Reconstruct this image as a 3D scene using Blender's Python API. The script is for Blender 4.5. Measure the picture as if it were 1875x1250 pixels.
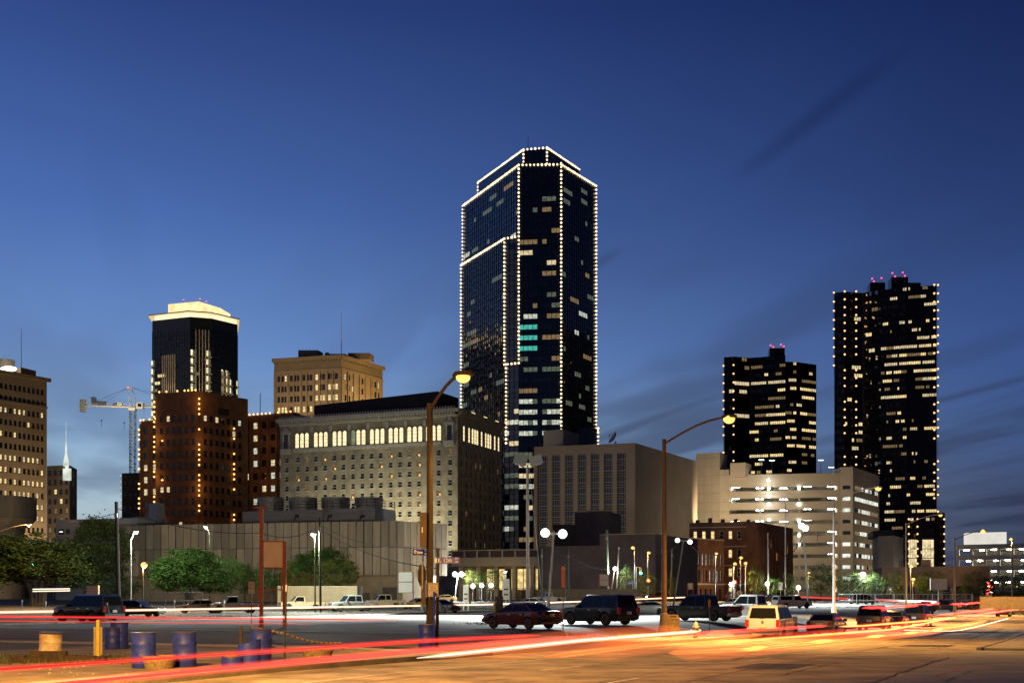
import bpy, bmesh, math, random
import numpy as np
from mathutils import Vector, Matrix
random.seed(7); np.random.seed(7)
for _o in list(bpy.data.objects): bpy.data.objects.remove(_o)
sc = bpy.context.scene
COL = sc.collection
R = math.radians
# ------------------------------------------------------------------ camera
F = 2343.75; CX = 937.5; HY = 1090.0; CH = 1.85          # pixels of the 1875 px wide photograph, horizon, eye height
cam = bpy.data.cameras.new('camera'); camo = bpy.data.objects.new('camera', cam); COL.objects.link(camo)
camo.location = (0, 0, CH); camo.rotation_euler = (math.pi/2, 0, 0)
cam.sensor_width = 36; cam.lens = 45; cam.shift_y = 0.248; cam.clip_start = 0.3; cam.clip_end = 9000
sc.camera = camo
sc.view_settings.view_transform = 'Standard'; sc.view_settings.look = 'None'
sc.view_settings.gamma = 1; sc.view_settings.use_curve_mapping = False
sc.view_settings.exposure = 0.0
sc.render.engine = 'CYCLES'
sc.cycles.use_denoising = True
try: sc.cycles.denoiser = 'OPENIMAGEDENOISE'
except Exception: pass
sc.cycles.max_bounces = 5; sc.cycles.diffuse_bounces = 2; sc.cycles.glossy_bounces = 3
sc.cycles.transmission_bounces = 3; sc.cycles.transparent_max_bounces = 12; sc.cycles.volume_bounces = 0
sc.cycles.sample_clamp_indirect = 3.0; sc.cycles.caustics_reflective = False; sc.cycles.caustics_refractive = False
sc.cycles.use_light_tree = True

def lin(c): return tuple((v/255/12.92 if v <= 10 else ((v/255+.055)/1.055)**2.4) for v in c)
# ------------------------------------------------------------------ dusk sky
w = bpy.data.worlds.new('World'); sc.world = w; w.use_nodes = True
nt = w.node_tree; nt.nodes.clear(); N = nt.nodes; L = nt.links.new
def nd(t, **k):
    n = N.new(t)
    for a, b in k.items(): setattr(n, a, b)
    return n
def mth(op, a, b=None, c=None, clamp=False):
    n = nd('ShaderNodeMath', operation=op); n.use_clamp = clamp
    for i, v in enumerate((a, b, c)):
        if v is None: continue
        if isinstance(v, (int, float)): n.inputs[i].default_value = v
        else: L(v, n.inputs[i])
    return n.outputs[0]
def ramp(fac, stops, interp='LINEAR'):
    n = nd('ShaderNodeValToRGB'); cr = n.color_ramp; cr.interpolation = interp
    while len(cr.elements) < len(stops): cr.elements.new(0.5)
    for e, (p, c) in zip(cr.elements, stops): e.position = p; e.color = (*c, 1)
    L(fac, n.inputs[0]); return n.outputs[0]
def mixc(fac, a, b, mode='MIX'):
    n = nd('ShaderNodeMix', data_type='RGBA', blend_type=mode)
    for i, v in ((0, fac), (6, a), (7, b)):
        if isinstance(v, (int, float)): n.inputs[i].default_value = v
        elif isinstance(v, tuple): n.inputs[i].default_value = (*v, 1)
        else: L(v, n.inputs[i])
    return n.outputs[2]
tc = nd('ShaderNodeTexCoord'); sx = nd('ShaderNodeSeparateXYZ'); L(tc.outputs['Generated'], sx.inputs[0])
X, Yv, Z = sx.outputs
zc = mth('MAXIMUM', Z, 0.0); zs = mth('SQRT', zc)
west = [(0, (176, 178, 170)), (.17, (190, 198, 192)), (.27, (178, 204, 214)), (.35, (148, 184, 216)), (.429, (112, 150, 204)), (.531, (77, 113, 178)), (.644, (46, 71, 131)), (.8, (25, 40, 88)), (1, (16, 28, 66))]
east = [(0, (62, 66, 84)), (.196, (62, 72, 98)), (.283, (62, 77, 112)), (.35, (66, 92, 140)), (.429, (58, 86, 142)), (.531, (42, 63, 113)), (.644, (20, 39, 85)), (.8, (14, 27, 62)), (1, (12, 22, 54))]
cw = ramp(zs, [(p, lin(c)) for p, c in west]); ce = ramp(zs, [(p, lin(c)) for p, c in east])
hor = mth('SQRT', mth('ADD', mth('MULTIPLY', X, X), mth('MULTIPLY', Yv, Yv)))
az = mth('DIVIDE', mth('ADD', mth('MULTIPLY', X, math.sin(R(-52))), mth('MULTIPLY', Yv, math.cos(R(-52)))), mth('MAXIMUM', hor, 1e-4))
azn = nd('ShaderNodeMapRange', interpolation_type='SMOOTHSTEP'); L(az, azn.inputs[0]); azn.inputs[1].default_value = 0.22; azn.inputs[2].default_value = 0.93
azf = azn.outputs[0]
grad = mixc(azf, ce, cw)
ns = nd('ShaderNodeTexSky', sky_type='NISHITA'); ns.sun_disc = False
ns.sun_elevation = R(-4); ns.sun_rotation = R(-52); ns.ozone_density = 6
nsc = nd('ShaderNodeVectorMath', operation='SCALE'); L(ns.outputs[0], nsc.inputs[0]); nsc.inputs[3].default_value = 6.0
grad = mixc(0.1, grad, nsc.outputs[0])
# the side of the sky turned from the sunset is already darker
dk = nd('ShaderNodeMapRange', interpolation_type='SMOOTHSTEP'); L(az, dk.inputs[0]); dk.inputs[1].default_value = -.95; dk.inputs[2].default_value = .3; dk.inputs[3].default_value = .18; dk.inputs[4].default_value = 1.0
dks = nd('ShaderNodeVectorMath', operation='SCALE'); L(grad, dks.inputs[0]); L(dk.outputs[0], dks.inputs[3]); grad = dks.outputs[0]
# long streaks of dark cloud lying in one flat layer
zz = mth('ADD', zc, 0.035)
px_ = mth('DIVIDE', X, zz); py_ = mth('DIVIDE', Yv, zz)
al = mth('ADD', mth('MULTIPLY', px_, .235), mth('MULTIPLY', py_, -.97)); ac = mth('ADD', mth('MULTIPLY', px_, .97), mth('MULTIPLY', py_, .235))
def cloud(sa, sb, off, detail, lo, hi):
    cb = nd('ShaderNodeCombineXYZ'); L(mth('MULTIPLY', al, sa), cb.inputs[0]); L(mth('MULTIPLY', ac, sb), cb.inputs[1]); cb.inputs[2].default_value = off
    no = nd('ShaderNodeTexNoise'); no.inputs['Scale'].default_value = 1; no.inputs['Detail'].default_value = detail; no.inputs['Roughness'].default_value = .5
    L(cb.outputs[0], no.inputs['Vector'])
    mr = nd('ShaderNodeMapRange', interpolation_type='SMOOTHSTEP'); L(no.outputs[0], mr.inputs[0]); mr.inputs[1].default_value = lo; mr.inputs[2].default_value = hi
    return mr.outputs[0]
c1 = cloud(.42, 1.25, 11.3, 3.0, .43, .62)
c2 = cloud(.30, 3.4, 8.2, 2.0, .50, .72)
lowf = ramp(zs, [(0, (.9,)*3), (.36, (.95,)*3), (.43, (.6,)*3), (.52, (.22,)*3), (.75, (.12,)*3), (1, (0,)*3)])
hif = ramp(zs, [(0, (.3,)*3), (.42, (.3,)*3), (.56, (.12,)*3), (1, (.05,)*3)])
cm = mth('MAXIMUM', mth('MULTIPLY', mth('MULTIPLY', c1, mth('SUBTRACT', 1.0, mth('MULTIPLY', azf, .35))), lowf), mth('MULTIPLY', c2, hif))
ccol = mixc(azf, lin((48, 54, 80)), lin((88, 106, 140)))
chigh = mixc(1.0, grad, (.52, .5, .54), 'MULTIPLY')
ccol = mixc(ramp(zs, [(0, (0,)*3), (.41, (.12,)*3), (.56, (1,)*3), (1, (1,)*3)]), ccol, chigh)
def streak(ac0, sl, wd, a0, a1, k):
    d = mth('DIVIDE', mth('SUBTRACT', ac, mth('ADD', ac0, mth('MULTIPLY', mth('SUBTRACT', al, a0), sl))), wd)
    g = mth('EXPONENT', mth('MULTIPLY', mth('MULTIPLY', d, d), -1.0)); m_ = (a0+a1)/2; h = (a1-a0)/2
    e = mth('SUBTRACT', 1.0, mth('POWER', mth('MINIMUM', mth('ABSOLUTE', mth('DIVIDE', mth('SUBTRACT', al, m_), h)), 1.0), 2.0))
    return mth('MULTIPLY', mth('MULTIPLY', g, e), k)
for st in ((1.118, .03, .032, -2.62, -1.85, .6), (2.6, .08, .14, -9.5, -6.4, .85), (3.4, .08, .12, -8.4, -5.9, .8), (1.0, .1, .03, -3.4, -3.05, .8), (1.8, .1, .1, -7.2, -4.2, .95), (1.35, .05, .09, -9.5, -5.6, .9), (2.25, .1, .08, -6.2, -4.4, .7), (2.9, .1, .05, -5.2, -3.9, .6), (-.9, .05, .12, -9, -6.5, .7)):
    cm = mth('MAXIMUM', cm, streak(*st))
def band(al0, sl, wd, a0, a1, k):
    d = mth('DIVIDE', mth('SUBTRACT', al, mth('ADD', al0, mth('MULTIPLY', mth('SUBTRACT', ac, a0), sl))), wd)
    g = mth('EXPONENT', mth('MULTIPLY', mth('MULTIPLY', d, d), -1.0)); m_ = (a0+a1)/2; h = (a1-a0)/2
    return mth('MULTIPLY', mth('MULTIPLY', g, mth('SUBTRACT', 1.0, mth('POWER', mth('MINIMUM', mth('ABSOLUTE', mth('DIVIDE', mth('SUBTRACT', ac, m_), h)), 1.0), 2.0))), k)
wn = nd('ShaderNodeTexNoise'); wn.inputs['Scale'].default_value = 1.3; wn.inputs['Detail'].default_value = 4
wc = nd('ShaderNodeCombineXYZ'); L(al, wc.inputs[0]); L(ac, wc.inputs[1]); L(wc.outputs[0], wn.inputs['Vector'])
wf = nd('ShaderNodeMapRange'); L(wn.outputs[0], wf.inputs[0]); wf.inputs[1].default_value = .3; wf.inputs[2].default_value = .62
for bd in ((-6.3, .1, .45, -2.0, .7, .75), (-8.2, .1, .5, -2.6, .5, .8), (-5.2, -.1, .3, -1.2, .9, .4), (-7.0, .15, .5, 1.2, 4.2, .7), (-10.2, .1, .7, 1.0, 5.5, .8)):
    cm = mth('MAXIMUM', cm, mth('MULTIPLY', band(*bd), wf.outputs[0]))
skyc = mixc(mth('MULTIPLY', cm, .9), grad, ccol)
bg = nd('ShaderNodeBackground'); bg.inputs[1].default_value = 1.0; L(skyc, bg.inputs[0])
wo = nd('ShaderNodeOutputWorld'); L(bg.outputs[0], wo.inputs[0])
try: w.cycles.sampling_method = 'MANUAL'; w.cycles.sample_map_resolution = 512
except Exception: pass
# faint afterglow from where the sun went down
sl = bpy.data.lights.new('afterglow_sun', 'SUN'); sl.energy = 0.03; sl.angle = R(30); sl.color = (1, .78, .6)
so = bpy.data.objects.new('afterglow_sun', sl); COL.objects.link(so); so.rotation_euler = (R(86), 0, R(180-52+180))

# ------------------------------------------------------------------ geometry helpers
D = Vector((.41, .912)).normalized(); M = Vector((D.y, -D.x)); O2 = Vector((2.3, 27.6))
YD = math.degrees(math.atan2(D.y, D.x)); YM = math.degrees(math.atan2(M.y, M.x))
def SP(s, p): return O2 + D*s + M*p
def sp(x, y):
    r = Vector((x, y)) - O2; return r.dot(D), r.dot(M)
def sstep(a, b, t):
    t = max(0, min(1, (t-a)/(b-a))); return t*t*(3-2*t)
_zr = [(-1e5, 0), (0, 0), (13, -.12), (25, -.3), (52, -.68), (80, -.85), (160, -.95), (1e5, -.95)]
def gz(x, y):
    s, p = sp(x, y)
    for (a, za), (b, zb) in zip(_zr, _zr[1:]):
        if s <= b:
            z = za+(zb-za)*(s-a)/(b-a); break
    return z*sstep(-17, -9, p)+1.0*sstep(150, 290, y)*(1-sstep(-30, -12, p))
def W(px, py, Y): return Vector(((px-CX)/F*Y, Y, CH+(HY-py)/F*Y))
def G(px, py):
    z = 0
    for _ in range(40):
        Y = min(F*(CH-z)/(py-HY), 244); x = (px-CX)/F*Y; z = .5*z+.5*gz(x, Y)
    return Vector((x, Y, gz(x, Y)))
class MB:
    def __init__(s): s.v = []; s.f = []; s.m = []
    def add(s, vs, fs, mi=0):
        b = len(s.v); s.v += [tuple(v) for v in vs]; s.f += [tuple(b+i for i in f) for f in fs]; s.m += [mi]*len(fs); return s
    def quad(s, a, b, c, d, mi=0): return s.add((a, b, c, d), ((0, 1, 2, 3),), mi)
    def box(s, x0, x1, y0, y1, z0, z1, mi=0, T=None):
        vs = [Vector((x, y, z)) for z in (z0, z1) for y in (y0, y1) for x in (x0, x1)]
        if T: vs = [T @ v for v in vs]
        return s.add(vs, ((0, 2, 3, 1), (4, 5, 7, 6), (0, 1, 5, 4), (1, 3, 7, 5), (3, 2, 6, 7), (2, 0, 4, 6)), mi)
    def prism(s, poly, z0, z1, mi=0, cap=True):
        n = len(poly); vs = [(p[0], p[1], z0) for p in poly]+[(p[0], p[1], z1) for p in poly]
        fs = [(i, (i+1) % n, n+(i+1) % n, n+i) for i in range(n)]
        if cap: fs += [tuple(range(n, 2*n)), tuple(reversed(range(n)))]
        return s.add(vs, fs, mi)
    def tube(s, pts, r, n=6, mi=0, caps=True):
        pts = [Vector(p) for p in pts]; k = len(pts); rs = r if isinstance(r, (list, tuple)) else [r]*k
        b = len(s.v); pu = None
        for i, p in enumerate(pts):
            t = (pts[min(i+1, k-1)]-pts[max(i-1, 0)]); t = t.normalized() if t.length > 1e-9 else Vector((0, 0, 1))
            u = pu - t*pu.dot(t) if pu is not None else None
            if u is None or u.length < 1e-6:
                u = t.cross(Vector((0, 0, 1)) if abs(t.z) < .9 else Vector((1, 0, 0)))
            u.normalize(); pu = u; v = t.cross(u)
            for j in range(n):
                a = 2*math.pi*j/n; s.v.append(tuple(p+(u*math.cos(a)+v*math.sin(a))*rs[i]))
        fs = [(b+i*n+j, b+i*n+(j+1) % n, b+(i+1)*n+(j+1) % n, b+(i+1)*n+j) for i in range(k-1) for j in range(n)]
        if caps: fs += [tuple(b+j for j in reversed(range(n))), tuple(b+(k-1)*n+j for j in range(n))]
        s.f += fs; s.m += [mi]*len(fs); return s
    def lathe(s, prof, n=16, mi=0, c=(0, 0, 0)):
        b = len(s.v)
        for r, z in prof:
            for j in range(n):
                a = 2*math.pi*j/n; s.v.append((c[0]+r*math.cos(a), c[1]+r*math.sin(a), c[2]+z))
        k = len(prof)
        fs = [(b+i*n+j, b+i*n+(j+1) % n, b+(i+1)*n+(j+1) % n, b+(i+1)*n+j) for i in range(k-1) for j in range(n)]
        fs += [tuple(b+j for j in reversed(range(n))), tuple(b+(k-1)*n+j for j in range(n))]
        s.f += fs; s.m += [mi]*len(fs); return s
    def sphere(s, c, r, n=8, mi=0, sz=1):
        k = max(4, n//2+1); return s.lathe([(max(.001, r*math.sin(math.pi*i/k)), -r*sz*math.cos(math.pi*i/k)) for i in range(k+1)], n, mi, c)
    def mesh(s, name, mats, smooth=False):
        me = bpy.data.meshes.new(name); me.from_pydata(s.v, [], s.f)
        for m in (mats if isinstance(mats, (list, tuple)) else [mats]): me.materials.append(m)
        if any(s.m): me.polygons.foreach_set('material_index', s.m)
        if smooth:
            me.polygons.foreach_set('use_smooth', [True]*len(me.polygons))
            try: me.set_sharp_from_angle(angle=R(40))
            except Exception: pass
        me.update(); return me
    def build(s, name, mats, parent=None, smooth=False, loc=(0, 0, 0), rz=0, **props):
        return put(name, s.mesh(name, mats, smooth), parent, loc, rz, **props)
def put(name, me, parent=None, loc=(0, 0, 0), rz=0, mat=None, **props):
    o = bpy.data.objects.new(name, me); COL.objects.link(o); o.location = loc; o.rotation_euler = (0, 0, rz)
    if parent: o.parent = parent
    if mat:
        o.material_slots[0].link = 'OBJECT'; o.material_slots[0].material = mat
    for k, v in props.items(): o[k] = v
    return o
def thing(name, label, cat, loc=(0, 0, 0), rz=0, group=None):
    o = bpy.data.objects.new(name, None); COL.objects.link(o); o.location = loc; o.rotation_euler = (0, 0, rz)
    o['label'] = label; o['category'] = cat; o.empty_display_size = .2
    if group: o['group'] = group
    return o
def copy_tree(o, parent=None):
    c = o.copy(); COL.objects.link(c); c.parent = parent
    for ch in o.children: copy_tree(ch, c)
    return c
def struct(o): o['kind'] = 'structure'; return o
def point(name, loc, power, color, radius=.2, parent=None, spot=None, aim=None, blend=.6):
    l = bpy.data.lights.new(name, 'SPOT' if spot else 'POINT'); l.energy = power; l.color = color; l.shadow_soft_size = radius
    o = bpy.data.objects.new(name, l); COL.objects.link(o); o.location = loc
    if spot:
        l.spot_size = R(spot); l.spot_blend = blend
        o.rotation_euler = Vector(aim).to_track_quat('-Z', 'Y').to_euler()
    if parent: o.parent = parent
    return o
# ------------------------------------------------------------------ materials
MATS = {}
def mat(name, col, rough=.7, metal=0, var=.25, scale=2.0, bump=0, bscale=None, spec=.5, coat=0, stretch=None, col2=None, det=5):
    if name in MATS: return MATS[name]
    m = bpy.data.materials.new(name); m.use_nodes = True; t = m.node_tree; b = t.nodes['Principled BSDF']; lk = t.links.new
    b.inputs['Roughness'].default_value = rough; b.inputs['Metallic'].default_value = metal
    b.inputs['Specular IOR Level'].default_value = spec
    if coat: b.inputs['Coat Weight'].default_value = coat; b.inputs['Coat Roughness'].default_value = .06
    tcn = t.nodes.new('ShaderNodeTexCoord'); src = tcn.outputs['Object']
    if stretch:
        mp = t.nodes.new('ShaderNodeMapping'); mp.inputs['Scale'].default_value = stretch; lk(src, mp.inputs[0]); src = mp.outputs[0]
    if var or col2:
        no = t.nodes.new('ShaderNodeTexNoise'); no.inputs['Scale'].default_value = scale; no.inputs['Detail'].default_value = det; no.inputs['Roughness'].default_value = .62
        lk(src, no.inputs['Vector'])
        cr = t.nodes.new('ShaderNodeValToRGB'); e = cr.color_ramp.elements
        e[0].position = .33; e[1].position = .68
        c2 = col2 or tuple(min(1, c*(1+var)) for c in col); c1 = col if col2 else tuple(c*(1-var) for c in col)
        e[0].color = (*c1, 1); e[1].color = (*c2, 1)
        lk(no.outputs[0], cr.inputs[0]); lk(cr.outputs[0], b.inputs['Base Color'])
    else: b.inputs['Base Color'].default_value = (*col, 1)
    if bump:
        n2 = t.nodes.new('ShaderNodeTexNoise'); n2.inputs['Scale'].default_value = bscale or scale*6; n2.inputs['Detail'].default_value = 4
        lk(src, n2.inputs['Vector']); bm = t.nodes.new('ShaderNodeBump'); bm.inputs['Strength'].default_value = bump; bm.inputs['Distance'].default_value = .05
        lk(n2.outputs[0], bm.inputs['Height']); lk(bm.outputs[0], b.inputs['Normal'])
    MATS[name] = m; return m
def brick(name, c1, c2, mortar, sx=.22, sz=.075):
    m = mat(name, c1, .85, var=.3, scale=.35, bump=.3, bscale=12)
    if m.get('bk'): return m
    m['bk'] = 1; t = m.node_tree; b = t.nodes['Principled BSDF']; lk = t.links.new
    src = b.inputs['Base Color'].links[0].from_socket
    tcn = t.nodes['Texture Coordinate']; s = t.nodes.new('ShaderNodeSeparateXYZ'); lk(tcn.outputs['Object'], s.inputs[0])
    a = t.nodes.new('ShaderNodeMath'); a.operation = 'ADD'; lk(s.outputs[0], a.inputs[0]); lk(s.outputs[1], a.inputs[1])
    cb = t.nodes.new('ShaderNodeCombineXYZ'); lk(a.outputs[0], cb.inputs[0]); lk(s.outputs[2], cb.inputs[1])
    bt = t.nodes.new('ShaderNodeTexBrick'); bt.inputs['Scale'].default_value = 1; bt.inputs['Brick Width'].default_value = sx; bt.inputs['Row Height'].default_value = sz; bt.inputs['Mortar Size'].default_value = .008
    bt.inputs['Color1'].default_value = (1, 1, 1, 1); bt.inputs['Color2'].default_value = (*[q/p for p, q in zip(c1, c2)], 1); bt.inputs['Mortar'].default_value = (*[q/p for p, q in zip(c1, mortar)], 1)
    lk(cb.outputs[0], bt.inputs['Vector'])
    mx = t.nodes.new('ShaderNodeMix'); mx.data_type = 'RGBA'; mx.blend_type = 'MULTIPLY'; mx.inputs[0].default_value = 1
    lk(src, mx.inputs[6]); lk(bt.outputs[0], mx.inputs[7]); lk(mx.outputs[2], b.inputs['Base Color']); return m
def emis(name, col, strength, var=0, scale=1.5, sample=False, stretch=(1, 1, 1), rough=None):
    if name in MATS: return MATS[name]
    m = bpy.data.materials.new(name); m.use_nodes = True; t = m.node_tree; b = t.nodes['Principled BSDF']; lk = t.links.new
    b.inputs['Base Color'].default_value = (.03, .03, .03, 1); b.inputs['Roughness'].default_value = .3 if rough is None else rough
    b.inputs['Emission Color'].default_value = (*col, 1); b.inputs['Emission Strength'].default_value = strength
    if var:
        tcn = t.nodes.new('ShaderNodeTexCoord'); mp = t.nodes.new('ShaderNodeMapping'); mp.inputs['Scale'].default_value = stretch; lk(tcn.outputs['Object'], mp.inputs[0])
        oi = t.nodes.new('ShaderNodeObjectInfo'); ad = t.nodes.new('ShaderNodeVectorMath'); ad.operation = 'ADD'; lk(mp.outputs[0], ad.inputs[0])
        sc_ = t.nodes.new('ShaderNodeMath'); sc_.operation = 'MULTIPLY'; lk(oi.outputs['Random'], sc_.inputs[0]); sc_.inputs[1].default_value = 37
        lk(sc_.outputs[0], ad.inputs[1])
        no = t.nodes.new('ShaderNodeTexNoise'); no.inputs['Scale'].default_value = scale; no.inputs['Detail'].default_value = 3; lk(ad.outputs[0], no.inputs['Vector'])
        mr = t.nodes.new('ShaderNodeMapRange'); mr.inputs[1].default_value = .3; mr.inputs[2].default_value = .7; mr.inputs[3].default_value = strength*(1-var); mr.inputs[4].default_value = strength*(1+var)
        lk(no.outputs[0], mr.inputs[0]); lk(mr.outputs[0], b.inputs['Emission Strength'])
    try: m.cycles.emission_sampling = 'AUTO' if sample else 'NONE'
    except Exception: pass
    MATS[name] = m; return m
SOD = (1, .49, .11); WHT = (.93, 1, .95); WRM = (1, .74, .42)
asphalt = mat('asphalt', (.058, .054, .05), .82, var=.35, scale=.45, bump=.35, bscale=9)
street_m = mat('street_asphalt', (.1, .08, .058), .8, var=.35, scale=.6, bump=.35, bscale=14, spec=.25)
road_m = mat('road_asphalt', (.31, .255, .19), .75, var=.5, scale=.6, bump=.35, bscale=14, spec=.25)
lot_m = mat('lot_asphalt', (.25, .247, .23), .85, spec=.25, var=.4, scale=.3, bump=.3, bscale=8)
earth = mat('earth', (.07, .06, .045), .95, var=.4, scale=.2, bump=.4, bscale=4)
concrete = mat('concrete', (.3, .275, .24), .85, var=.22, scale=.8, bump=.2, bscale=8)
kerb_m = mat('kerb_concrete', (.24, .22, .19), .85, var=.3, scale=1.2, bump=.2, bscale=10)
white_paint = mat('road_paint', (.62, .6, .55), .7, var=.35, scale=3)
yellow_paint = mat('yellow_paint', (.62, .42, .03), .6, var=.25, scale=3)
glass = mat('dark_glass', (.012, .014, .017), .07, var=0, spec=.6)
black = mat('black_trim', (.012, .012, .013), .5, var=0)
steel = mat('galvanised_steel', (.33, .34, .34), .45, metal=.7, var=.2, scale=4)
wood = mat('pole_wood', (.045, .031, .022), .85, var=.45, scale=6, bump=.5, bscale=20, stretch=(3, 3, .25))
bark = mat('bark', (.05, .038, .028), .9, var=.4, scale=5, bump=.6, bscale=14, stretch=(2, 2, .5))
rust = mat('red_steel', (.22, .045, .028), .6, var=.3, scale=3)
# ================================================================== ground
SL = sorted(set([-30+1.0*i for i in range(0, 151)] + [120+4*i for i in range(1, 46)] + [340, 400, 500, 700, 1000, 1600, 2600, -45, -80, -150, -400]))
PL = sorted(set([-40+1.0*i for i in range(0, 61)] + [-8.6, -11, 5.2, 7.6] + [-44, -48, -52, -53, -56, -60, -63, -66, -70, -80, -95, -115, -140, -180, -240, -320, -450, -700, -1200, -2200] + [24, 28, 34, 42, 60, 90, 140, 220, 400, 800, 1600]))
def sheet(name, mats, s0, s1, p0, p1, dz, parent=None, skip=None, loc=None, skirt=None):
    ss = [s for s in SL if s0 <= s <= s1]; ps = [p for p in PL if p0 <= p <= p1]
    for q, arr in ((s0, ss), (s1, ss)):
        if q not in arr: arr.append(q)
    for q in (p0, p1):
        if q not in ps: ps.append(q)
    ss.sort(); ps.sort(); mb = MB(); idx = {}
    for i, s in enumerate(ss):
        for j, p in enumerate(ps):
            v = SP(s, p); idx[i, j] = len(mb.v); mb.v.append((v.x, v.y, gz(v.x, v.y)+dz))
    for i in range(len(ss)-1):
        for j in range(len(ps)-1):
            if skip and skip((ss[i]+ss[i+1])/2, (ps[j]+ps[j+1])/2): continue
            mb.f.append((idx[i, j], idx[i, j+1], idx[i+1, j+1], idx[i+1, j])); mb.m.append(0)
    if skirt:
        ed = [(idx[i, 0], idx[i+1, 0]) for i in range(len(ss)-1)] + [(idx[len(ss)-1, j], idx[len(ss)-1, j+1]) for j in range(len(ps)-1)]
        ed += [(idx[i+1, len(ps)-1], idx[i, len(ps)-1]) for i in range(len(ss)-1)] + [(idx[0, j+1], idx[0, j]) for j in range(len(ps)-1)]
        for a, b in ed:
            va, vb = mb.v[a], mb.v[b]; k = len(mb.v)
            mb.v += [(va[0], va[1], va[2]-skirt), (vb[0], vb[1], vb[2]-skirt)]; mb.f.append((a, b, k+1, k)); mb.m.append(0)
    return mb.build(name, mats, parent)
struct(sheet('ground', earth, -400, 2600, -2200, 1600, 0))
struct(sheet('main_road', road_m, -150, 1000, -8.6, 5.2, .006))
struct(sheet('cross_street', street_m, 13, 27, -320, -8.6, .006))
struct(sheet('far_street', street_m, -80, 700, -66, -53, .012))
struct(sheet('parking_lot', lot_m, 29, 232, -52, -11, .006))
struct(sheet('far_lot', asphalt, 29, 232, -140, -66, .006))
struct(sheet('side_lot', asphalt, -80, 340, 13, 90, .03))
struct(sheet('verge', concrete, 28, 340, 7.6, 13, .1, skirt=.1))
# gravelly corner island where the drums stand
struct(sheet('corner_island', mat('worn_concrete', (.22, .17, .11), .9, var=.45, scale=.7, bump=.5, bscale=10), -30, 12, -24, -10, .01))
# walks laid in slabs, each slab a piece
def walk(name, s0, s1, p0, p1, step, h=.13):
    root = bpy.data.objects.new(name, None); COL.objects.link(root); root['kind'] = 'structure'
    s = s0
    while s < s1-.1:
        e = min(s+step, s1); hh = h+random.uniform(-.002, .002)
        sheet('slab', concrete, s+.005, e-.005, p0+.01, p1-.01, hh, root, skirt=hh+.05); s = e
    return root
walk('pavement', 29, 74, -11, -8.75, 1.5); struct(sheet('far_pavement', concrete, 74, 220, -11, -8.75, .13, skirt=.18))
walk('corner_pavement', -8, 11, -10, -8.75, 1.5)
walk('near_pavement', -3, 21, 5.23, 13, 3.2, .035); struct(sheet('right_pavement', concrete, 28, 220, 5.4, 7.6, .12, skirt=.18))
struct(sheet('driveway_apron', concrete, 21.05, 27.7, 5.23, 13, .03, skirt=.05))
struct(sheet('cross_street_apron', concrete, 12, 13, -60, -10, .05, skirt=.08))
def kerb(name, s0, s1, p0, p1, h): return struct(sheet(name, kerb_m, s0, s1, p0, p1, h, skirt=h+.04))
kerb('kerb', 28.6, 220, -8.75, -8.6, .15); kerb('kerb', -30, 12, -8.75, -8.6, .15)
kerb('kerb', 27.8, 220, 5.2, 5.4, .14)
kerb('kerb', 27.2, 200, -52.8, -52.6, .14)
# painted lane dashes
root = bpy.data.objects.new('lane_markings', None); COL.objects.link(root); root['kind'] = 'structure'
for p_, off in ((0, 0), (-3.3, 5)):
    for k in range(-1, 14):
        s = -1.5+13.1*k+off
        sheet('lane_dash', white_paint, s, s+2.9, p_-.06, p_+.06, .011, root)
sheet('lane_line', white_paint, -30, 12, -5.95, -5.85, .011, root)
# seams, cracks and utility paint on the road
def ribbon(name, pts, wd, m, dz, **k):
    mb = MB()
    for (s0, p0), (s1, p1) in zip(pts, pts[1:]):
        n = max(1, int(math.hypot(s1-s0, p1-p0)/1.0))
        for i in range(n):
            a = [s0+(s1-s0)*i/n, p0+(p1-p0)*i/n]; b = [s0+(s1-s0)*(i+1)/n, p0+(p1-p0)*(i+1)/n]
            A = SP(*a); B = SP(*b); t = (B-A).normalized(); nn = Vector((-t.y, t.x))*wd/2
            z0 = gz(A.x, A.y)+dz; z1 = gz(B.x, B.y)+dz
            mb.quad((A.x-nn.x, A.y-nn.y, z0), (A.x+nn.x, A.y+nn.y, z0), (B.x+nn.x, B.y+nn.y, z1), (B.x-nn.x, B.y-nn.y, z1))
    return mb.build(name, m, **k)
seam = mat('crack_tar', (.02, .018, .016), .6, var=.2)
root = bpy.data.objects.new('road_cracks', None); COL.objects.link(root); root['kind'] = 'structure'
def wob(s0, s1, p, a, n): return [(s0+(s1-s0)*i/n, p+random.uniform(-a, a)) for i in range(n+1)]
ribbon('crack', wob(-3, 19, 5.0, .07, 24), .05, seam, .012, parent=root)
for s0, s1, p, a in ((4, 12, 2.6, .3), (9, 20, -1.8, .35), (22, 34, 1.2, .3), (30, 50, 3.3, .3), (2, 10, -7.4, .2), (14, 30, -5.2, .3)):
    ribbon('crack', wob(s0, s1, p, a*.3, 12), .035, seam, .012, parent=root)
for s_ in (6.5, 16, 27, 40, 55): ribbon('joint', [(s_+random.uniform(-.3, .3), -8.5), (s_, 5.1)], .03, seam, .0125, parent=root)
patch = mat('road_patch', (.05, .047, .044), .75, var=.25, scale=2)
for s0, s1, p0, p1 in ((7, 10.5, .6, 2.2), (20, 26, -3.0, -1.2), (33, 37, 1.5, 3.6)): sheet('tar_patch', patch, s0, s1, p0, p1, .0085, root)
for s0, s1, p0, p1 in ((36, 47, -22, -15), (52, 60, -30, -20), (60, 76, -14.5, -12.5), (80, 90, -38, -26)): sheet('tar_patch', patch, s0, s1, p0, p1, .0095, root)
rp = mat('survey_paint', (.6, .12, .05), .7, var=.3, scale=6)
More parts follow.
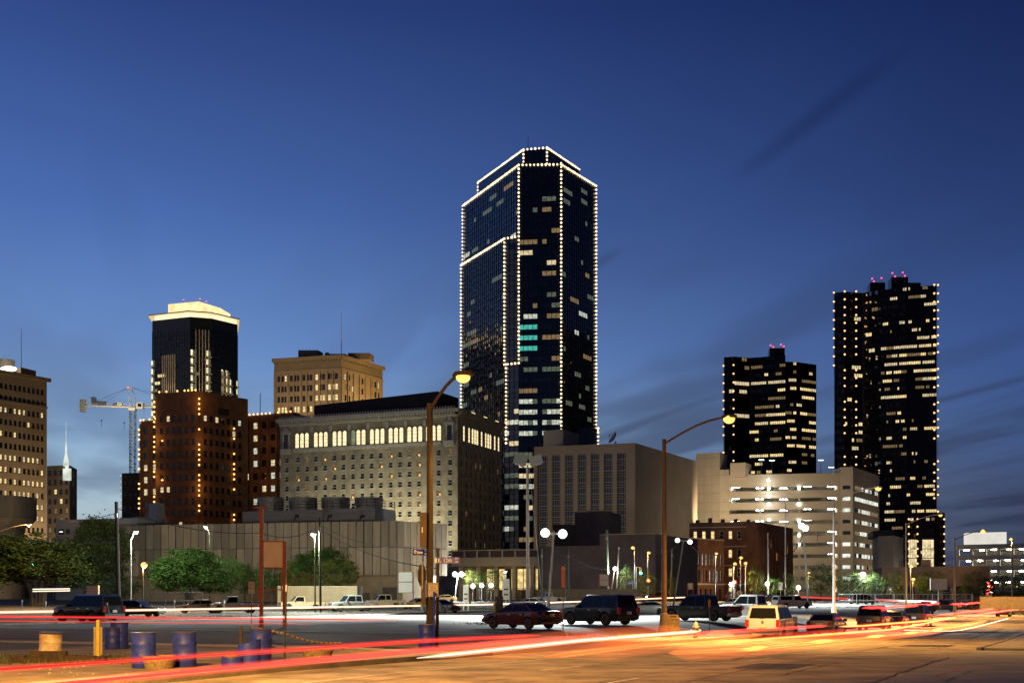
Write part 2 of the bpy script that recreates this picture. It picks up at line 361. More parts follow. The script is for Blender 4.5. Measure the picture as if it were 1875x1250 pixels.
for pts in ([(3.0, 3.05), (3.7, 3.9)], [(6.2, 6.3), (8.0, 6.4)], [(2.6, 6.25), (4.8, 6.3)]): ribbon('survey_mark', pts, .07, rp, .14 if pts[0][1] > 5.4 else .012, parent=root)
yb = mat('stall_paint', (.5, .48, .42), .7, var=.3, scale=4)
for k in range(14): ribbon('stall_line', [(40+3*k, -44), (40+3*k, -49.5)], .1, yb, .0115, parent=root)
# grass tufts on verges
gm = mat('grass', (.05, .075, .02), .8, var=.4, scale=1)
def grass(pts, n, h):
    mb = MB()
    for _ in range(n):
        c = random.choice(pts); x = c[0]+random.gauss(0, c[2]); y = c[1]+random.gauss(0, c[3]); z = gz(x, y); a = random.uniform(0, 6.3); hh = h*random.uniform(.4, 1.2)
        dx, dy = .03*math.cos(a), .03*math.sin(a); lx, ly = random.uniform(-.1, .1), random.uniform(-.1, .1)
        mb.add(((x-dx, y-dy, z), (x+dx, y+dy, z), (x+lx, y+ly, z+hh)), ((0, 1, 2),))
    return mb.build('grass', gm, kind='stuff', label='thin grass growing in tufts along the lot edges and island')
gp = []
for px, py, a, b in ((60, 1205, 1.2, .6), (120, 1213, 1.2, .5), (200, 1208, .8, .4), (855, 1113, 1.2, 1.2), (890, 1115, 1.2, 1), (912, 1142, 1, .7), (590, 1120, 4, 2), (1560, 1112, 6, 1), (1650, 1113, 6, 1), (440, 1128, 3, 1), (1050, 1163, 2, .3)):
    g = G(px, py); gp.append((g.x, g.y, a, b))
grass(gp, 4200, .16)
# ================================================================== buildings
def U(px, py, H):
    Y = F*(H-CH)/(HY-py); return Vector(((px-CX)/F*Y, Y))
WM = {}
LITP = [emis('lit_pane_warm', (1, .74, .34), 1.0, .4, 1.2), emis('lit_pane_cream', (1, .8, .46), .72, .5, 1.2), emis('lit_pane_white', (.95, 1, .8), .55, .6, 1.2), emis('lit_pane_dim', (1, .66, .3), .2, .5, 1.5), emis('lit_pane_green', (.7, .86, .6), .12, .6, 1.5)]
DARKP = glass
frame_white = mat('window_frame_white', (.55, .53, .48), .6, var=.1)
frame_dark = mat('window_frame_dark', (.05, .045, .04), .5, var=.1)
def winmesh(w_, h, fm, mid=True, sill=True, nv=0, fw=.09):
    k = ('f', round(w_, 2), round(h, 2), fm.name, mid, sill, nv)
    if k not in WM:
        b = MB(); x = w_/2
        b.box(-x, -x+fw, -.05, .05, 0, h); b.box(x-fw, x, -.05, .05, 0, h); b.box(-x+fw, x-fw, -.05, .05, h-fw, h); b.box(-x+fw, x-fw, -.05, .05, 0, fw)
        if mid: b.box(-x+fw, x-fw, -.04, .04, h*.5-fw*.45, h*.5+fw*.45)
        for i in range(nv):
            c = -x+w_*(i+1)/(nv+1); b.box(c-fw*.4, c+fw*.4, -.04, .045, fw, h-fw)
        if sill: b.box(-x-.08, x+.08, -.38, .0, -.16, -.003)
        WM[k] = b.mesh('window', fm)
    return WM[k]
def panemesh(w_, h):
    k = ('p', round(w_, 2), round(h, 2))
    if k not in WM: WM[k] = MB().box(-w_/2+.02, w_/2-.02, .055, .075, .02, h-.02).mesh('pane', DARKP)
    return WM[k]
class Bld:
    def __init__(s, name, label, cat, loc, group=None):
        s.o = thing(name, label, cat, (loc[0], loc[1], 0), 0, group); s.l = Vector((loc[0], loc[1])); s.n = 0
    def rel(s, p): return Vector((p[0]-s.l.x, p[1]-s.l.y))
    def prism(s, name, poly, z0, z1, m, **k):
        return MB().prism([tuple(s.rel(p)) for p in poly], z0, z1).build(name, m, s.o, **k)
    def boxat(s, name, p, t, l, d, z0, z1, m, parent=None):
        """box starting at p, length l along t, depth d inward"""
        n = Vector((-t.y, t.x)); q = s.rel(p)
        return MB().prism([tuple(q), tuple(q+t*l), tuple(q+t*l+n*d), tuple(q+n*d)], z0, z1).build(name, m, parent or s.o)
def facade(b, p0, p1, z0, z1, nr, nc, ww, wh, wm, fm=frame_white, pick=None, rec=.28, ml=0, mr=0, zb=None, top=0, mid=True, sill=True, nv=0, cols=None, name='wall', hide=None, pane=True):
    q0 = b.rel(p0); q1 = b.rel(p1); t = (q1-q0); Ln = t.length; t = t/Ln; n = Vector((t.y, -t.x))
    rh = (z1-top-z0)/nr; cwid = (Ln-ml-mr)/nc; zb = (rh-wh)/2 if zb is None else zb
    us = [0]; 
    for c in range(nc):
        u = ml+cwid*(c+.5) if cols is None else cols[c]*Ln
        us += [u-ww/2, u+ww/2]
    us.append(Ln); zs_ = [z0]
    for r in range(nr): zs_ += [z0+rh*r+zb, z0+rh*r+zb+wh]
    zs_.append(z1); mb = MB()
    P = lambda u, z, d=0: (q0.x+t.x*u-n.x*d, q0.y+t.y*u-n.y*d, z)
    for i in range(len(us)-1):
        for j in range(len(zs_)-1):
            a, c_, e, f = us[i], us[i+1], zs_[j], zs_[j+1]
            hid = hide and i % 2 and j % 2 and hide(j//2, i//2)
            if i % 2 and j % 2 and not hid:
                mb.quad(P(a, e), P(a, e, rec), P(a, f, rec), P(a, f)); mb.quad(P(c_, e, rec), P(c_, e), P(c_, f), P(c_, f, rec))
                mb.quad(P(a, e), P(c_, e), P(c_, e, rec), P(a, e, rec)); mb.quad(P(a, f, rec), P(c_, f, rec), P(c_, f), P(a, f))
            else: mb.quad(P(a, e), P(c_, e), P(c_, f), P(a, f))
    wl = mb.build(name, wm, b.o); rz = math.atan2(t.y, t.x); fme = winmesh(ww, wh, fm, mid, sill, nv); pme = panemesh(ww, wh)
    for r in range(nr):
        for c in range(nc):
            if hide and hide(r, c): continue
            u = (us[1+2*c]+us[2+2*c])/2; x, y, z = P(u, zs_[1+2*r], rec-.07)
            m = pick(r, c) if pick else None
            wo_ = put('window', fme, b.o, (x, y, z), rz); b.n += 1
            put('pane', pme, wo_, mat=m)
    return wl
def curtain(b, p0, p1, z0, z1, nr, nc, gm_, sm, mm, sp_=.5, lit=None, seed=0, jit=.012, mw=.12, name='glass_panes'):
    """glazed wall: every pane its own slightly tilted plate, spandrel plates between, bars in front"""
    rn = random.Random(seed); q0 = b.rel(p0); q1 = b.rel(p1); t = q1-q0; Ln = t.length; t = t/Ln; n = Vector((t.y, -t.x)); rh = (z1-z0)/nr; cwid = Ln/nc
    P = lambda u, z, d=0: (q0.x+t.x*u+n.x*d, q0.y+t.y*u+n.y*d, z)
    g = MB(); mu = MB()
    for r in range(nr):
        zA = z0+r*rh; zB = zA+rh*sp_; zC = zA+rh
        for c in range(nc):
            u0 = c*cwid; u1 = u0+cwid; a, e = rn.gauss(0, jit), rn.gauss(0, jit)
            g.quad(P(u0, zB, -a-e), P(u1, zB, a-e), P(u1, zC, a+e), P(u0, zC, -a+e), 0)
            a, e = rn.gauss(0, jit), rn.gauss(0, jit)
            g.quad(P(u0, zA, -a-e), P(u1, zA, a-e), P(u1, zB, a+e), P(u0, zB, -a+e), 1)
        for zq in ((zA, zB) if sp_ > .05 else (zA,)):
            mu.add([P(0, zq-mw/2, .03), P(Ln, zq-mw/2, .03), P(Ln, zq-mw/2, .16), P(0, zq-mw/2, .16), P(0, zq+mw/2, .03), P(Ln, zq+mw/2, .03), P(Ln, zq+mw/2, .16), P(0, zq+mw/2, .16)],
                   ((0, 1, 2, 3), (4, 7, 6, 5), (3, 2, 6, 7)))
    for c in range(nc+1):
        u = c*cwid; a = mw/2
        mu.add([P(u-a, z0, .0), P(u+a, z0, .0), P(u+a, z0, .2), P(u-a, z0, .2), P(u-a, z1, .0), P(u+a, z1, .0), P(u+a, z1, .2), P(u-a, z1, .2)], ((3, 2, 6, 7), (0, 3, 7, 4), (2, 1, 5, 6)))
    g.build(name, [gm_, sm], b.o, kind='stuff'); mu.build('mullions', mm, b.o, kind='stuff')
    rz = math.atan2(t.y, t.x)
    ex = MB(); em = []
    for (r, c, k, m) in (lit(rn) if lit else []):
        wd = cwid*k-mw*1.4; h = rh*(1-sp_)-.2; ky = ('l', round(wd, 2), round(h, 2))
        if ky not in WM:
            bb = MB(); 
            for i in range(k): bb.box(-wd/2+i*cwid+(.02 if i else 0), -wd/2+min(wd, (i+1)*cwid-.14), -.035, .0, .12, h)
            WM[ky] = bb.mesh('lit_window', LITP[0])
        x, y, z = P((c+k/2)*cwid, z0+r*rh+rh*sp_, .06)
        if b.n >= 300:
            if m not in em: em.append(m)
            T = Matrix.Translation((x, y, z)) @ Matrix.Rotation(rz, 4, 'Z')
            for i in range(k): ex.box(-wd/2+i*cwid+(.02 if i else 0), -wd/2+min(wd, (i+1)*cwid-.14), -.035, .0, .12, h, em.index(m), T)
            continue
        put('lit_window', WM[ky], b.o, (x, y, z), rz, mat=m); b.n += 1
    if ex.f: ex.build('lit_windows', em, b.o, kind='stuff')
bulb_me = MB().sphere((0, 0, 0), 1, 8).mesh('bulb', emis('bulb_amber', (1, .46, .12), 3.5, sample=False), True)
bulb_wm = emis('bulb_warm', (1, .74, .44), 2.3, sample=False)
bulb_rd = emis('bulb_red', (1, .05, .12), 4); bulb_am2 = emis('bulb_soft_amber', (1, .55, .22), 2.2, sample=False)
cable = mat('string_cable', (.03, .025, .02), .7, var=0)
def bulbs(b, pts, step, r, m=None, drop=0, seed=1, as_one=False, end=True):
    """string of lamps along a 3-d line; lamps are sub-parts of the string"""
    rn = random.Random(seed); pts = [Vector((p[0]-b.l.x, p[1]-b.l.y, p[2])) for p in pts]
    cb = MB().tube(pts, .05, 4); out = []
    for A, B_ in zip(pts, pts[1:]):
        k = max(1, round((B_-A).length/step))
        for i in range(k+(1 if end else 0)):
            if rn.random() < drop: continue
            out.append(A.lerp(B_, i/k))
    if as_one:
        for p in out: cb.sphere(p, r*rn.uniform(.8, 1.12), 7, 1)
        return cb.build('light_string', [cable, m], b.o, True, kind='stuff')
    o = cb.build('light_string', cable, b.o)
    for p in out:
        q = put('bulb', bulb_me, o, p, mat=m); q.scale = (r, r, r)
    return o
def beacon(b, px, py, Y, r=.35, mast=3):
    q = W(px, py, Y); p = (q.x-b.l.x, q.y-b.l.y, q.z)
    a = MB().tube([(p[0], p[1], p[2]-mast), p], .1, 4).build('mast', steel, b.o)
    put('beacon', bulb_me, a, p, mat=bulb_rd).scale = (r, r, r)
tan_stone = mat('tan_stone', (.34, .25, .15), .85, var=.12, scale=.15, bump=.15, bscale=3)
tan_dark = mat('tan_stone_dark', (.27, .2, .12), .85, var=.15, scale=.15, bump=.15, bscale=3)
beige = mat('beige_precast', (.42, .35, .26), .85, var=.1, scale=.12, bump=.15, bscale=4)
red_brick = brick('red_brick', (.21, .1, .055), (.17, .08, .045), (.17, .12, .09))
brown_brick = brick('brown_brick', (.22, .11, .05), (.18, .09, .042), (.17, .1, .06))
buff_brick = brick('buff_brick', (.36, .32, .22), (.3, .26, .18), (.34, .3, .22))
dark_roof = mat('dark_roof', (.035, .022, .016), .8, var=.3, scale=.3)
white_stone = mat('white_stone', (.55, .52, .44), .8, var=.12, scale=.6, bump=.2, bscale=5)
conc_wall = mat('concrete_wall', (.24, .21, .17), .9, var=.28, scale=.35, bump=.25, bscale=6, stretch=(1, 1, .3))
def prob(pr, pal=(0, 0, 1, 3), seed=0):
    rn = random.Random(seed)
    return lambda r, c: LITP[rn.choice(pal)] if rn.random() < pr else None

# ---- tall glass tower traced with lamps
k1 = 165
A = U(849, 377, k1); B = U(950, 303, k1); C_ = U(1027, 299.5, k1); E_ = U(1090, 341, k1)
tb = Bld('lit_edge_tower', 'tallest dark glass tower with every edge traced by strings of white lamps', 'skyscraper', B)
tg = mat('tower_glass', (.008, .012, .02), .045, var=0, spec=1.0); tsp = mat('tower_spandrel', (.010, .012, .018), .08, var=.1, spec=.85); tmu = mat('tower_mullion', (.03, .03, .033), .4, metal=.6, var=0)
back1 = E_+(A-B)*.85; back2 = A+(E_-C_)*.9
def lit1(rows, cols, n, pal, lo=1, hi=4, r0=0, r1=None):
    def f(rn):
        out = []; used = set()
        for _ in range(n):
            r = rn.randrange(r0, r1 or rows-1); k = rn.randint(lo, hi); c = rn.randrange(0, max(1, cols-k+1))
            if any((r, x) in used for x in range(c, c+k)): continue
            used |= {(r, x) for x in range(c, c+k)}; out.append((r, c, k, LITP[rn.choice(pal)]))
        return out
    return f
teal = emis('lit_pane_teal', (.1, .75, .62), .6, .4, 1.5)
def lit_ch(rn):
    out = []
    for r in range(2, 38):
        for c0, k in ((0, 4), (5, 4)):
            v = rn.random()
            if r in (23, 24, 25) and c0 == 0: out.append((r, 0, 4, teal)); continue
            if r in (15, 16, 17, 18): out += [(r, c0+i_, 1, LITP[2] if rn.random() < .7 else LITP[4]) for i_ in range(4)]; continue  # glowing panes added here to draw reflections in the glass
            if v < .5:
                kk = rn.randint(1, k); out.append((r, c0+rn.randint(0, k-kk), kk, LITP[rn.choice((4, 3, 4, 2, 3, 1))]))
    return out
curtain(tb, A, B, 120, k1, 11, 24, tg, tsp, tmu, lit=lit1(11, 24, 18, (4, 4, 4, 3, 2), 1, 4), seed=1, jit=.02)
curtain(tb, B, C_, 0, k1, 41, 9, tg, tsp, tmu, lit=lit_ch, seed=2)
curtain(tb, C_, E_, 0, k1, 41, 16, tg, tsp, tmu, lit=lit1(41, 16, 50, (4, 4, 3, 4, 4, 2), 1, 4), seed=3)
Fq = U(924, 439, 137.7); Gq = B; Eq = U(846, 487, 137.7)
curtain(tb, Eq, Fq, 0, 137.7, 34, 22, tg, tsp, tmu, lit=lit1(34, 22, 54, (4, 4, 3, 4, 4), 1, 5), seed=4, jit=.02)
curtain(tb, Fq, Gq, 0, 137.7, 34, 3, tg, tsp, tmu, lit=lit1(34, 3, 16, (2, 4, 1), 1, 3, 1, 20), seed=5)
shell = mat('tower_shell', (.02, .02, .024), .4, var=.1)
tb.prism('wall', [E_, back1, back2, A, A+(B-A)*.3+(C_-B)*.3, B+(C_-B)*.5+(A-B)*.06], 0, k1-.4, shell)
tb.prism('roof', [A+(B-A)*.02, B+(A-B)*.02, C_, E_, back1, back2], k1-.35, k1-.05, shell)
ledge = (A-B).normalized()
tb.prism('terrace_roof', [Eq+(Fq-Eq)*.01, Fq, B+(A-B)*.01, A+(B-A)*.02], 137.2, 137.6, shell)
tb.prism('wall', [Eq, Fq+(A-B)*.02, A+(B-A)*.5, A+(E_-C_)*.3], 0, 137.1, shell)
# crown
ch = 170.6
ca = U(875, 336, ch); cb_ = U(958.5, 276, ch); cc = U(1001.5, 272.5, ch); cd = cc+(E_-C_)*.92
tb.prism('crown', [ca, cb_, cc, cd, cd+(A-B)*.5, ca+(E_-C_)*.5], k1-.05, ch, tsp)
up = lambda p, z: (p.x, p.y, z)
def out(p, c, d=.5): 
    v = (p-c).normalized(); return p+v*d
cen = (A+E_+back1)/3
A1, B1, C1, E1, F1, G1, Q1 = [out(p, cen) for p in (A, B, C_, E_, Fq, Gq, Eq)]
S = 1.5; br = .43
for pts in ([up(A1, k1), up(B1, k1), up(C1, k1-.5), up(E1, k1)], [up(A1, k1), up(A1, 138)], [up(B1, k1), up(B1, 90)], [up(C1, k1), up(C1, 60)],
            [up(Q1, 138), up(F1, 138), up(G1, 138)], [up(Q1, 138), up(Q1, 60)], [up(F1, 138), up(F1, 90), up(G1, 90)], [up(out(Fq, cen, .6)+(Gq-Fq)*.12, 90), up(out(Fq, cen, .6)+(Gq-Fq)*.12, 60)],
            [up(E1, k1), up(E1, 64)], [up(ca, ch+.4), up(cb_, ch+.4), up(cc, ch+.4), up(cd, ch+.4)], [up(ca, ch), up(ca, k1)], [up(cb_, ch), up(cb_, k1)], [up(cc, ch), up(cc, k1)]):
    bulbs(tb, pts, S, br, bulb_wm, as_one=True)
lowA = U(1094, 784, 66)
tb.prism('base_block', [U(1060, 782, 66), lowA, lowA+(A-B)*.3, U(1060, 782, 66)+(A-B)*.3], 0, 66, tsp)
bulbs(tb, [up(E1, 66), up(out(lowA, cen), 66), up(out(lowA, cen), 55)], S, br, bulb_wm, as_one=True)
q = W(967, 252, 490); MB().tube([(q.x-tb.l.x, q.y-tb.l.y, 170), (q.x-tb.l.x, q.y-tb.l.y, q.z)], .12, 5).build('antenna', steel, tb.o)
q = W(889, 318, 520); MB().tube([(q.x-tb.l.x, q.y-tb.l.y, 168), (q.x-tb.l.x, q.y-tb.l.y, q.z)], .1, 5).build('antenna', steel, tb.o)

# ---- two bronze glass towers on the right
bg_ = mat('bronze_glass', (.006, .005, .005), .05, var=0, spec=.3); bsp = mat('bronze_spandrel', (.012, .009, .007), .3, var=.1, spec=.2); bmu = mat('bronze_mullion', (.014, .011, .01), .4, metal=.5, var=0)
def ribbon_lit(nr, nc, dens, heavy, seed):
    def f(rn):
        o = []
        for r in range(nr):
            p = heavy.get(r, dens*rn.choice((.2, .6, 1, 1.4)))
            c = rn.randint(0, 3)
            while c < nc-1:
                k = min(rn.randint(2, 8) if p > .4 else rn.randint(1, 3), nc-c)
                if rn.random() < p: o.append((r, c, k, LITP[rn.choice((0, 1, 1, 3, 0, 3))]))
                c += k+(0 if rn.random() < .5 else 1)
        return o
    return f
H2 = 135
a0 = U(1528, 536, H2); a1 = U(1547, 534, H2); a2 = W(1580, 0, 563.7).xy; a2b = W(1613, 0, 558.1).xy; a3 = U(1660, 526, H2); a4 = U(1715, 522, H2)
t2 = Bld('bronze_tower', 'taller of two black glass towers at right with amber dots down its corners', 'skyscraper', a1)
hv = {30: .9, 29: .9, 28: .95, 27: .7, 26: .6, 22: .6, 20: .6, 19: .5, 36: .5, 21: .35, 13: .45, 11: .5, 10: .6}
curtain(t2, a0, a1, 0, H2, 38, 3, bg_, bsp, bmu, seed=11, lit=ribbon_lit(38, 3, .03, {28: 1}, 1))
curtain(t2, a1, a2, 0, H2, 38, 8, bg_, bsp, bmu, seed=12, lit=ribbon_lit(38, 8, .14, {28: .9, 30: .5, 20: .5, 17: .5, 18: .4}, 2), jit=.03)
curtain(t2, a2, a2b, 0, H2, 38, 6, mat('bronze_mirror', (.42, .38, .33), .02, metal=1, var=0), bsp, bmu, seed=15, lit=ribbon_lit(38, 6, .04, {}, 7), jit=.014)
curtain(t2, a2b, a3, 0, H2, 38, 14, bg_, bsp, bmu, seed=13, lit=ribbon_lit(38, 14, .3, hv, 3), jit=.03, sp_=.58)
curtain(t2, a3, a4, 0, H2, 38, 17, bg_, bsp, bmu, seed=14, lit=ribbon_lit(38, 17, .36, hv, 4), sp_=.58)
bk = [a4+Vector((13, 40)), a0+Vector((13, 44))]
bs_ = mat('bronze_shell', (.012, .01, .01), .4, var=.1)
t2.prism('wall', [a4, bk[0], bk[1], a0, a0+Vector((1, 4)), a4+Vector((-1, 5))], 0, H2-.1, bs_)
t2.prism('roof', [a0, a1, a2, a2b, a3, a4, bk[0], bk[1]], H2-.09, H2, bs_)
def pent(b, x0, x1, py, Y, d, z0, m, name='penthouse'):
    l = W(x0, py, Y); r = W(x1, py, Y)
    return b.prism(name, [l.xy, r.xy, r.xy+Vector((1, d)), l.xy+Vector((1, d))], z0, l.z, m)
pent(t2, 1593, 1621, 517, 568, 8, H2, bs_); pent(t2, 1632, 1663, 507, 570, 9, H2, bs_); pent(t2, 1663, 1686, 517.5, 560, 6, H2, bs_)
for px, py in ((1597, 510), (1600, 515), (1614, 509), (1634, 500), (1639, 506), (1653, 499), (1657, 505)): beacon(t2, px, py, 570)
c2 = (a0+a4+bk[0])/3
for p_, z0, st in ((a0+Vector((-.4, -.4)), 99, 4.1), (a1+Vector((-.2, -.5)), 42, 3.5), (U(1549.5, 534, H2)+Vector((4.2, -.6)), 42, 3.5), (a4+Vector((.5, -.3)), 2, 3.6), (a4+Vector((-1.2, -.6)), 40, 3.6)):
    bulbs(t2, [up(p_, H2), up(p_, z0)], st, .42, bulb_am2, drop=.05)
st2 = [U(1680, 970, 30), U(1730, 968, 30)]
t2.prism('base_block', [W(1712, 938, 548).xy, W(1730, 938, 548).xy, W(1730, 938, 548).xy+Vector((3, 20)), W(1712, 938, 548).xy+Vector((3, 20))], 0, W(0, 938, 548).z, bsp)
for px, z0 in ((1729, 3), (1664, 2), (1680, 2)):
    q = W(px, 950, 546); bulbs(t2, [(q.x, q.y, q.z), (q.x, q.y, 3)], 3.3, .4, bulb_am2)
lob = emis('lit_lobby', (1, .8, .45), .8, .5, .5)
for x0, x1 in ((1664, 1679), (1689, 1710)):
    l = W(x0, 988, 545); r = W(x1, 988, 545); f_ = Bld
    for i in range(4):
        for j in range(6):
            t2.boxat('lobby_pane', l.xy+(r.xy-l.xy)*(i/4+.01), (r.xy-l.xy).normalized(), (r.xy-l.xy).length/4-.15, .2, 2+j*4, 5.7+j*4, lob)
H3 = 112
b0 = U(1326, 654, H3); b1 = U(1344, 652.5, H3); b2 = U(1372, 655, H3); b3 = U(1438, 650, H3); b4 = U(1458, 664, H3-3.4); b5 = U(1494, 669, H3-3.4); b6 = U(1438, 663.5, H3-3.4)
t3 = Bld('bronze_tower', 'shorter of two black glass towers at right behind the street lamp', 'skyscraper', b1)
hv3 = {26: .9, 25: .85, 23: .7, 22: .9, 21: .7, 20: .8, 19: .7, 18: .8, 17: .7, 16: .6, 12: .5, 9: .9, 8: .5}
curtain(t3, b0, b1, 0, H3, 30, 4, bg_, bsp, bmu, seed=21, lit=ribbon_lit(30, 4, .1, {22: .8, 9: .9}, 1))
curtain(t3, b1, b2, 0, H3, 30, 6, bg_, bsp, bmu, seed=22, lit=ribbon_lit(30, 6, .15, {22: .8, 9: .9, 26: .6}, 2))
curtain(t3, b2, b3, 0, H3, 30, 19, bg_, bsp, bmu, seed=23, lit=ribbon_lit(30, 19, .32, hv3, 3), sp_=.58)
curtain(t3, b6, b4, 0, H3-3, 29, 7, bg_, bsp, bmu, seed=24, lit=ribbon_lit(29, 7, .32, hv3, 4), sp_=.58)
curtain(t3, b4, b5, 0, H3-3, 29, 11, bg_, bsp, bmu, seed=25, lit=ribbon_lit(29, 11, .32, hv3, 5), sp_=.58)
t3.prism('wall', [b5, b5+Vector((5, 26)), b0+Vector((7, 34)), b0, b0+Vector((1, 4)), b5+Vector((-3, 4))], 0, H3-3.2, bs_)
t3.prism('roof', [b0, b1, b2, b3, b3+Vector((5, 30)), b0+Vector((7, 34))], H3-.1, H3, bs_)
t3.prism('roof', [b6, b4, b5, b5+Vector((5, 26)), b6+Vector((5, 26))], H3-3.1, H3-3, bs_)
pent(t3, 1409, 1437, 637, 611, 9, H3, bs_)
for px, py in ((1411, 632), (1416, 635), (1430, 631), (1435, 634)): beacon(t3, px, py, 612, .36)
for p_, z0, st in ((b0+Vector((-.4, -.4)), 56, 4.0), (b1+Vector((-.3, -.5)), 56, 4.0), (U(1481, 668, H3-3)+Vector((0, -1.2)), 56, 3.8), (U(1484, 668, H3-3)+Vector((0, -1.2)), 56, 3.8)):
    bulbs(t3, [up(p_, min(H3, 108)), up(p_, z0)], st, .4, bulb_am2, drop=.08)
for px in (1441, 1456): q = W(px, 668, 602); bulbs(t3, [up(q.xy, q.z), up(q.xy, q.z-10)], 3.3, .36, bulb_am2)
q = W(1493, 672, 618); bulbs(t3, [up(q.xy, q.z), up(q.xy, q.z-10)], 3.3, .36, bulb_am2)

# ---- tower with the glowing crown
H4 = 136
c0 = U(279, 585, H4); c1_ = U(348, 577.5, H4); c2_ = U(388, 580.5, H4); c3_ = U(435, 592, H4)
t4 = Bld('crown_tower', 'dark glass apartment tower with a glowing flat crown behind the brown brick block', 'skyscraper', c1_)
g4 = mat('green_glass', (.010, .016, .014), .07, var=0, spec=.5); s4 = mat('green_spandrel', (.02, .022, .02), .25, var=.1); m4 = mat('green_mullion', (.03, .03, .028), .4, metal=.4, var=0)
curtain(t4, c0, c1_, 40, H4-6, 26, 14, g4, s4, m4, lit=lit1(26, 14, 26, (0, 1, 4, 4, 3), 1, 3, 4, 20), seed=31)
curtain(t4, c1_, c2_, 40, H4-6, 26, 7, g4, s4, m4, lit=lit1(26, 7, 8, (4, 3, 2), 1, 2, 3, 20), seed=32)
curtain(t4, c2_, c3_, 40, H4-6, 26, 10, g4, s4, m4, lit=lit1(26, 10, 8, (4, 4, 3), 1, 1, 4, 22), seed=33)
cen4 = (c0+c3_)/2+Vector((6, 22)); bk4 = [c3_+Vector((-7, 26)), c0+Vector((-4, 30))]
t4.prism('wall', [c3_, bk4[0], bk4[1], c0, c0+Vector((2, 4)), c1_+Vector((.5, 3)), c2_+Vector((-.5, 3)), c3_+Vector((-2, 4))], 0, H4-6, s4)
def grow(ps, c, d): return [p+(p-c).normalized()*d for p in ps]
ring = [c0, c1_, c2_, c3_, bk4[0], bk4[1]]
glow = emis('crown_glow', (1, .78, .42), 1.5, .25, .2, sample=True); cream = mat('canopy_cream', (.6, .5, .34), .7, var=.1)
t4.prism('glow_band', grow(ring, cen4, -1.2), H4-.6, H4+1.4, glow); t4.prism('top_wall', grow(ring, cen4, .05), H4-6.01, H4-.6, s4)
t4.prism('canopy', grow(ring, cen4, 2.4), H4+1.4, H4+1.9, cream)
soff = emis('crown_soffit', (1, .76, .4), .75, .2, .2, sample=True)
t4.prism('soffit_light', grow(ring, cen4, 2.2), H4+1.3, H4+1.39, soff)
p1 = W(308, 559, 628).xy; p2 = W(364, 555, 622).xy; p3 = W(403, 566, 636).xy
t4.prism('penthouse', [p1, p2, p3, p3+Vector((2, 14)), p1+Vector((6, 16))], H4+1.9, W(0, 557, 628).z, emis('penthouse_glow', (1, .72, .34), 1.35, .25, .3, sample=True))
for px, py in ((336, 549), (349, 554), (366, 547), (378, 552)): beacon(t4, px, py, 640, .3, 2)
fin = mat('stone_fin', (.55, .45, .32), .8, var=.1)
def fins(p0, p1, us, z0, z1):
    t = (p1-p0).normalized()
    for u in us: t4.boxat('fin', p0+(p1-p0)*u+Vector((t.y, -t.x))*.5, t, .45, .5, z0, z1, fin)
fins(c0, c1_, [.27+.055*i for i in range(7)], 62, H4-18); fins(c1_, c2_, [.24, .40, .54, .68, .83], 75, H4-6.5); fins(c2_, c3_, [.36+.07*i for i in range(5)], 100, H4-25)
balc = emis('balcony_light', (1, .85, .52), 1.0, .55, .6, sample=False)
def balcs(p0, p1, u, w_, z0, z1, st=4.05):
    t = (p1-p0).normalized(); z = z0
    while z < z1:
        o = t4.boxat('balcony', p0+(p1-p0)*u+Vector((t.y, -t.x))*.9, t, w_, .85, z, z+.3, fin)
        t4.boxat('balcony_lamp', p0+(p1-p0)*u+Vector((t.y, -t.x))*.3, t, w_*.38, .2, z+.7, z+3.3, balc, o); t4.boxat('balcony_door', p0+(p1-p0)*u+Vector((t.y, -t.x))*.25+t*w_*.5, t, w_*.3, .2, z+.5, z+3.2, LITP[4], o); z += st
balcs(c0, c1_, -.02, 2.3, 52, H4-22); balcs(c1_, c2_, .03, 2.6, 88, H4-18); balcs(c1_, c2_, .74, 2.6, 88, H4-19); balcs(c2_, c3_, .36, 2.0, 80, H4-26); balcs(c2_, c3_, .52, 2.4, 80, H4-27); balcs(c2_, c3_, .95, 1.4, 80, H4-30); balcs(c2_, c3_, .68, 1.8, 80, H4-28); balcs(c0, c1_, .66, 1.6, 60, H4-40)

# ---- brown brick block with wings
H5 = 72
d0 = U(285, 720, H5); d1 = U(364.8, 715.5, H5); d2 = U(454, 730.5, H5)
t5 = Bld('brick_office_block', 'stepped brown brick block with amber bulbs down its corners', 'office building', d1)
def pk5(seed, rows):
    rn = random.Random(seed); return lambda r, c: (LITP[rn.choice((1, 2, 1))] if rn.random() < rows.get(r, .03) else None)
facade(t5, d0, d1, 12, H5-7, 13, 6, 1.35, 2.0, brown_brick, frame_dark, pk5(1, {0: .5, 6: .5, 1: .3}), ml=1.2, mr=1.2)
facade(t5, d1, d2, 12, H5-7, 13, 7, 1.5, 2.0, brown_brick, frame_dark, pk5(2, {12: .5, 6: .2, 0: .2}), ml=1.5, mr=2.5)
def plain(b, name, p0, p1, z0, z1, m, rec=.0, th=.4):
    t = (p1-p0).normalized(); return b.boxat(name, p0, t, (p1-p0).length, th, z0, z1, m)
e5 = d0+(d2-d1)
t5.prism('parapet', [d0, d1, d2, e5], H5-7, H5, brown_brick)
t5.prism('wall', [d2, e5, d0, d0+Vector((.6, 1.2)), d1+Vector((0, 1.2)), d2+Vector((-1, .3))], 0, H5-7.01, brown_brick)
t5.prism('plinth', [d0, d1, d2, e5], 0, 12, brown_brick)
v = (d2-d1).normalized(); t5.boxat('louvre', d1+v*8.5+Vector((v.y, -v.x))*.1, v, 5, .2, 64.9, 67.2, black)
LW0 = W(258, 771, 452).xy; LW1 = d0+Vector((.3, 3))
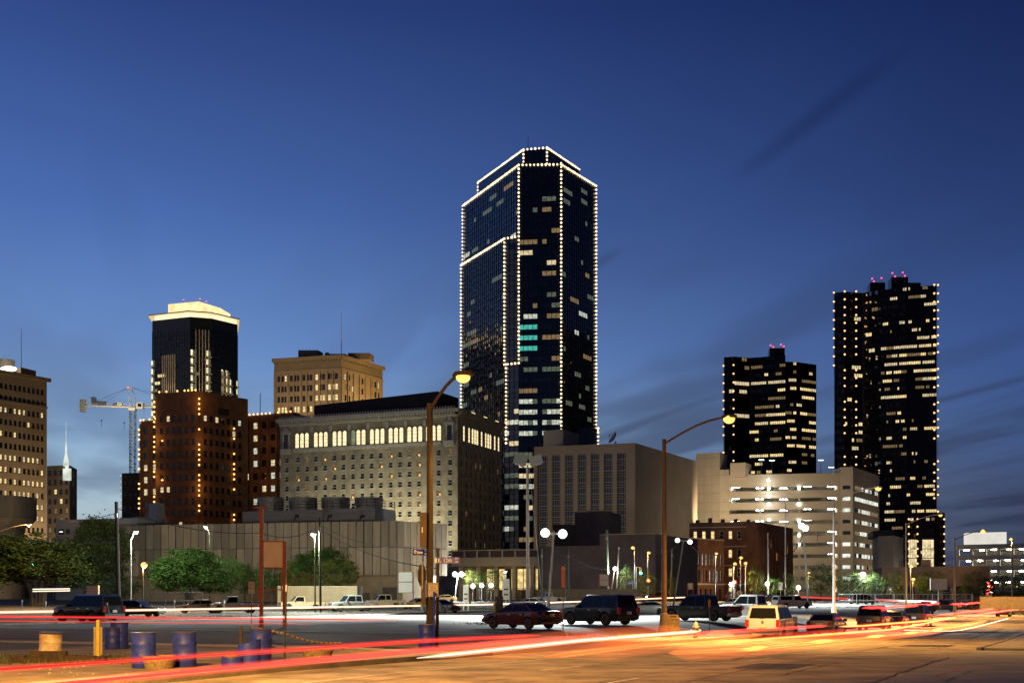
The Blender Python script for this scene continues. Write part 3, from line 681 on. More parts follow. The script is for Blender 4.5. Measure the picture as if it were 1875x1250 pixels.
RW0 = W(428, 763, 462).xy; RW1 = W(540, 758, 450).xy
zl = W(0, 771, 452).z; zr = W(0, 763, 462).z
for p0, p1, zt, nc, sd, nm in ((LW0, LW1, zl, 2, 3, 'left'), (RW0, RW1, zr, 7, 4, 'right')):
    facade(t5, p0, p1, 6, zt-1.5, 13, nc, 1.9, 2.3, brown_brick, frame_dark, pk5(sd, {9: .3, 8: .55, 7: .5, 6: .2, 5: .25, 11: .1}), mid=True, sill=False, name='wing_wall')
    t5.prism('wing_parapet', [p0, p1, p1+Vector((3, 14)), p0+Vector((3, 14))], zt-1.5, zt, brown_brick)
    t5.prism('wing_plinth', [p0, p1, p1+Vector((3, 14)), p0+Vector((3, 14))], 0, 6, brown_brick)
    t5.prism('wing_wall', [p0, p0+Vector((.5, .8)), p1+Vector((.5, .8)), p1, p1+Vector((3, 14)), p0+Vector((3, 14))], 6, zt-1.51, brown_brick)
    t = (p1-p0).normalized(); n = Vector((t.y, -t.x)); Ln = (p1-p0).length
    for i in range(nc+1): t5.boxat('pilaster', p0+t*(Ln*i/nc-.35)+n*.35, t, .7, .34, 6, zt-1, brown_brick)
B5 = dict(step=1.75, r=.34, drop=.33)
bulbs(t5, [up(d1+Vector((.1, -.5)), H5-1), up(d1+Vector((.1, -.5)), 24)], seed=3, **B5)
bulbs(t5, [up(d0+Vector((-.4, -.4)), H5-3), up(d0+Vector((-.4, -.4)), 24)], seed=5, **B5)
for dx in (0, 1.5): q = W(428.5, 770, 455); bulbs(t5, [(q.x-.6+dx, q.y-4, q.z-1.5), (q.x-.6+dx, q.y-4, 25)], seed=7+int(dx), **B5)
bulbs(t5, [up(d0, H5+.4), up(d1, H5+.4)], step=1.5, r=.33, drop=.3, seed=8)
bulbs(t5, [up(LW0+Vector((0, -.4)), zl+.3), up(LW1+Vector((0, -.4)), zl+.3)], step=1.6, r=.33, seed=9, drop=.2)
bulbs(t5, [up(LW0+Vector((-.6, -.3)), zl-3), up(LW0+Vector((-.6, -.3)), 24)], seed=10, **B5)
bulbs(t5, [up(RW0+Vector((0, -.4)), zr+.3), up(RW1+Vector((0, -.4)), zr+.3)], step=1.75, r=.33, seed=11, drop=.1)
MB().tube([(W(476.5, 0, 470).x-t5.l.x, 470-t5.l.y, zr-2), (W(476.5, 0, 470).x-t5.l.x, 470-t5.l.y, W(0, 720, 470).z)], .15, 5).build('antenna', steel, t5.o)

# ---- tan stone tower with the tall mast
H6 = 95
f0 = U(502, 657, H6); f1 = U(624.8, 649.6, H6); f2 = U(700.6, 671.4, H6)
t6 = Bld('stone_tower', 'tan stone tower with a tall white mast behind the long floodlit hotel', 'office building', f1)
def pk6(sd):
    rn = random.Random(sd); blk = {(10, 12, 15): 0, }
    def f(r, c):
        if r == 10: return LITP[0] if rn.random() < .25+.5*(c > 11) else None
        if r == 9: return LITP[0] if 8 < c else (LITP[3] if rn.random() < .1 else None)
        if r == 8: return LITP[0] if rn.random() < .7 and c < 11 else None
        return LITP[rn.choice((0, 1, 3))] if rn.random() < .12 else None
    return f
facade(t6, f0, f1, 40, H6-6, 12, 15, 1.25, 2.3, tan_stone, frame_dark, pk6(1), ml=.8, mr=.8, sill=False, cols=[(.03+.94*(g+.22+.28*k)/5) for g in range(5) for k in range(3)])
facade(t6, f1, f2, 40, H6-6, 12, 9, 1.2, 2.3, tan_stone, frame_dark, prob(.5, (0, 1, 3, 3), 3), sill=False, cols=[(.03+.94*(g+.22+.28*k)/3) for g in range(3) for k in range(3)])
for p0, p1, k in ((f0, f1, 10), (f1, f2, 7)):
    t = (p1-p0).normalized(); n = Vector((t.y, -t.x)); Ln = (p1-p0).length
    for i in range(k+1): t6.boxat('pier', p0+t*((Ln-.9)*i/k)+n*.4, t, .9 if i % 2 == 0 else .5, .38, 40, H6-6, tan_stone)
    t6.boxat('cornice', p0-t*.6+n*.9, t, Ln+1.2, 1.0, H6-1.4, H6, tan_stone); t6.boxat('frieze', p0+n*.3, t, Ln, .35, H6-6, H6-4.9, tan_stone)
    for i in range(int(Ln/1.1)): t6.boxat('dentil', p0+t*(i*1.1)+n*.6, t, .5, .6, H6-2.1, H6-1.41, tan_stone)
e6 = f0+(f2-f1)
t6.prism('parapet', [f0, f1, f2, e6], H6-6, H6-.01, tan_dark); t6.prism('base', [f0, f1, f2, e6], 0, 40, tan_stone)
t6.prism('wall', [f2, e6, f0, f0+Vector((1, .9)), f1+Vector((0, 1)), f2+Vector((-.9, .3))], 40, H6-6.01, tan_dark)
pent(t6, 546, 583, 641, 515, 6, H6, tan_dark); pent(t6, 637, 677, 646, 505, 6, H6, tan_dark); pent(t6, 597, 632, 647.5, 503, 5, H6, tan_dark)
hx, hy = t6.l
for i in range(6): MB().tube([(W(548+6.5*i, 641, 514).x-hx, 514-hy, 97), (W(548+6.5*i, 641, 514).x-hx, 514-hy, W(0, 637.5, 514).z)], .06, 4).build('rail_post', steel, t6.o)
q = W(625, 571, 503); MB().tube([(q.x-hx, q.y-hy, H6), (q.x-hx, q.y-hy, q.z-7), (q.x-hx, q.y-hy, q.z)], [.16, .12, .07], 6).build('mast', white_stone, t6.o)
MB().lathe([(.1, 0), (1.0, .3), (1.15, .6)], 14).build('dish', white_stone, t6.o, loc=(W(599, 646, 505).x-hx, 505-hy, H6+1.5)).rotation_euler = (R(80), 0, R(20))

# ---- long hotel, floodlit from below
H7 = 58
g0 = U(513, 768, H7); g1 = U(838, 747, H7); g2 = U(918, 775, H7)
t7 = Bld('hotel', 'long buff brick hotel floodlit from below with bright arched windows on top', 'hotel', g1)
colx = [525, 545, 562, 578, 595, 612, 628.5, 645.8, 663, 680, 697, 715, 732, 749.6, 767, 785, 803, 824]
def uofpx(p0, p1, px):
    k = (px-CX)/F; d = p1-p0; return (k*p0.y-p0.x)/(d.x-k*d.y)
lamps7 = {(10, 4), (10, 11), (10, 14), (9, 10), (9, 14), (8, 1), (8, 4), (8, 14), (6, 5), (6, 7), (6, 14), (5, 14), (9, 5), (8, 11), (6, 1), (6, 2), (6, 16)}
tabl = emis('table_lamp', (1, .5, .12), 1.8, sample=False); dimroom = emis('dim_room', (1, .55, .2), .12, .6, 1.2)
facade(t7, g0, g1, 10, 46.5, 12, 18, 1.35, 1.75, buff_brick, frame_white, lambda r, c: dimroom if (r-1, c) in lamps7 or random.random() < .12 else None, cols=[uofpx(g0, g1, x) for x in colx])
ny = (g1-g0).normalized(); nn7 = Vector((ny.y, -ny.x))
for (r, c) in lamps7:
    u = uofpx(g0, g1, colx[c]); p = g0+(g1-g0)*u-nn7*.21
    t7.boxat('table_lamp', p+ny*random.uniform(-.3, .2), ny, .5, .03, 10+(r+1)*36.5/12+.85, 10+(r+1)*36.5/12+1.35, tabl)
facade(t7, g1, g2, 10, 46.5, 12, 9, 1.1, 1.75, buff_brick, frame_dark, prob(.09, (3, 3), 5), ml=1.2, mr=1)
e7 = g0+(g2-g1)
t7.prism('wall', [g2, e7, g0, g0+Vector((.6, .9)), g1+Vector((0, .95)), g2+Vector((-.9, .2))], 10, 46.49, buff_brick)
t7.prism('attic_wall', [g0, g1, g2, e7], 46.5, 56, buff_brick); t7.prism('base', [g0, g1, g2, e7], 0, 10, buff_brick)
t7.prism('roof', [g0, g1, g2, e7], 56, 57, dark_roof)
archm = emis('arched_glow', (1, .8, .45), 1.25, .22, .5, stretch=(1, 1, 3))
archd = emis('arched_dim', (.6, .72, .4), .3, .4, .8)
def archmesh(w_, h, kind):
    k = ('arch', kind, w_, h)
    if k in WM: return WM[k]
    def outl(x, h0): return [(-x, 0), (x, 0)]+[(x*math.cos(a), h0-x+x*math.sin(a)) for a in [math.pi*i/8 for i in range(9)]]
    b = MB()
    if kind == 'pane':
        o = outl(w_/2-.1, h-.1); n = len(o)
        b.add([(x, -.06, z+.1) for x, z in o], (tuple(range(n)),)); WM[k] = b.mesh('arched_pane', archm)
    else:
        a = outl(w_/2, h); i_ = outl(w_/2-.12, h-.12); n = len(a)
        vs = [(x, -.2, z) for x, z in a]+[(x, -.2, z+.06) for x, z in i_]+[(x, 0, z) for x, z in a]+[(x, 0, z+.06) for x, z in i_]
        fs = []
        for j in range(n):
            m_ = (j+1) % n; fs += [(j, m_, n+m_, n+j), (j, 2*n+j, 2*n+m_, m_), (n+j, n+m_, 3*n+m_, 3*n+j)]
        b.add(vs, fs)
        for z in (h*.25, h*.5, h*.7): b.box(-w_/2+.1, w_/2-.1, -.1, -.07, z, z+.08)
        WM[k] = b.mesh('arched_window', white_stone)
    return WM[k]
def arch(p, t, w_, h, z, m=None):
    n = Vector((t.y, -t.x)); q = t7.rel(p+n*.012); o = put('arched_window', archmesh(w_, h, 'f'), t7.o, (q.x, q.y, z), math.atan2(t.y, t.x)); put('arched_pane', archmesh(w_, h, 'pane'), o, mat=m)
gl = (g1-g0).length
def zat(p0, t, u, py): pt = p0+t*u; return CH+(HY-py)/F*pt.y
for gi in range(8):
    xc = 553.5+(788-553.5)*gi/7.0*1.0+gi*.9
    for k in (-1, 0, 1):
        u = uofpx(g0, g1, xc+8.9*k*(1+.02*gi))*gl
        arch(g0+ny*u, ny, 1.55, 4.7, 48.6, archd if (gi, k) == (3, -1) else None)
    if gi < 7:
        u = uofpx(g0, g1, xc+18)*gl
        t7.boxat('pilaster', g0+ny*(u-.5)+nn7*.3, ny, 1.0, .29, 48.5, 53.4, mat('pilaster_stone', (.3, .27, .2), .8, var=.2, scale=1.5)); t7.boxat('cartouche', g0+ny*(u-.5)+nn7*.45, ny, 1.0, .44, 53.4, 55.2, white_stone)
for px in (524.5, 824):
    u = uofpx(g0, g1, px)*gl; p = g0+ny*u
    t7.boxat('niche_frame', p-ny*1.3+nn7*.4, ny, .5, .39, 48.5, 53.2, white_stone); t7.boxat('niche_frame', p+ny*.8+nn7*.4, ny, .5, .39, 48.5, 53.2, white_stone)
    t7.boxat('niche_cap', p-ny*1.6+nn7*.7, ny, 3.2, .69, 53.2, 54, white_stone)
    q = t7.rel(p+nn7*.5); MB().add([(-1.4, 0, 0), (1.4, 0, 0), (0, 0, 1.6), (-1.4, .4, 0), (1.4, .4, 0), (0, .4, 1.6)], ((0, 1, 2), (5, 4, 3), (1, 4, 5, 2), (0, 2, 5, 3), (0, 3, 4, 1))).build('pediment', white_stone, t7.o, loc=(q.x, q.y, 54.0), rz=math.atan2(ny.y, ny.x))
    t7.boxat('balcony', p-ny*1.7+nn7*1.1, ny, 3.4, 1.09, 46.8, 48.4, white_stone)
    t7.boxat('niche_pane', p-ny*.78+nn7*.06, ny, 1.56, .05, 48.6, 53, glass)
ur = uofpx(g0, g1, 538)*gl; ue = uofpx(g0, g1, 808)*gl
t7.boxat('string_course', g0+ny*ur+nn7*.5, ny, ue-ur, .49, 47.6, 48.4, white_stone)
for i in range(int((ue-ur)/.7)): t7.boxat('dentil', g0+ny*(ur+i*.7)+nn7*.35, ny, .35, .34, 47.2, 47.59, white_stone)
tr = (g2-g1).normalized(); nr_ = Vector((tr.y, -tr.x)); lr = (g2-g1).length
for p0, t, n, Ln in ((g0, ny, nn7, gl), (g1, tr, nr_, lr)):
    cm_ = white_stone if n is nn7 else buff_brick
    t7.boxat('cornice', p0-t*.9+n*1.2, t, Ln+1.8, 1.19, 57.0, 58.0, cm_); t7.boxat('cornice_bed', p0+n*.5, t, Ln, .49, 55.6, 56.2, cm_)
    mm_ = MB()
    for i in range(int(Ln/.95)):
        q = t7.rel(p0+t*(i*.95)+n*1.0); mm_.prism([tuple(q), tuple(q+t*.5), tuple(q+t*.5-n*.98), tuple(q-n*.98)], 56.25, 56.98)
    mm_.build('modillions', cm_, t7.o, kind='stuff')
    ac_ = MB()
    for i in range(int(Ln/.95)):
        q = t7.rel(p0+t*(i*.95+.2)+n*1.0); ac_.prism([tuple(q), tuple(q+t*.42), tuple(q+t*.42-n*.3), tuple(q-n*.3)], 58, 58.7)
    if n is nn7: ac_.build('cresting', cm_, t7.o, kind='stuff')
for px in (848.5, 858, 864.5, 869, 873, 881, 888.5, 893, 897, 905, 912):
    u = uofpx(g1, g2, px)*lr; arch(g1+tr*u, tr, 1.5 if px not in (864.5, 869, 873, 893, 897) else 1.7, 4.7, 48.6)
r0 = W(575, 727, 430); r1 = W(801, 716, 400); r2 = W(840, 726, 414)
t7.prism('roof_house', [r0.xy, r1.xy, r2.xy, r2.xy+(r0.xy-r1.xy)], 57, r1.z, dark_roof)
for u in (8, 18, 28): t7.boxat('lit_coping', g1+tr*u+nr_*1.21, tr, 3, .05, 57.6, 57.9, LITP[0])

# ---- beige slab office with dish
H8 = 45
h0 = U(979, 818, H8); h1 = U(1164, 811, H8); h2 = U(1277, 844.5, H8)
t8 = Bld('slab_office', 'beige precast office with a grid of blue windows and one blank side', 'office building', h1)
blue_pane = mat('blue_pane', (.055, .08, .13), .1, var=.3, scale=.4, spec=.5)
facade(t8, h0, h1, 4, H8-2.6, 12, 7, 2.75, 2.6, mat('brown_panel', (.12, .09, .07), .85, var=.1, scale=.2), frame_white, lambda r, c: blue_pane, rec=.15, ml=.9, mr=2.0, mid=False, sill=False, nv=3, zb=.5)
t = (h1-h0).normalized(); n = Vector((t.y, -t.x)); Ln = (h1-h0).length; cwid = (Ln-2.9)/7
for c in range(8): t8.boxat('pier', h0+t*((.9+cwid*c-.75) if c else -.1)+n*.55, t, 1.35 if 0 < c < 7 else (1.0 if c == 0 else 2.7), .54, 0, H8-2.6, beige)
for r in range(12): 
    for c in range(7): t8.boxat('sill_rail', h0+t*(.9+cwid*(c+.5)-1.27)+n*.1, t, 2.54, .08, 4+r*(H8-6.6)/12+1.3, 4+r*(H8-6.6)/12+1.45, frame_white)
t8.prism('attic', [h0+n*.56, h1+n*.56, h2, h0+(h2-h1)], H8-2.6, H8, beige)
e8 = h0+(h2-h1)
t8.prism('side_wall', [h1+n*.5, h2, e8, h0, h0+Vector((.8, .9)), h1+Vector((-.5, 1.0))], 0, H8-2.61, beige)
tr8 = (h2-h1).normalized(); nr8 = Vector((tr8.y, -tr8.x))
for i in range(1, 9): t8.boxat('joint', h1+tr8*((h2-h1).length*i/9)+nr8*.012, tr8, .06, .011, 2, H8-.2, tan_dark)
pl = W(995, 789, 385); pm = W(1031, 789, 380)
t8.prism('penthouse', [pl.xy, pm.xy, W(1060, 797, 392).xy, W(1060, 797, 392).xy+Vector((-10, 6))], H8, pl.z, beige)
dx_ = thing('satellite_dish', 'pale satellite dish tilted up on the roof of the beige slab office', 'dish', (W(1127, 810, 368).x, 368, H8))
MB().tube([(0, 0, 0), (0, 0, 1.3)], .14, 6).tube([(-.7, .3, 0), (0, 0, 1.2)], .06, 5).tube([(.7, .3, 0), (0, 0, 1.2)], .06, 5).build('mount', steel, dx_)
dd = MB().lathe([(.05, 0), (.9, .16), (1.5, .45), (1.95, .85), (1.97, .87), (1.5, .5), (.9, .22), (.05, .06)], 22).build('reflector', mat('dish_white', (.5, .47, .42), .6, var=.1), dx_, True, loc=(-.25, 0, 1.9)); dd.rotation_euler = (R(8), R(-58), 0)
ff = MB().tube([(-1.5, 0, .8), (-.2, 0, 1.75)], .04, 4).tube([(1.5, 0, .8), (.2, 0, 1.75)], .04, 4).box(-.2, .2, -.15, .15, 1.7, 2.0).build('feed', steel, dd)
# ---- beige car park with stair tower
H9 = 42
i0 = U(1318, 869.5, H9); i1 = U(1539, 865, H9); i2 = U(1562, 864, H9); i3 = U(1610, 880, H9)
t9 = Bld('parking_garage', 'wide beige parking garage with long lit openings below the black towers', 'parking garage', i1)
lv = 11; fh = (H9-2)/lv*1.0
sx0 = W(1274.6, 828.7, 432).xy; sx1 = W(1318, 828.7, 427).xy; sx2 = W(1335, 859, 426).xy
pcast = mat('precast_warm', (.41, .36, .28), .85, var=.08, scale=.15)
jn = mat('panel_joint', (.2, .17, .12), .9, var=0)
def stairblk(a, b_, zt, nm):
    t9.prism(nm, [a, b_, b_+Vector((4, 9)), a+Vector((4, 9))], 0, zt, pcast)
    t = (b_-a).normalized(); n = Vector((t.y, -t.x)); Ln = (b_-a).length
    for z in range(3, int(zt), 3): t9.boxat('joint', a+n*.013, t, Ln, .012, z, z+.07, jn)
    for u in range(1, max(2, int(Ln/2.6))): t9.boxat('joint', a+t*(u*Ln/max(2, int(Ln/2.6)))+n*.016, t, .06, .015, 0, zt, jn)
stairblk(sx0, sx1, W(0, 828.7, 429).z, 'stair_tower'); stairblk(sx1+Vector((.05, 0)), sx2, W(0, 859, 426).z, 'stair_shoulder')
tn = (i1-i0).normalized(); n9 = Vector((tn.y, -tn.x)); L9 = (i1-i0).length
lampg = emis('garage_lamp', (.95, 1, .88), 55, sample=True); lampw = emis('garage_lit', (.9, .95, .8), .9, .5, .5)
zs9 = [H9-1.8-fh*1.02*(k+1) for k in range(lv)]
for k, z in enumerate(zs9):
    t9.boxat('spandrel', i0, tn, L9, .35, z+1.25, z+fh*1.02-.02+(1.8 if k == 0 else 0), pcast)       # parapet band above each opening
    t9.boxat('deck', i0+n9*-.36, tn, L9, 14, z+fh*1.02-.55, z+fh*1.02-.3, conc_wall)
    for u in (.005, .335, .66, .985): t9.boxat('column', i0+tn*(L9*u-.3)-n9*.36, tn, .8, .5, z-.1, z+fh*1.02-.6, pcast)
    for j in range(5):
        if (k*3+j) % 7 == 6: continue
        t9.boxat('ceiling_lamp', i0+tn*(L9*(.1+.2*j))-n9*(3+3*(j % 3)), tn, 2.4, .3, z+1.05+.35, z+1.05+.5, lampg)
t9.boxat('back_wall', i0-n9*12, tn, L9, .4, 0, H9-2, conc_wall)
t9.boxat('roof_deck', i0-n9*.36, tn, L9, 14, H9-1.2, H9-.9, conc_wall)
t9.boxat('base_wall', i0, tn, L9, .35, 0, zs9[-1]+1.2, pcast)
for k, (px, py) in enumerate(((1407, 879), (1407.5, 894), (1408, 908), (1408, 922.5), (1408, 951), (1463, 892.5), (1463, 922.5), (1463, 953), (1463, 979), (1463, 996))):
    q = W(px, py, 421); o = MB().sphere((0, 0, 0), .42 if k < 8 else .3, 10).build('floodlight', emis('garage_flood', (.97, 1, .95), 40, sample=True), t9.o, True, loc=(q.x-t9.l.x, q.y-t9.l.y, q.z))
# corner block
t9.prism('corner_block', [i1+tn*.05, i2, i3, i3+Vector((-8, 4)), i1+Vector((0, 8))], 0, H9-3, pcast)
tc9 = (i2-i1).normalized(); nc9 = Vector((tc9.y, -tc9.x))
t9.prism('corner_parapet', [i1+tn*.05, i2, i3, i3+Vector((-8, 4)), i1+Vector((0, 8))], H9-3, W(0, 855, 418).z, pcast)
tr9 = (i3-i2).normalized(); nr9 = Vector((tr9.y, -tr9.x)); Lr = (i3-i2).length
for k, z in enumerate(zs9):
    if z < 4: continue
    t9.boxat('window_strip', i1+tc9*.7+nc9*.05, tc9, (i2-i1).length-1.6, .06, z+.1, z+1.25, lampw if k not in (0, 3, 4) else glass)
    u = 2.2
    while u < Lr-2.5:
        m = random.choice((lampw, lampw, LITP[3], LITP[2], glass)) if k != 1 else lampw
        t9.boxat('window', i2+tr9*u+nr9*.05, tr9, 1.9, .06, z+.1, z+1.35, m); u += 2.3
for px in (1440, 1492, 1510): pass
for px, py, Y in ((1394, 841, 432), (1413.5, 842, 432), (1503, 841.5, 425), (1522, 854.5, 425)):
    q = W(px, py, Y); p = (q.x-t9.l.x, q.y-t9.l.y)
    o = MB().tube([(*p, H9-1), (*p, q.z)], .1, 5).box(p[0]-.9, p[0]+.9, p[1]-.25, p[1]+.25, q.z-.05, q.z+.2).build('roof_lamp', steel, t9.o)
    MB().box(p[0]-.85, p[0]+.85, p[1]-.28, p[1]+.22, q.z-.16, q.z-.06).build('lens', emis('roof_lamp_lens', (.75, 1, .85), 8), o)
pb = W(1337, 847.5, 424); pc = W(1365, 847.5, 422)
t9.prism('penthouse', [pb.xy, pc.xy, pc.xy+Vector((3, 6)), pb.xy+Vector((3, 6))], H9-.9, pb.z, pcast)

# ---- brick warehouses
Ha = 20
j0 = U(1262, 957, Ha); j1 = U(1385.5, 954.6, Ha); j2 = U(1452, 967, Ha)
ta = Bld('brick_warehouse', 'tall red brick warehouse with a narrow blind side below the parking garage', 'warehouse', j1)
facade(ta, j0, j1, .3, Ha-1.2, 4, 6, .95, 2.0, red_brick, frame_white, lambda r, c: LITP[0] if (r, c) in ((3, 0), (3, 1), (3, 2), (3, 4), (2, 4), (1, 4), (0, 4)) else None, ml=.4, mr=3.2, zb=1.7)
tj = (j1-j0).normalized(); nj = Vector((tj.y, -tj.x)); ba = [j2, j0+(j2-j1)]
for z in (4.6, 9.2, 13.9, Ha-1.3): ta.boxat('band', j0+nj*.08, tj, (j1-j0).length-2.5, .08, z, z+.22, white_stone)
ta.prism('parapet', [j0, j1, *ba], Ha-1.2, Ha, red_brick)
ta.prism('side_wall', [j1, *ba, j0, j0+Vector((.5, .9)), j1+Vector((-.2, .9))], 0, Ha-1.21, red_brick)
tja = (j2-j1).normalized(); nja = Vector((tja.y, -tja.x)); La = (j2-j1).length
for i in range(7): ta.boxat('pilaster', j1+tja*(La*i/6.6)+nja*.4, tja, .9, .39, 0, Ha-2, red_brick)
for u, z in ((.36, 14), (.52, 11), (.9, 6), (.2, 7), (.68, 8), (.82, 13)): ta.boxat('slot_window', j1+tja*(La*u)+nja*.04, tja, .5, .05, z, z+1.9, emis('dim_orange', (1, .35, .08), .5, .3) if z > 10 else glass)
for i in range(5): ta.boxat('roof_vent', j0+tj*(2+3.2*i)+Vector((0, 3)), tj, .9, .9, Ha, Ha+random.uniform(.7, 1.3), black)
Hb = 15
l0 = U(1203, 980.5, Hb); l1 = U(1326, 990, Hb)
tb2 = Bld('brick_factory', 'low red brick factory with two rows of tall sparkling windows', 'factory', l0)
sparkle = [emis('spark_pane_a', (1, .93, .75), 1.2, .95, 3), emis('spark_pane_b', (.9, .95, .85), .35, .9, 3)]
rn = random.Random(5)
facade(tb2, l0, l1, 4.6, Hb-2.8, 2, 16, .85, 2.8, red_brick, frame_dark, lambda r, c: rn.choice((sparkle[0], sparkle[1], sparkle[1], None)), ml=2, mr=.8, zb=.5, nv=1)
facade(tb2, l0, l1, 0, 4.4, 1, 12, 1.0, 3.0, red_brick, frame_dark, lambda r, c: None, ml=2, mr=.8, zb=.5, name='ground_floor_wall')
tl = (l1-l0).normalized(); nl = Vector((tl.y, -tl.x)); Ll = (l1-l0).length
tb2.boxat('band', l0+nl*.2, tl, Ll, .5, 4.4, 4.75, white_stone)
tb2.prism('parapet', [l0, l1, l1+Vector((-10, 6)), l0+Vector((-10, 6))], Hb-2.8, Hb, red_brick); tb2.boxat('coping', l0+nl*.15, tl, Ll, .6, Hb, Hb+.2, white_stone)
tb2.prism('side_wall', [l1, l1+Vector((-10, 6)), l0+Vector((-10, 6)), l0, l0+Vector((-.6, .4)), l1+Vector((-.6, .1))], 0, Hb-2.81, red_brick)
tb2.boxat('door', l0+tl*9+nl*.06, tl, 1.6, .05, 0, 2.8, black)
# dark plum shed wall and dark cube in front of the slab office
plum = mat('plum_render', (.075, .05, .05), .8, var=.3, scale=.2, bump=.1)
q0 = W(1098, 979, 262); q1 = W(1200, 981, 258); q2 = W(985, 1000, 268)
ts = Bld('plum_shed', 'long windowless plum coloured shed across the street behind the parked cars', 'warehouse', q0.xy)
ts.prism('wall', [q0.xy, q1.xy, q1.xy+Vector((12, 24)), q0.xy+Vector((12, 24))], 0, q0.z, plum); ts.prism('low_wall', [q2.xy, q0.xy-Vector((.02, 0)), q0.xy+Vector((0, 22)), q2.xy+Vector((4, 22))], 0, q2.z, plum)
tq = (q1.xy-q0.xy).normalized(); ts.boxat('coping', q0.xy+Vector((tq.y, -tq.x))*.15, tq, (q1.xy-q0.xy).length, .5, q0.z, q0.z+.18, conc_wall)
for i in range(1, 6): ts.boxat('panel_joint', q0.xy+tq*(2.1*i)+Vector((tq.y, -tq.x))*.014, tq, .08, .013, 0, q0.z-.05, black)
q0 = W(1012, 960, 305); q1 = W(1052, 938, 305); q2 = W(1115, 937, 300)
tk = Bld('dark_annex', 'dark boxy annex building low in front of the beige slab office', 'office building', q1.xy)
tk.prism('wall', [q1.xy, q2.xy, q2.xy+Vector((4, 14)), q1.xy+Vector((4, 14))], 0, q1.z, plum); tk.prism('wing', [q0.xy, q1.xy-Vector((.05, 0)), q1.xy+Vector((3, 13)), q0.xy+Vector((4, 13))], 0, q0.z, plum)
tk.boxat('coping', q1.xy+Vector((-.1, -.12)), (q2.xy-q1.xy).normalized(), (q2.xy-q1.xy).length+.2, .6, q1.z, q1.z+.25, conc_wall)
for i in range(4): tk.boxat('roof_unit', q1.xy+Vector((.8+2*i, 4)), Vector((1, 0)), 1.2, 1.0, q1.z, q1.z+.5+.35*(i % 2), steel)
for i in range(6): tk.boxat('pilaster', q1.xy+Vector((.05+1.5*i, -.16)), Vector((1, -.02)).normalized(), .3, .14, 0, q1.z-.3, plum)
for i in range(5): tk.boxat('window', q1.xy+Vector((.7+1.5*i, -.04)), Vector((1, -.04)).normalized(), 1.0, .03, q1.z-4, q1.z-2, glass)
# ---- block to the right of the garage, low shops, bright car park
q0 = W(1608, 980, 335); q1 = W(1636, 980, 330); q2 = W(1654, 985, 342)
tg1 = Bld('pale_block', 'small pale windowless block with dark roof right of the parking garage', 'building', q1.xy)
ts0 = [q0.xy, q1.xy, q2.xy, q2.xy+Vector((-6, 8))]
tg1.prism('wall', ts0, 0, q1.z, mat('pale_render', (.32, .28, .22), .85, var=.12, scale=.2)); tg1.prism('roof', [p+Vector((-.5, 3)) for p in ts0], q1.z, q1.z+1.6, dark_roof)
tv = (q2.xy-q1.xy).normalized()
for z in (5, 9): 
    for u in (.6, .8): tg1.boxat('slot_window', q1.xy+(q2.xy-q1.xy)*u+Vector((tv.y, -tv.x))*.05, tv, .9, .04, z, z+2.2, glass)
tg1.boxat('lit_canopy', q0.xy+Vector((0, -4)), Vector((1, 0)), 8, 3.8, 6.2, 6.4, emis('canopy_strip', (1, .95, .85), 2.0))
q0 = W(1615, 1038, 262); q1 = W(1812, 1040, 250)
tsb = Bld('brown_shops', 'long low brown building behind the street trees at the right edge', 'shop', q0.xy)
tq = (q1.xy-q0.xy).normalized(); Lq = (q1.xy-q0.xy).length; brn = mat('brown_render', (.16, .1, .06), .85, var=.25, scale=.3)
facade(tsb, q0.xy, q1.xy, 0, q0.z-.5, 1, 9, 1.6, 2.6, brn, frame_dark, prob(.15, (3, 3)), zb=1.2, name='front_wall')
tsb.prism('parapet', [q0.xy, q1.xy, q1.xy+Vector((3, 16)), q0.xy+Vector((3, 16))], q0.z-.5, q0.z, brn); tsb.prism('wall', [q1.xy, q1.xy+Vector((3, 16)), q0.xy+Vector((3, 16)), q0.xy, q0.xy+Vector((.4, .9)), q1.xy+Vector((-.4, .9))], 0, q0.z-.51, brn)
a_ = W(1686, 1024, 258); b_ = W(1704, 1024, 257); tsb.prism('roof_box', [a_.xy, b_.xy, b_.xy+Vector((1, 3)), a_.xy+Vector((1, 3))], q0.z-.0, a_.z, brn)
q0 = W(1752, 997, 330); q1 = W(1905, 998, 318)
tg2 = Bld('lit_garage', 'low brightly lit parking garage at the right edge of the skyline', 'parking garage', q0.xy)
tq = (q1.xy-q0.xy).normalized(); Lq = (q1.xy-q0.xy).length; nq = Vector((tq.y, -tq.x))
pg = mat('garage_pale', (.45, .42, .36), .85, var=.1, scale=.3)
bigl = emis('garage_bright', (1, .93, .72), 90, sample=True)
for k in range(5):
    z = q0.z-.9-2.75*k
    tg2.boxat('spandrel', q0.xy, tq, Lq, .3, z-.25, z+.9, pg); tg2.boxat('deck', q0.xy-nq*.31, tq, Lq, 16, z-.3, z, pg)
    for i in range(7):
        tg2.boxat('column', q0.xy+tq*(Lq*i/6.05)-nq*.32, tq, .5, .5, z-2.7, z-.31, pg)
        if k < 4 and i < 6: tg2.boxat('ceiling_lamp', q0.xy+tq*(Lq*i/6+1.5)-nq*(1.2+2*((i+k) % 2)), tq, 1.1, .3, z-.6, z-.42, bigl)
tg2.boxat('back_wall', q0.xy-nq*14, tq, Lq, .3, 0, q0.z-1, pg)
a_ = W(1770, 975, 336); b_ = W(1843, 975, 331)
tg2.prism('stair_house', [a_.xy, b_.xy, b_.xy+Vector((1, 5)), a_.xy+Vector((1, 5))], q0.z-.95, a_.z, emis('white_cladding_lit', (1, .96, .84), .75, .12, .3))
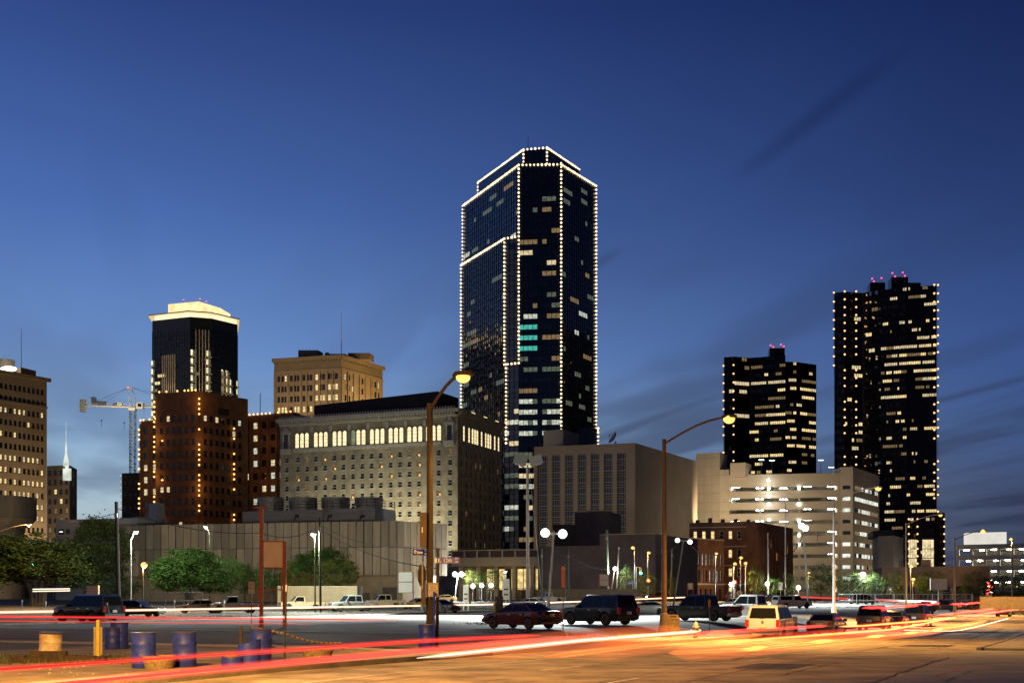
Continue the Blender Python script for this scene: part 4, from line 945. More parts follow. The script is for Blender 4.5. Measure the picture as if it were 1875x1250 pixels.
for i in range(9): MB().tube([(a_.x-tg2.l.x+10+1.0*i, -1+0, q0.z), (a_.x-tg2.l.x+10+1.0*i, -1, q0.z+1)], .05, 4).build('rail_post', steel, tg2.o)

# ---- left edge of the skyline
Hc = 75
m1 = U(85.8, 692.6, Hc); m0 = U(0, 677, Hc); dm = (m0-m1).normalized(); m0 = m0+dm*12
tc1 = Bld('cornice_office', 'tan office tower with rows of square windows at the left edge', 'office building', m1)
def pkc(r, c):
    rr = random.Random(r*31+c); hot = {10: .25, 8: .5, 7: .5, 6: .6, 5: .45, 4: .3, 3: .4, 11: .15, 12: .6}
    return LITP[rr.choice((0, 0, 1))] if rr.random() < hot.get(r, .08) else None
facade(tc1, m0, m1, 14, Hc-3, 15, 16, 1.0, 1.75, tan_stone, frame_dark, pkc, ml=.6, mr=1.0, sill=True)
tm = (m1-m0).normalized(); nm = Vector((tm.y, -tm.x)); Lm = (m1-m0).length
tc1.boxat('cornice', m0+nm*1.0, tm, Lm+1, .99, Hc-1.2, Hc, tan_stone); tc1.boxat('string_course', m0+nm*.5, tm, Lm, .49, Hc-10.2, Hc-9.6, tan_stone)
ec = [m1+Vector((-14, 7)), m0+Vector((-14, 7))]
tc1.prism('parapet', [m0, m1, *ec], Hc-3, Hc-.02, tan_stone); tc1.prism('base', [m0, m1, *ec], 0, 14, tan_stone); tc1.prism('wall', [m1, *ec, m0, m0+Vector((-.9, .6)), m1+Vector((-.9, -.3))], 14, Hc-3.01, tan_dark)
a_ = W(38, 672, 425); b_ = W(66, 672, 432); tc1.prism('penthouse', [a_.xy, b_.xy, b_.xy+Vector((-4, 5)), a_.xy+Vector((-4, 5))], Hc, a_.z, tan_dark)
a_ = W(-12, 656, 428); b_ = W(10, 655, 428); tc1.prism('roof_sign_box', [a_.xy, b_.xy, b_.xy+Vector((2, 3)), a_.xy+Vector((2, 3))], Hc, a_.z, white_stone)
q = W(16, 675, 424); MB().sphere((0, 0, 0), 1.6, 12, 0, .5).build('flood_lamp', emis('roof_flood', (1, .9, .7), 6, sample=True), tc1.o, True, loc=(q.x-tc1.l.x, q.y-tc1.l.y, q.z)).scale = (1.7, 1, 1)
q = W(39, 602, 430); MB().tube([(q.x-tc1.l.x, q.y-tc1.l.y, Hc), (q.x-tc1.l.x, q.y-tc1.l.y, q.z-8), (q.x-tc1.l.x, q.y-tc1.l.y, q.z)], [.16, .1, .06], 5).build('mast', steel, tc1.o)
q0 = W(86, 852, 560); q1 = W(127, 851, 556); q2 = W(141, 855, 575)
tc2 = Bld('spire_office', 'small tan tower with a white floodlit spire beside the construction crane', 'office building', q1.xy)
facade(tc2, q0.xy, q1.xy, 20, q1.z-1, 9, 4, 1.5, 2.2, tan_dark, frame_dark, prob(.2, (0, 3), 6)); facade(tc2, q1.xy, q2.xy, 20, q1.z-1, 9, 3, 1.5, 2.2, tan_dark, frame_dark, prob(.15, (0, 3), 7))
bb = [q2.xy, q2.xy+(q0.xy-q1.xy), q0.xy]
tc2.prism('parapet', [q0.xy, q1.xy, *bb[:2]], q1.z-1, q1.z, tan_dark); tc2.prism('wall', [*bb, q0.xy+Vector((.5, .8)), q1.xy+Vector((0, .8)), q2.xy+Vector((-.8, .2))], 0, q1.z-1.01, tan_dark); tc2.prism('base', [q0.xy, q1.xy, *bb[:2]], 0, 20, tan_dark)
sp_ = W(118, 851, 552); spl = emis('spire_glow', (.92, 1, .86), .7, .3, .3)  # floodlighting put in as glow; the spire is no lamp
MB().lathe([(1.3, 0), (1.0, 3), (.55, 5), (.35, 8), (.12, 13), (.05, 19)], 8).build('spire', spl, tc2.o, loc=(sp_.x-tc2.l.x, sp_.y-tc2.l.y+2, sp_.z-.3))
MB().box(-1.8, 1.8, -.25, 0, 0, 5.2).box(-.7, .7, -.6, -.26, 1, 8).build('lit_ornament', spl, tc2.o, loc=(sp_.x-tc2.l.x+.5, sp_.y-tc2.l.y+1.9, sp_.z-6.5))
# round concrete ramp drum
cx_, cy_ = W(-28, 900, 330).xy
td = thing('concrete_rotunda', 'round concrete drum on a narrower stem at the left edge', 'building', (cx_, cy_, 0)); zt = W(0, 905, 320).z; rr_ = 12.6
MB().lathe([(rr_-3, 0), (rr_-3, zt-7.8), (rr_-1.6, zt-7), (rr_, zt-5.6), (rr_, zt), (rr_-.4, zt), (rr_-.4, zt-.5), (.1, zt-.5)], 40).build('drum', conc_wall, td)
MB().box(-1, 2, -2, 0, zt-.4, zt+1.3).box(2.5, 3.6, -3, -1.5, zt-.4, zt+.9).build('roof_plant', conc_wall, td)
for a, h in ((-70, 2.2), (-55, 1.6), (-100, 2)): MB().tube([(10*math.cos(R(a)), 10*math.sin(R(a)), zt-.4), (10*math.cos(R(a)), 10*math.sin(R(a)), zt+h)], .08, 5).sphere((10*math.cos(R(a)), 10*math.sin(R(a)), zt+h), .5, 8).build('roof_lamp', steel, td)
q0 = W(102, 951, 268); q1 = W(252, 947, 262)
tw = Bld('white_block', 'low white flat roofed building behind the dark trees at left', 'building', q0.xy)
wr = mat('white_render', (.46, .43, .37), .8, var=.08, scale=.2)
tw.prism('wall', [q0.xy, q1.xy, q1.xy+Vector((2, 12)), q0.xy+Vector((2, 12))], 0, q0.z, wr); tq = (q1.xy-q0.xy).normalized(); nq = Vector((tq.y, -tq.x))
for u, w2 in ((.85, 1.2), (2.6, .9), (5, 1.2), (8, 1.2)):
    o = tw.boxat('window', q0.xy+tq*u+nq*.06, tq, w2, .05, q0.z-3.1, q0.z-2, glass)
tw.boxat('tube_lamp', q0.xy+tq*1.0+nq*.12, tq, .8, .05, q0.z-2.6, q0.z-2.5, emis('tube_white', (1, 1, 1), 3))
a_ = W(220, 935, 300); b_ = W(287, 931, 296); c_2 = W(272, 905, 300)
ty = Bld('stepped_white_wall', 'stepped pale concrete wall at the foot of the brown brick block', 'wall', a_.xy)
ty.prism('low_step', [a_.xy, b_.xy, b_.xy+Vector((1, 4)), a_.xy+Vector((1, 4))], 0, W(0, 946, 298).z, wr); ty.prism('upper_step', [c_2.xy, b_.xy+Vector((0, .05)), b_.xy+Vector((1, 3)), c_2.xy+Vector((1, 3))], W(0, 946, 298).z, W(0, 921, 298).z, wr)
q0 = W(223, 866, 500); q1 = W(262, 864, 497)
tz = Bld('dark_brick_block', 'narrow dark brick block under the crane with a column of small lamps', 'building', q0.xy)
facade(tz, q0.xy, q1.xy, 10, q0.z-1.5, 8, 4, 1.1, 1.5, mat('dark_brick', (.075, .05, .035), .85, var=.2, scale=.4), frame_dark)
tz.prism('parapet', [q0.xy, q1.xy, q1.xy+Vector((2, 9)), q0.xy+Vector((2, 9))], q0.z-1.5, q0.z, MATS['dark_brick']); tz.prism('wall', [q1.xy, q1.xy+Vector((2, 9)), q0.xy+Vector((2, 9)), q0.xy, q0.xy+Vector((.3, .8)), q1.xy+Vector((-.3, .8))], 0, q0.z-1.51, MATS['dark_brick'])
bulbs(tz, [up(q0.xy+Vector((-.3, -.3)), q0.z-1), up(q0.xy+Vector((-.3, -.3)), q0.z-15)], 2.4, .2, LITP[0])

# ---- tower crane
Yc = 580; cr = thing('tower_crane', 'white hammerhead tower crane standing left of the crown tower', 'crane', (W(243, 0, Yc).x, Yc, 0))
cw_ = mat('crane_white', (.5, .48, .42), .6, var=.1); cd_ = mat('crane_steel', (.11, .12, .13), .6, metal=.3, var=.2)
zsl = W(0, 750, Yc).z; hw = 1.15
mb = MB()
for x in (-hw, hw):
    for y in (-hw, hw): mb.tube([(x, y, 0), (x, y, zsl)], .16, 4)
z = 30; fl = 1
while z < zsl-1.5:
    for a, b_ in (((-hw, -hw), (hw, -hw)), ((hw, -hw), (hw, hw)), ((-hw, hw), (hw, hw)), ((-hw, -hw), (-hw, hw))):
        p, q = (a, b_) if fl > 0 else (b_, a); mb.tube([(*p, z), (*q, z+1.5)], .07, 4); mb.tube([(*a, z), (*b_, z)], .06, 4)
    z += 1.5; fl = -fl
mb.build('mast', cd_, cr)
MB().box(-1.5, 1.5, -1.5, 1.5, zsl-.4, zsl+.9).build('slewing_ring', cw_, cr)
def cq(px, py): v = W(px, py, Yc); return v.x-cr.location.x, v.z
cj = MB(); xl, zl_ = cq(157, 741); xr, _ = cq(243, 746); zb_ = zsl+1.2
cj.tube([(xl, -.8, zl_-.3), (1, -.8, zb_)], .3, 5); cj.tube([(xl, .8, zl_-.3), (1, .8, zb_)], .3, 5)
for i in range(14): x = xl+(1-xl)*i/13; zz_ = zl_-.3+(zb_-zl_+.3)*i/13; cj.box(x-.1, x+.1, -.8, .8, zz_-.1, zz_+.1); cj.tube([(x, -.9, zz_), (x, -.9, zz_+1.1)], .05, 4)
cj.tube([(xl, -.9, zl_+.8), (1, -.9, zb_+1.1)], .05, 4); cj.build('counter_jib', cw_, cr)
for i in range(2): x, z = cq(149.5+4.6*i, 741); MB().box(x-.55, x+.55, -1.1, 1.1, z-3.1, z+2.4).build('counterweight', mat('counterweight_concrete', (.4, .37, .3), .85, var=.15), cr)
for px, py, hw2, hh in ((172, 737, 1.0, 2.2), (186, 738.5, 1.9, 1.0), (211, 741, 1.0, .8), (219, 741.5, 1.2, 1.2)):
    x, z = cq(px, py); MB().box(x-hw2, x+hw2, -.7, .7, z-.6, z+hh).build('winch', cd_ if px < 215 else cw_, cr)
x, z = cq(166, 733); MB().tube([(x+1.5, 0, z-1), (x+1.4, 0, z+1.6)], .12, 4).tube([(x-.6, 0, z+1.2), (x+2.2, 0, z+1.8)], .12, 4).build('davit', cd_, cr)
xa, za = cq(234, 710); xb, zb2 = cq(241, 709); xf, zf = cq(250, 742)
MB().tube([(xa, 0, za), (-1, -.8, zb_)], .22, 5).tube([(xb, 0, zb2), (xf, -.6, zf)], .2, 5).tube([(xb, 0, zb2), (xf, .6, zf)], .2, 5).tube([(xa, 0, za), (xb+1, .6, zb2)], .2, 5).tube([(xa+1, 0, za-6), (xf-1.5, 0, zf+2)], .1, 4).box(xa-.5, xb+.5, -.4, .4, za-.2, za+.4).build('a_frame', cw_, cr)
MB().sphere((xa+.2, -.45, za+.2), .35, 8).build('beacon', bulb_rd, cr, True)
x, z = cq(257, 743); MB().box(x-1.6, x+1.4, -1.2, 1.0, z-1.4, z+1.4).build('cab', cw_, cr); MB().box(x-.8, x+.8, -1.26, -1.21, z-.5, z+.9).build('cab_window', glass, cr)
jb = MB(); xe, ze = cq(330, 745); z1 = zsl+1.1
jb.tube([(1, -.7, z1), (xe, -.7, z1+.6)], .18, 4).tube([(1, .7, z1), (xe, .7, z1+.6)], .18, 4).tube([(2, 0, z1+1.6), (xe, 0, z1+2)], .18, 4)
for i in range(16): x = 1+(xe-1)*i/16; x2 = 1+(xe-1)*(i+1)/16; jb.tube([(x, -.7, z1), ((x+x2)/2, 0, z1+1.7), (x2, -.7, z1)], .07, 4); jb.tube([(x, .7, z1), ((x+x2)/2, 0, z1+1.7), (x2, .7, z1)], .07, 4)
jb.build('jib', cw_, cr)
x, z = cq(175, 735); MB().tube([(xa, 0, za), (x, 0, z)], .09, 4).tube([(xa, .4, za), (x+4, .4, z-.5)], .06, 4).tube([(xb, 0, zb2), (xe, 0, z1+3)], .07, 4).tube([(xb, 0, zb2), (xe*.8, 0, z1+2)], .06, 4).build('pendant_cables', cd_, cr)
x, z = cq(262, 747); MB().tube([(x, 0, z), (x, 0, z-9)], .04, 3).tube([(x+.8, 0, z), (x+.8, 0, z-9)], .04, 3).box(x-.3, x+1.1, -.3, .3, z-10, z-9).build('hoist_line', cd_, cr)

# ---- windowless concrete hall with cooling towers
n0 = W(214, 961, 246); n1 = W(728, 953, 230); n2 = W(820, 959.4, 241)
zt = n1.z; z0 = W(0, 1052, 230).z; zm = W(0, 1001, 231).z
th = Bld('concrete_hall', 'windowless concrete panel hall with four cooling towers on its roof', 'hall', n1.xy)
core = conc_wall
rec_ = lambda p, q, d: None
tA = (n1.xy-n0.xy).normalized(); nA = Vector((tA.y, -tA.x)); LA = (n1.xy-n0.xy).length; tB = (n2.xy-n1.xy).normalized(); nB = Vector((tB.y, -tB.x)); LB = (n2.xy-n1.xy).length
th.prism('core_wall', [n0.xy-nA*.3, n1.xy-nA*.3, n2.xy-nB*.3, n2.xy+Vector((-20, 20)), n0.xy+Vector((4, 18))], z0+.05, zt-.05, mat('hall_core', (.06, .052, .045), .9, var=.2))
th.prism('base_wall', [n0.xy-nA*2.6, n1.xy-nA*2.6, n2.xy-nB*2.6, n2.xy+Vector((-20, 20)), n0.xy+Vector((4, 18))], 0, z0+.04, mat('hall_base', (.2, .165, .12), .9, var=.25, scale=.4))
pn = [mat('hall_panel_%s' % k, tuple(.85*q for q in c), .9, var=.24, scale=.5, bump=.25, bscale=5, stretch=(1.6, 1.6, .22)) for k, c in (('a', (.25, .215, .175)), ('b', (.19, .163, .13)), ('c', (.3, .26, .205)))]
for p0, t, n, Ln, k in ((n0.xy, tA, nA, LA, 36), (n1.xy, tB, nB, LB, 8)):
    for i in range(k):
        for za_, zb_ in ((z0, zm-.06), (zm+.06, zt)):
            g_ = .26 if i % 4 == 3 else .13
            th.boxat('panel', p0+t*(Ln*i/k+.02)+n*random.uniform(0, .02), t, Ln/k-g_, .3, za_, zb_, random.choice(pn))
r0 = n1.xy-nA*4
a_ = W(444, 934, 262); b_ = W(687, 929, 250); c_3 = W(724, 932, 258)
th.prism('plant_room', [a_.xy, b_.xy, c_3.xy, c_3.xy+(a_.xy-b_.xy)], zt-.04, b_.z, mat('plant_room_metal', (.17, .155, .15), .6, var=.15, scale=.5, stretch=(.2, .2, 4)))
ta_ = (b_.xy-a_.xy).normalized(); na_ = Vector((ta_.y, -ta_.x)); lab = (b_.xy-a_.xy).length
rib = mat('cooling_tower_metal', (.16, .155, .16), .55, metal=.2, var=.15, scale=1, stretch=(1, 1, .3))
for xa_, xb_ in ((472, 519), (530, 580), (589, 640), (650, 701)):
    Yc_ = 262-8*(xa_-472)/180.; q = W((xa_+xb_)/2, 912, Yc_); rad = (xb_-xa_)/2/F*Yc_
    o = MB().lathe([(rad*.94, 0), (rad*.97, b_.z*0+.5), (rad, 1.2), (rad, q.z-b_.z+.1), (rad*.93, q.z-b_.z+.1), (rad*.93, q.z-b_.z-.3), (.1, q.z-b_.z-.3)], 32).build('cooling_tower', rib, th.o, loc=(q.x-th.l.x, q.y-th.l.y, b_.z))
    rb = MB()
    for j in range(24): a = 2*math.pi*j/24; rb.box(rad-.01, rad+.09, -.07, .07, .2, q.z-b_.z, 0, Matrix.Rotation(a, 4, 'Z'))
    rb.build('ribs', rib, o)
for k in range(3):
    z = b_.z+.55+.55*k; MB().tube([up(th.rel(a_.xy+na_*.1), z), up(th.rel(b_.xy+na_*.1), z-.0), up(th.rel(c_3.xy), z)], .05, 4).build('rail', black, th.o)
for i in range(19):
    p = th.rel(a_.xy+ta_*(lab*i/16)) if i < 17 else th.rel(b_.xy+(c_3.xy-b_.xy)*(i-16)/2.1); MB().tube([up(p, b_.z), up(p, b_.z+1.7)], .06, 4).build('rail_post', black, th.o)
for px in (540, 600, 660): q = W(px, 949, 236); MB().tube([(0, 0, 0), (0, 0, .9), (.25, -.2, 1.25), (.7, -.3, 1.2)], [.16, .16, .3, .34], 8).build('goose_neck_vent', black, th.o, True, loc=(q.x-th.l.x, q.y-th.l.y, zt))
q = W(722, 936, 258)
for sx_ in (-.3, .3): MB().tube([(sx_, 0, 0), (sx_, 0, 3.2)], .07, 4).build('ladder_rail', yellow_paint, th.o, loc=(q.x-th.l.x, q.y-th.l.y-.4, zt))
# doors and dark bay below the overhang
for px, w2, hdoor, m in ((745, 1.0, 2.2, black), (700, 3.2, 3.4, MATS['hall_core']), (664, 1.4, 2.4, black)):
    u = uofpx(n1.xy-nA*2.6, n1.xy-nA*2.6-tA*30, px); p = n1.xy-nA*2.55-tA*30*u if px < 728 else W(px, 0, 240).xy+Vector((0, 1)); th.boxat("door", p, tA, w2, .04, 0, hdoor, m)
# ---- covered footbridge and lit ground floor right of the hall
q0 = W(826, 1008, 300); q1 = W(992, 1012, 292); fb = Bld('footbridge', 'concrete footbridge with railings crossing in front of the hotel base', 'bridge', q0.xy)
tq = (q1.xy-q0.xy).normalized(); Lq = (q1.xy-q0.xy).length; nq = Vector((tq.y, -tq.x)); zd = W(0, 1020, 298).z; zu = W(0, 1036, 298).z; zr_ = W(0, 1006, 298).z
fb.boxat('deck', q0.xy, tq, Lq, 6, zu, zd, beige)
fb.boxat('top_rail', q0.xy, tq, Lq, .25, zr_-.25, zr_, beige); fb.boxat('fence_mesh', q0.xy-nq*.3, tq, Lq, .05, zd, zr_-.3, plum)
for i in range(8): fb.boxat('rail_post', q0.xy+tq*(Lq*i/7.1)-nq*.01, tq, .35, .22, zd, zr_-.26, beige)
for i in range(5): fb.boxat('column', q0.xy+tq*(1+Lq*i/5)-nq*2, tq, .9, .9, 0, zu-.01, beige)
lw = emis('lit_shopfront', (1, .72, .28), .9, .6, .8)
for i in range(9): fb.boxat('shop_pane', q0.xy+tq*(6.3+1.55*i)-nq*7, tq, 1.3, .1, 3.3, zu-.6, lw if i not in (3,) else glass)
fb.boxat('shop_wall', q0.xy-nq*7.11, tq, Lq, 1.5, 0, zu, tan_dark); fb.boxat('awning', q0.xy+tq*1-nq*3, tq, 6, 3, 4.0, 4.2, white_stone); fb.boxat('louvre_window', q0.xy+tq*3.2-nq*6.9, tq, 1.6, .1, 1.6, 3.4, black)

# services on the shed wall
for i, (u, z, w_, h_) in enumerate(((2.5, 3, 1.1, .8), (6, 5.5, .7, .7), (9, 2.2, 1.2, 2.4), (4.2, 7, .9, .5))):
    ts.boxat('wall_vent', W(1100, 979, 262).xy+Vector((u, -.15)), Vector((1, -.04)).normalized(), w_, .12, z, z+h_, steel if i % 2 else conc_wall)
MB().tube([(10.6, -.6, 0), (10.6, -.6, 12)], .09, 6).build('downpipe', steel, ts.o); MB().tube([(1.3, -.3, 0), (1.3, -.3, 12.5)], .09, 6).build('downpipe', steel, ts.o)
# ================================================================== poles, lamps, signs
lens_s = emis('sodium_lens', (1, .56, .13), 1.9, sample=False); lens_w = emis('white_lens', (.92, 1, .93), 6, sample=False)
painted_pole = mat('painted_pole', (.1, .062, .038), .6, var=.2, scale=3); grey_pole = mat('grey_pole', (.36, .36, .35), .6, var=.15, scale=3); green_pole = mat('treated_pole', (.08, .095, .06), .85, var=.3, scale=4, bump=.3, stretch=(3, 3, .3))
LG = 'street lamps and lot lights'
def lamp(name, bpx, bpy, lpx, lpy, label, power, col=SOD, lens=None, omni=False, pm=None, r=.12, dirv=None, base=True, lr=.24, rtop=None, wood_pole=False, straight=False):
    b = G(bpx, bpy); d = dirv or M; u = (lpx-CX)/F; den = d.x-u*d.y
    a = (u*b.y-b.x)/den if abs(den) > .02 else 0
    lp = Vector((b.x, b.y))+d*a; zl = CH+(HY-lpy)/F*lp.y-b.z; lp = lp-b.xy
    t = thing(name, label, 'street lamp', tuple(b)); pm = pm or steel; lens = lens or (lens_s if col == SOD else lens_w)
    zt = zl-(.9 if abs(a) > .6 and not straight else .15); top = zt
    MB().tube([(0, 0, 0), (0, 0, zt)], [r, rtop or r*.7], 10).build('pole', pm, t, True)
    if base: MB().lathe([(r*2.6, 0), (r*2.5, .5), (r*1.7, .75), (r*1.5, 1.25), (r*1.05, 1.4)], 10).build('base', pm, t, True)
    if abs(a) > .35:
        pts = [(0, 0, zt-.25)]+[(lp.x*f_, lp.y*f_, zt-.25+(zl-zt+.3)*math.sin(f_*math.pi/2)) for f_ in (.15, .3, .5, .7, .85, 1)]
        MB().tube(pts, [.06]*7, 6).build('arm', pm, t, True)
    dn = Vector((lp.x, lp.y)).normalized() if abs(a) > .1 else Vector((1, 0)); ang = math.atan2(dn.y, dn.x)
    h = MB().lathe([(.05, .2), (.2, .16), (.26, .05), (.25, 0)], 10).build('lamp_head', pm, t, True, loc=(lp.x, lp.y, zl), rz=ang); h.scale = (1.7, 1, 1)
    MB().sphere((0, 0, 0), lr, 10, 0, .8).build('lens', lens, t, True, loc=(lp.x, lp.y, zl-.05))
    point('lamp_light', (lp.x, lp.y, zl-.45), power, col, .22, t, *(() if omni else (125, (d.x*.5, d.y*.5, -1) if abs(a) > .6 else (0, -.4, -1), .6))); return t
lamp('street_lamp', 787, 1188, 848, 688, 'wooden pole street lamp with a glowing amber head beside the street signs', 5500, pm=wood, r=.14, base=False, rtop=.11, lr=.26)
lamp('street_lamp', 1216, 1170, 1335, 765, 'brown steel street lamp with the brightest amber head by the trash bin', 27000, pm=painted_pole, r=.15, lr=.3)
lamp('street_lamp', 1527, 1133, 1608, 893, 'grey street lamp with an amber head above the silver sedan', 40000, pm=grey_pole, r=.15, lr=.3)
lamp('street_lamp', 1659, 1128, 1722, 942, 'grey street lamp with an amber head in front of the taller black tower', 30000, pm=grey_pole, r=.13)
lamp('street_lamp', 1748, 1126, 1800, 972, 'brown street lamp with an amber head left of the lit garage', 36000, pm=painted_pole, r=.13, lr=.36)
lamp('street_lamp', 1853, 1118, 1851, 986, 'amber street lamp on a brown pole in front of the lit garage', 20000, pm=painted_pole, r=.12, lr=.33)
lamp('street_lamp', 262, 1120, 264, 1033, 'low bright amber lamp beside the umbrella shaped oak', 9000, omni=True, pm=black, r=.08, lr=.4, base=False)
lamp('lot_light', 240, 1115, 249, 973, 'white lot light on a thin pole beside the dark wooden utility pole', 12000, WHT, omni=True, pm=steel, r=.1, lr=.28, base=False)
lamp('lot_light', 384, 1110, 377, 964, 'greenish white lot light above the umbrella shaped oak', 12000, (.92, 1, .78), omni=True, pm=green_pole, r=.1, lr=.28, base=False)
lamp('lot_light', 577, 1120, 574, 977, 'white lot light among the trees beside a bare green pole', 28000, (.95, 1, .82), omni=True, pm=green_pole, r=.1, lr=.3, base=False)
lamp('street_lamp', 757, 1100, 763, 976, 'amber lamp in front of the concrete hall left of the street signs', 12000, omni=True, pm=green_pole, r=.1, lr=.26, base=False)
lamp('lot_light', 926, 1107, 925, 1046, 'small white light above the white pay station panel', 1500, WHT, pm=steel, r=.07, lr=.24, base=False)
lamp('street_lamp', 1162, 1101, 1159, 1002, 'amber lamp in front of the plum shed, left of a pair', 9000, pm=steel, r=.1, lr=.36, base=False)
lamp('street_lamp', 1186, 1100, 1188, 1011, 'amber lamp in front of the plum shed, right of a pair', 9000, pm=steel, r=.1, lr=.33, base=False)
lamp('street_lamp', 1310, 1100, 1312, 1012, 'amber lamp before the sparkling factory windows', 9000, pm=steel, r=.1, lr=.3, base=False)
lamp('street_lamp', 1343, 1100, 1346, 1031, 'amber lamp left of a trio by the brick warehouse', 9000, pm=steel, r=.1, lr=.34, base=False)
lamp('street_lamp', 1356, 1101, 1357, 1020, 'amber lamp topmost of a trio by the brick warehouse', 9000, pm=steel, r=.1, lr=.34, base=False)
lamp('street_lamp', 1365, 1100, 1365, 1030, 'amber lamp right of a trio by the brick warehouse', 9000, pm=steel, r=.1, lr=.34, base=False)
lamp('street_lamp', 1480, 1098, 1481, 1047, 'small amber lamp low between the trees below the parking garage', 1500, pm=steel, r=.1, lr=.3, base=False)
lamp('street_lamp', 1667, 1100, 1669, 1036, 'upper amber lamp of a stacked pair by the brown shops', 6000, pm=grey_pole, r=.1, lr=.36, base=False)
lamp('street_lamp', 1671, 1099, 1672, 1060, 'lower amber lamp of a stacked pair by the brown shops', 1200, pm=grey_pole, r=.1, lr=.3, base=False)
lamp('street_lamp', -12, 1112, 53, 960, 'amber lamp on a long arm in front of the cornice office', 14000, omni=True, r=.1, lr=.26, base=False)
def cluster(name, bpx, bpy, heads, label, power, pm=wood, r=.14, lean=0, hr=.4, col=WHT, topy=None, spot=False):
    """floodlight heads bolted to one pole"""
    b = G(bpx, bpy); t = thing(name, label, 'floodlight', tuple(b)); Y = b.y
    zt = max(CH+(HY-h[1])/F*Y for h in heads)-b.z+.1; xt = sum((h[0]-CX)/F*Y for h in heads)/len(heads)-b.x if not lean else lean
    MB().tube([(0, 0, 0), (xt, 0, zt)], [r, r*.75], 10).build('pole', pm, t, True)
    xs = [(h[0]-CX)/F*Y-b.x for h in heads]
    MB().box(min(min(xs), xt)-.1, max(max(xs), xt)+.1, -.05, .05, zt-.3, zt-.18).build('crossarm', steel, t)
    for h, x in zip(heads, xs):
        z = CH+(HY-h[1])/F*Y-b.z
        hd = MB().lathe([(.06, .7), (.2, .66), (hr*.7, .3), (hr*.95, .0), (hr*.9, .0), (.05, .2)], 16).build('flood_head', black, t, True, loc=(x, -.1, z)); hd.rotation_euler = (R(-70), 0, 0)
        MB().sphere((0, 0, 0), hr*.9, 14, 0, .95).build('lens', lens_w, hd, True, loc=(0, 0, -.2))
        point('lamp_light', (x, -hr-.5, z-.35), power/len(heads), col, .35, t, *((84, (0, -1, -1.1), .7) if spot else ()))
        if spot: sg = 1 if (h[0] == max(q_[0] for q_ in heads)) and len(heads) > 1 else -1; point('lamp_light', (x+sg*.3, -hr-.5, z-.35), power*.45, col, .35, t, 100, (sg, -.35, -.55), .6)
    return t
fp = cluster('floodlight_pole', 1003, 1127, [(998, 974), (1030, 976)], 'leaning pole with the two brightest white floodlights above the red tinted black sedan', 230000, hr=.45, spot=True)
cluster('floodlight_pole', 1233, 1108, [(1240, 988), (1263, 991)], 'green pole with two white floodlights above the black pickup', 90000, hr=.4, spot=True)
cluster('floodlight_pole', 1480, 1104, [(1467, 962), (1474, 966)], 'tall white pole with a bright floodlight in front of the parking garage', 90000, pm=grey_pole, hr=.6, spot=True, r=.16)
cluster('floodlight_pole', 1582, 1099, [(1579, 1051)], 'white floodlight over the dark trees below the parking garage', 9000, pm=black, hr=.6)
cluster('floodlight_pole', 1116, 1100, [(1126, 1040)], 'white floodlight on a leaning wooden pole before the plum shed', 5000, pm=wood, hr=.45)
cluster('floodlight_pole', 832, 1098, [(833, 1050), (845, 1050)], 'pair of white floodlights at the entrance under the footbridge', 12000, pm=steel, hr=.55)
cluster('floodlight_pole', 1484, 1097, [(1463, 1042)], 'white lamp low in front of the pink wall by the trees', 2500, pm=steel, hr=.4) if False else None
# unlit floodlight mast
b = G(966, 1112); t = thing('floodlight_mast', 'tall unlit floodlight mast with two grey box heads before the slab office', 'floodlight', tuple(b)); Y = b.y
zt = CH+(HY-857)/F*Y-b.z
MB().tube([(0, 0, 0), (0, 0, zt)], [.26, .2], 10).build('pole', mat('pinkish_pole', (.3, .24, .22), .7, var=.15), t, True)
MB().tube([(-1.1, 0, zt+.4), (-.4, 0, zt+.05), (.4, 0, zt+.05), (1.2, 0, zt+.4)], .09, 6).tube([(0, 0, zt-.4), (0, 0, zt+.5)], .12, 6).build('yoke', steel, t)
for x, ry in ((-1.0, 12), (1.25, -14)):
    h = MB().add([(-.55, .6, -.3), (.5, .6, -.3), (.5, .6, .45), (-.55, .6, .45), (-1.0, -.5, -.75), (.9, -.5, -.75), (.9, -.5, .75), (-1.0, -.5, .75)], ((3, 2, 1, 0), (0, 1, 5, 4), (1, 2, 6, 5), (2, 3, 7, 6), (3, 0, 4, 7), (4, 5, 6, 7))).build('flood_head', mat('lamp_housing', (.36, .34, .32), .6, var=.1), t, loc=(x, 0, zt+.95)); h.rotation_euler = (R(-24), R(ry), 0)
MB().tube([(.25, 0, zt), (2.2, 0, 0.2)], .03, 4).build('guy_wire', steel, t)
# bare poles
def bare(px0, py0, px1, py1, label, r=.13, m=wood, cat='utility pole', name='utility_pole', cross=None):
    b = G(px0, py0); tp = W(px1, py1, b.y); t = thing(name, label, cat, tuple(b))
    MB().tube([(0, 0, 0), tuple(tp-b)], [r, r*.8], 10).build('pole', m, t, True)
    h = (tp-b).z
    if r > .08: MB().box(-.12, .12, -.3, -.12, h*.86, h*.9).build('bracket', steel, t, loc=((tp-b).x*.88, 0, 0))
    return t
bare(218, 1128, 213, 918, 'dark leaning wooden utility pole behind the black SUV at left', .19)
bare(587, 1120, 585, 948, 'bare green utility pole right of the lit lot light', .14, green_pole)
bare(1114, 1098, 1111, 970, 'pale green leaning pole above the black SUV', .3, green_pole)
bare(1128, 1098, 1134, 990, 'thin brown leaning pole right of the pale green pole', .14)
bare(1034, 1104, 1035, 1032, 'short thin grey pole right of the brightest floodlights', .13, green_pole)
bare(1041, 1103, 1041, 1006, 'taller thin grey pole right of the brightest floodlights', .16, green_pole)
bare(1228, 1098, 1231, 1005, 'thin pole just left of the two white floodlights', .18, green_pole)
bare(1407, 1098, 1406, 975, 'thin grey pole before the side of the brick warehouse', .14, grey_pole)
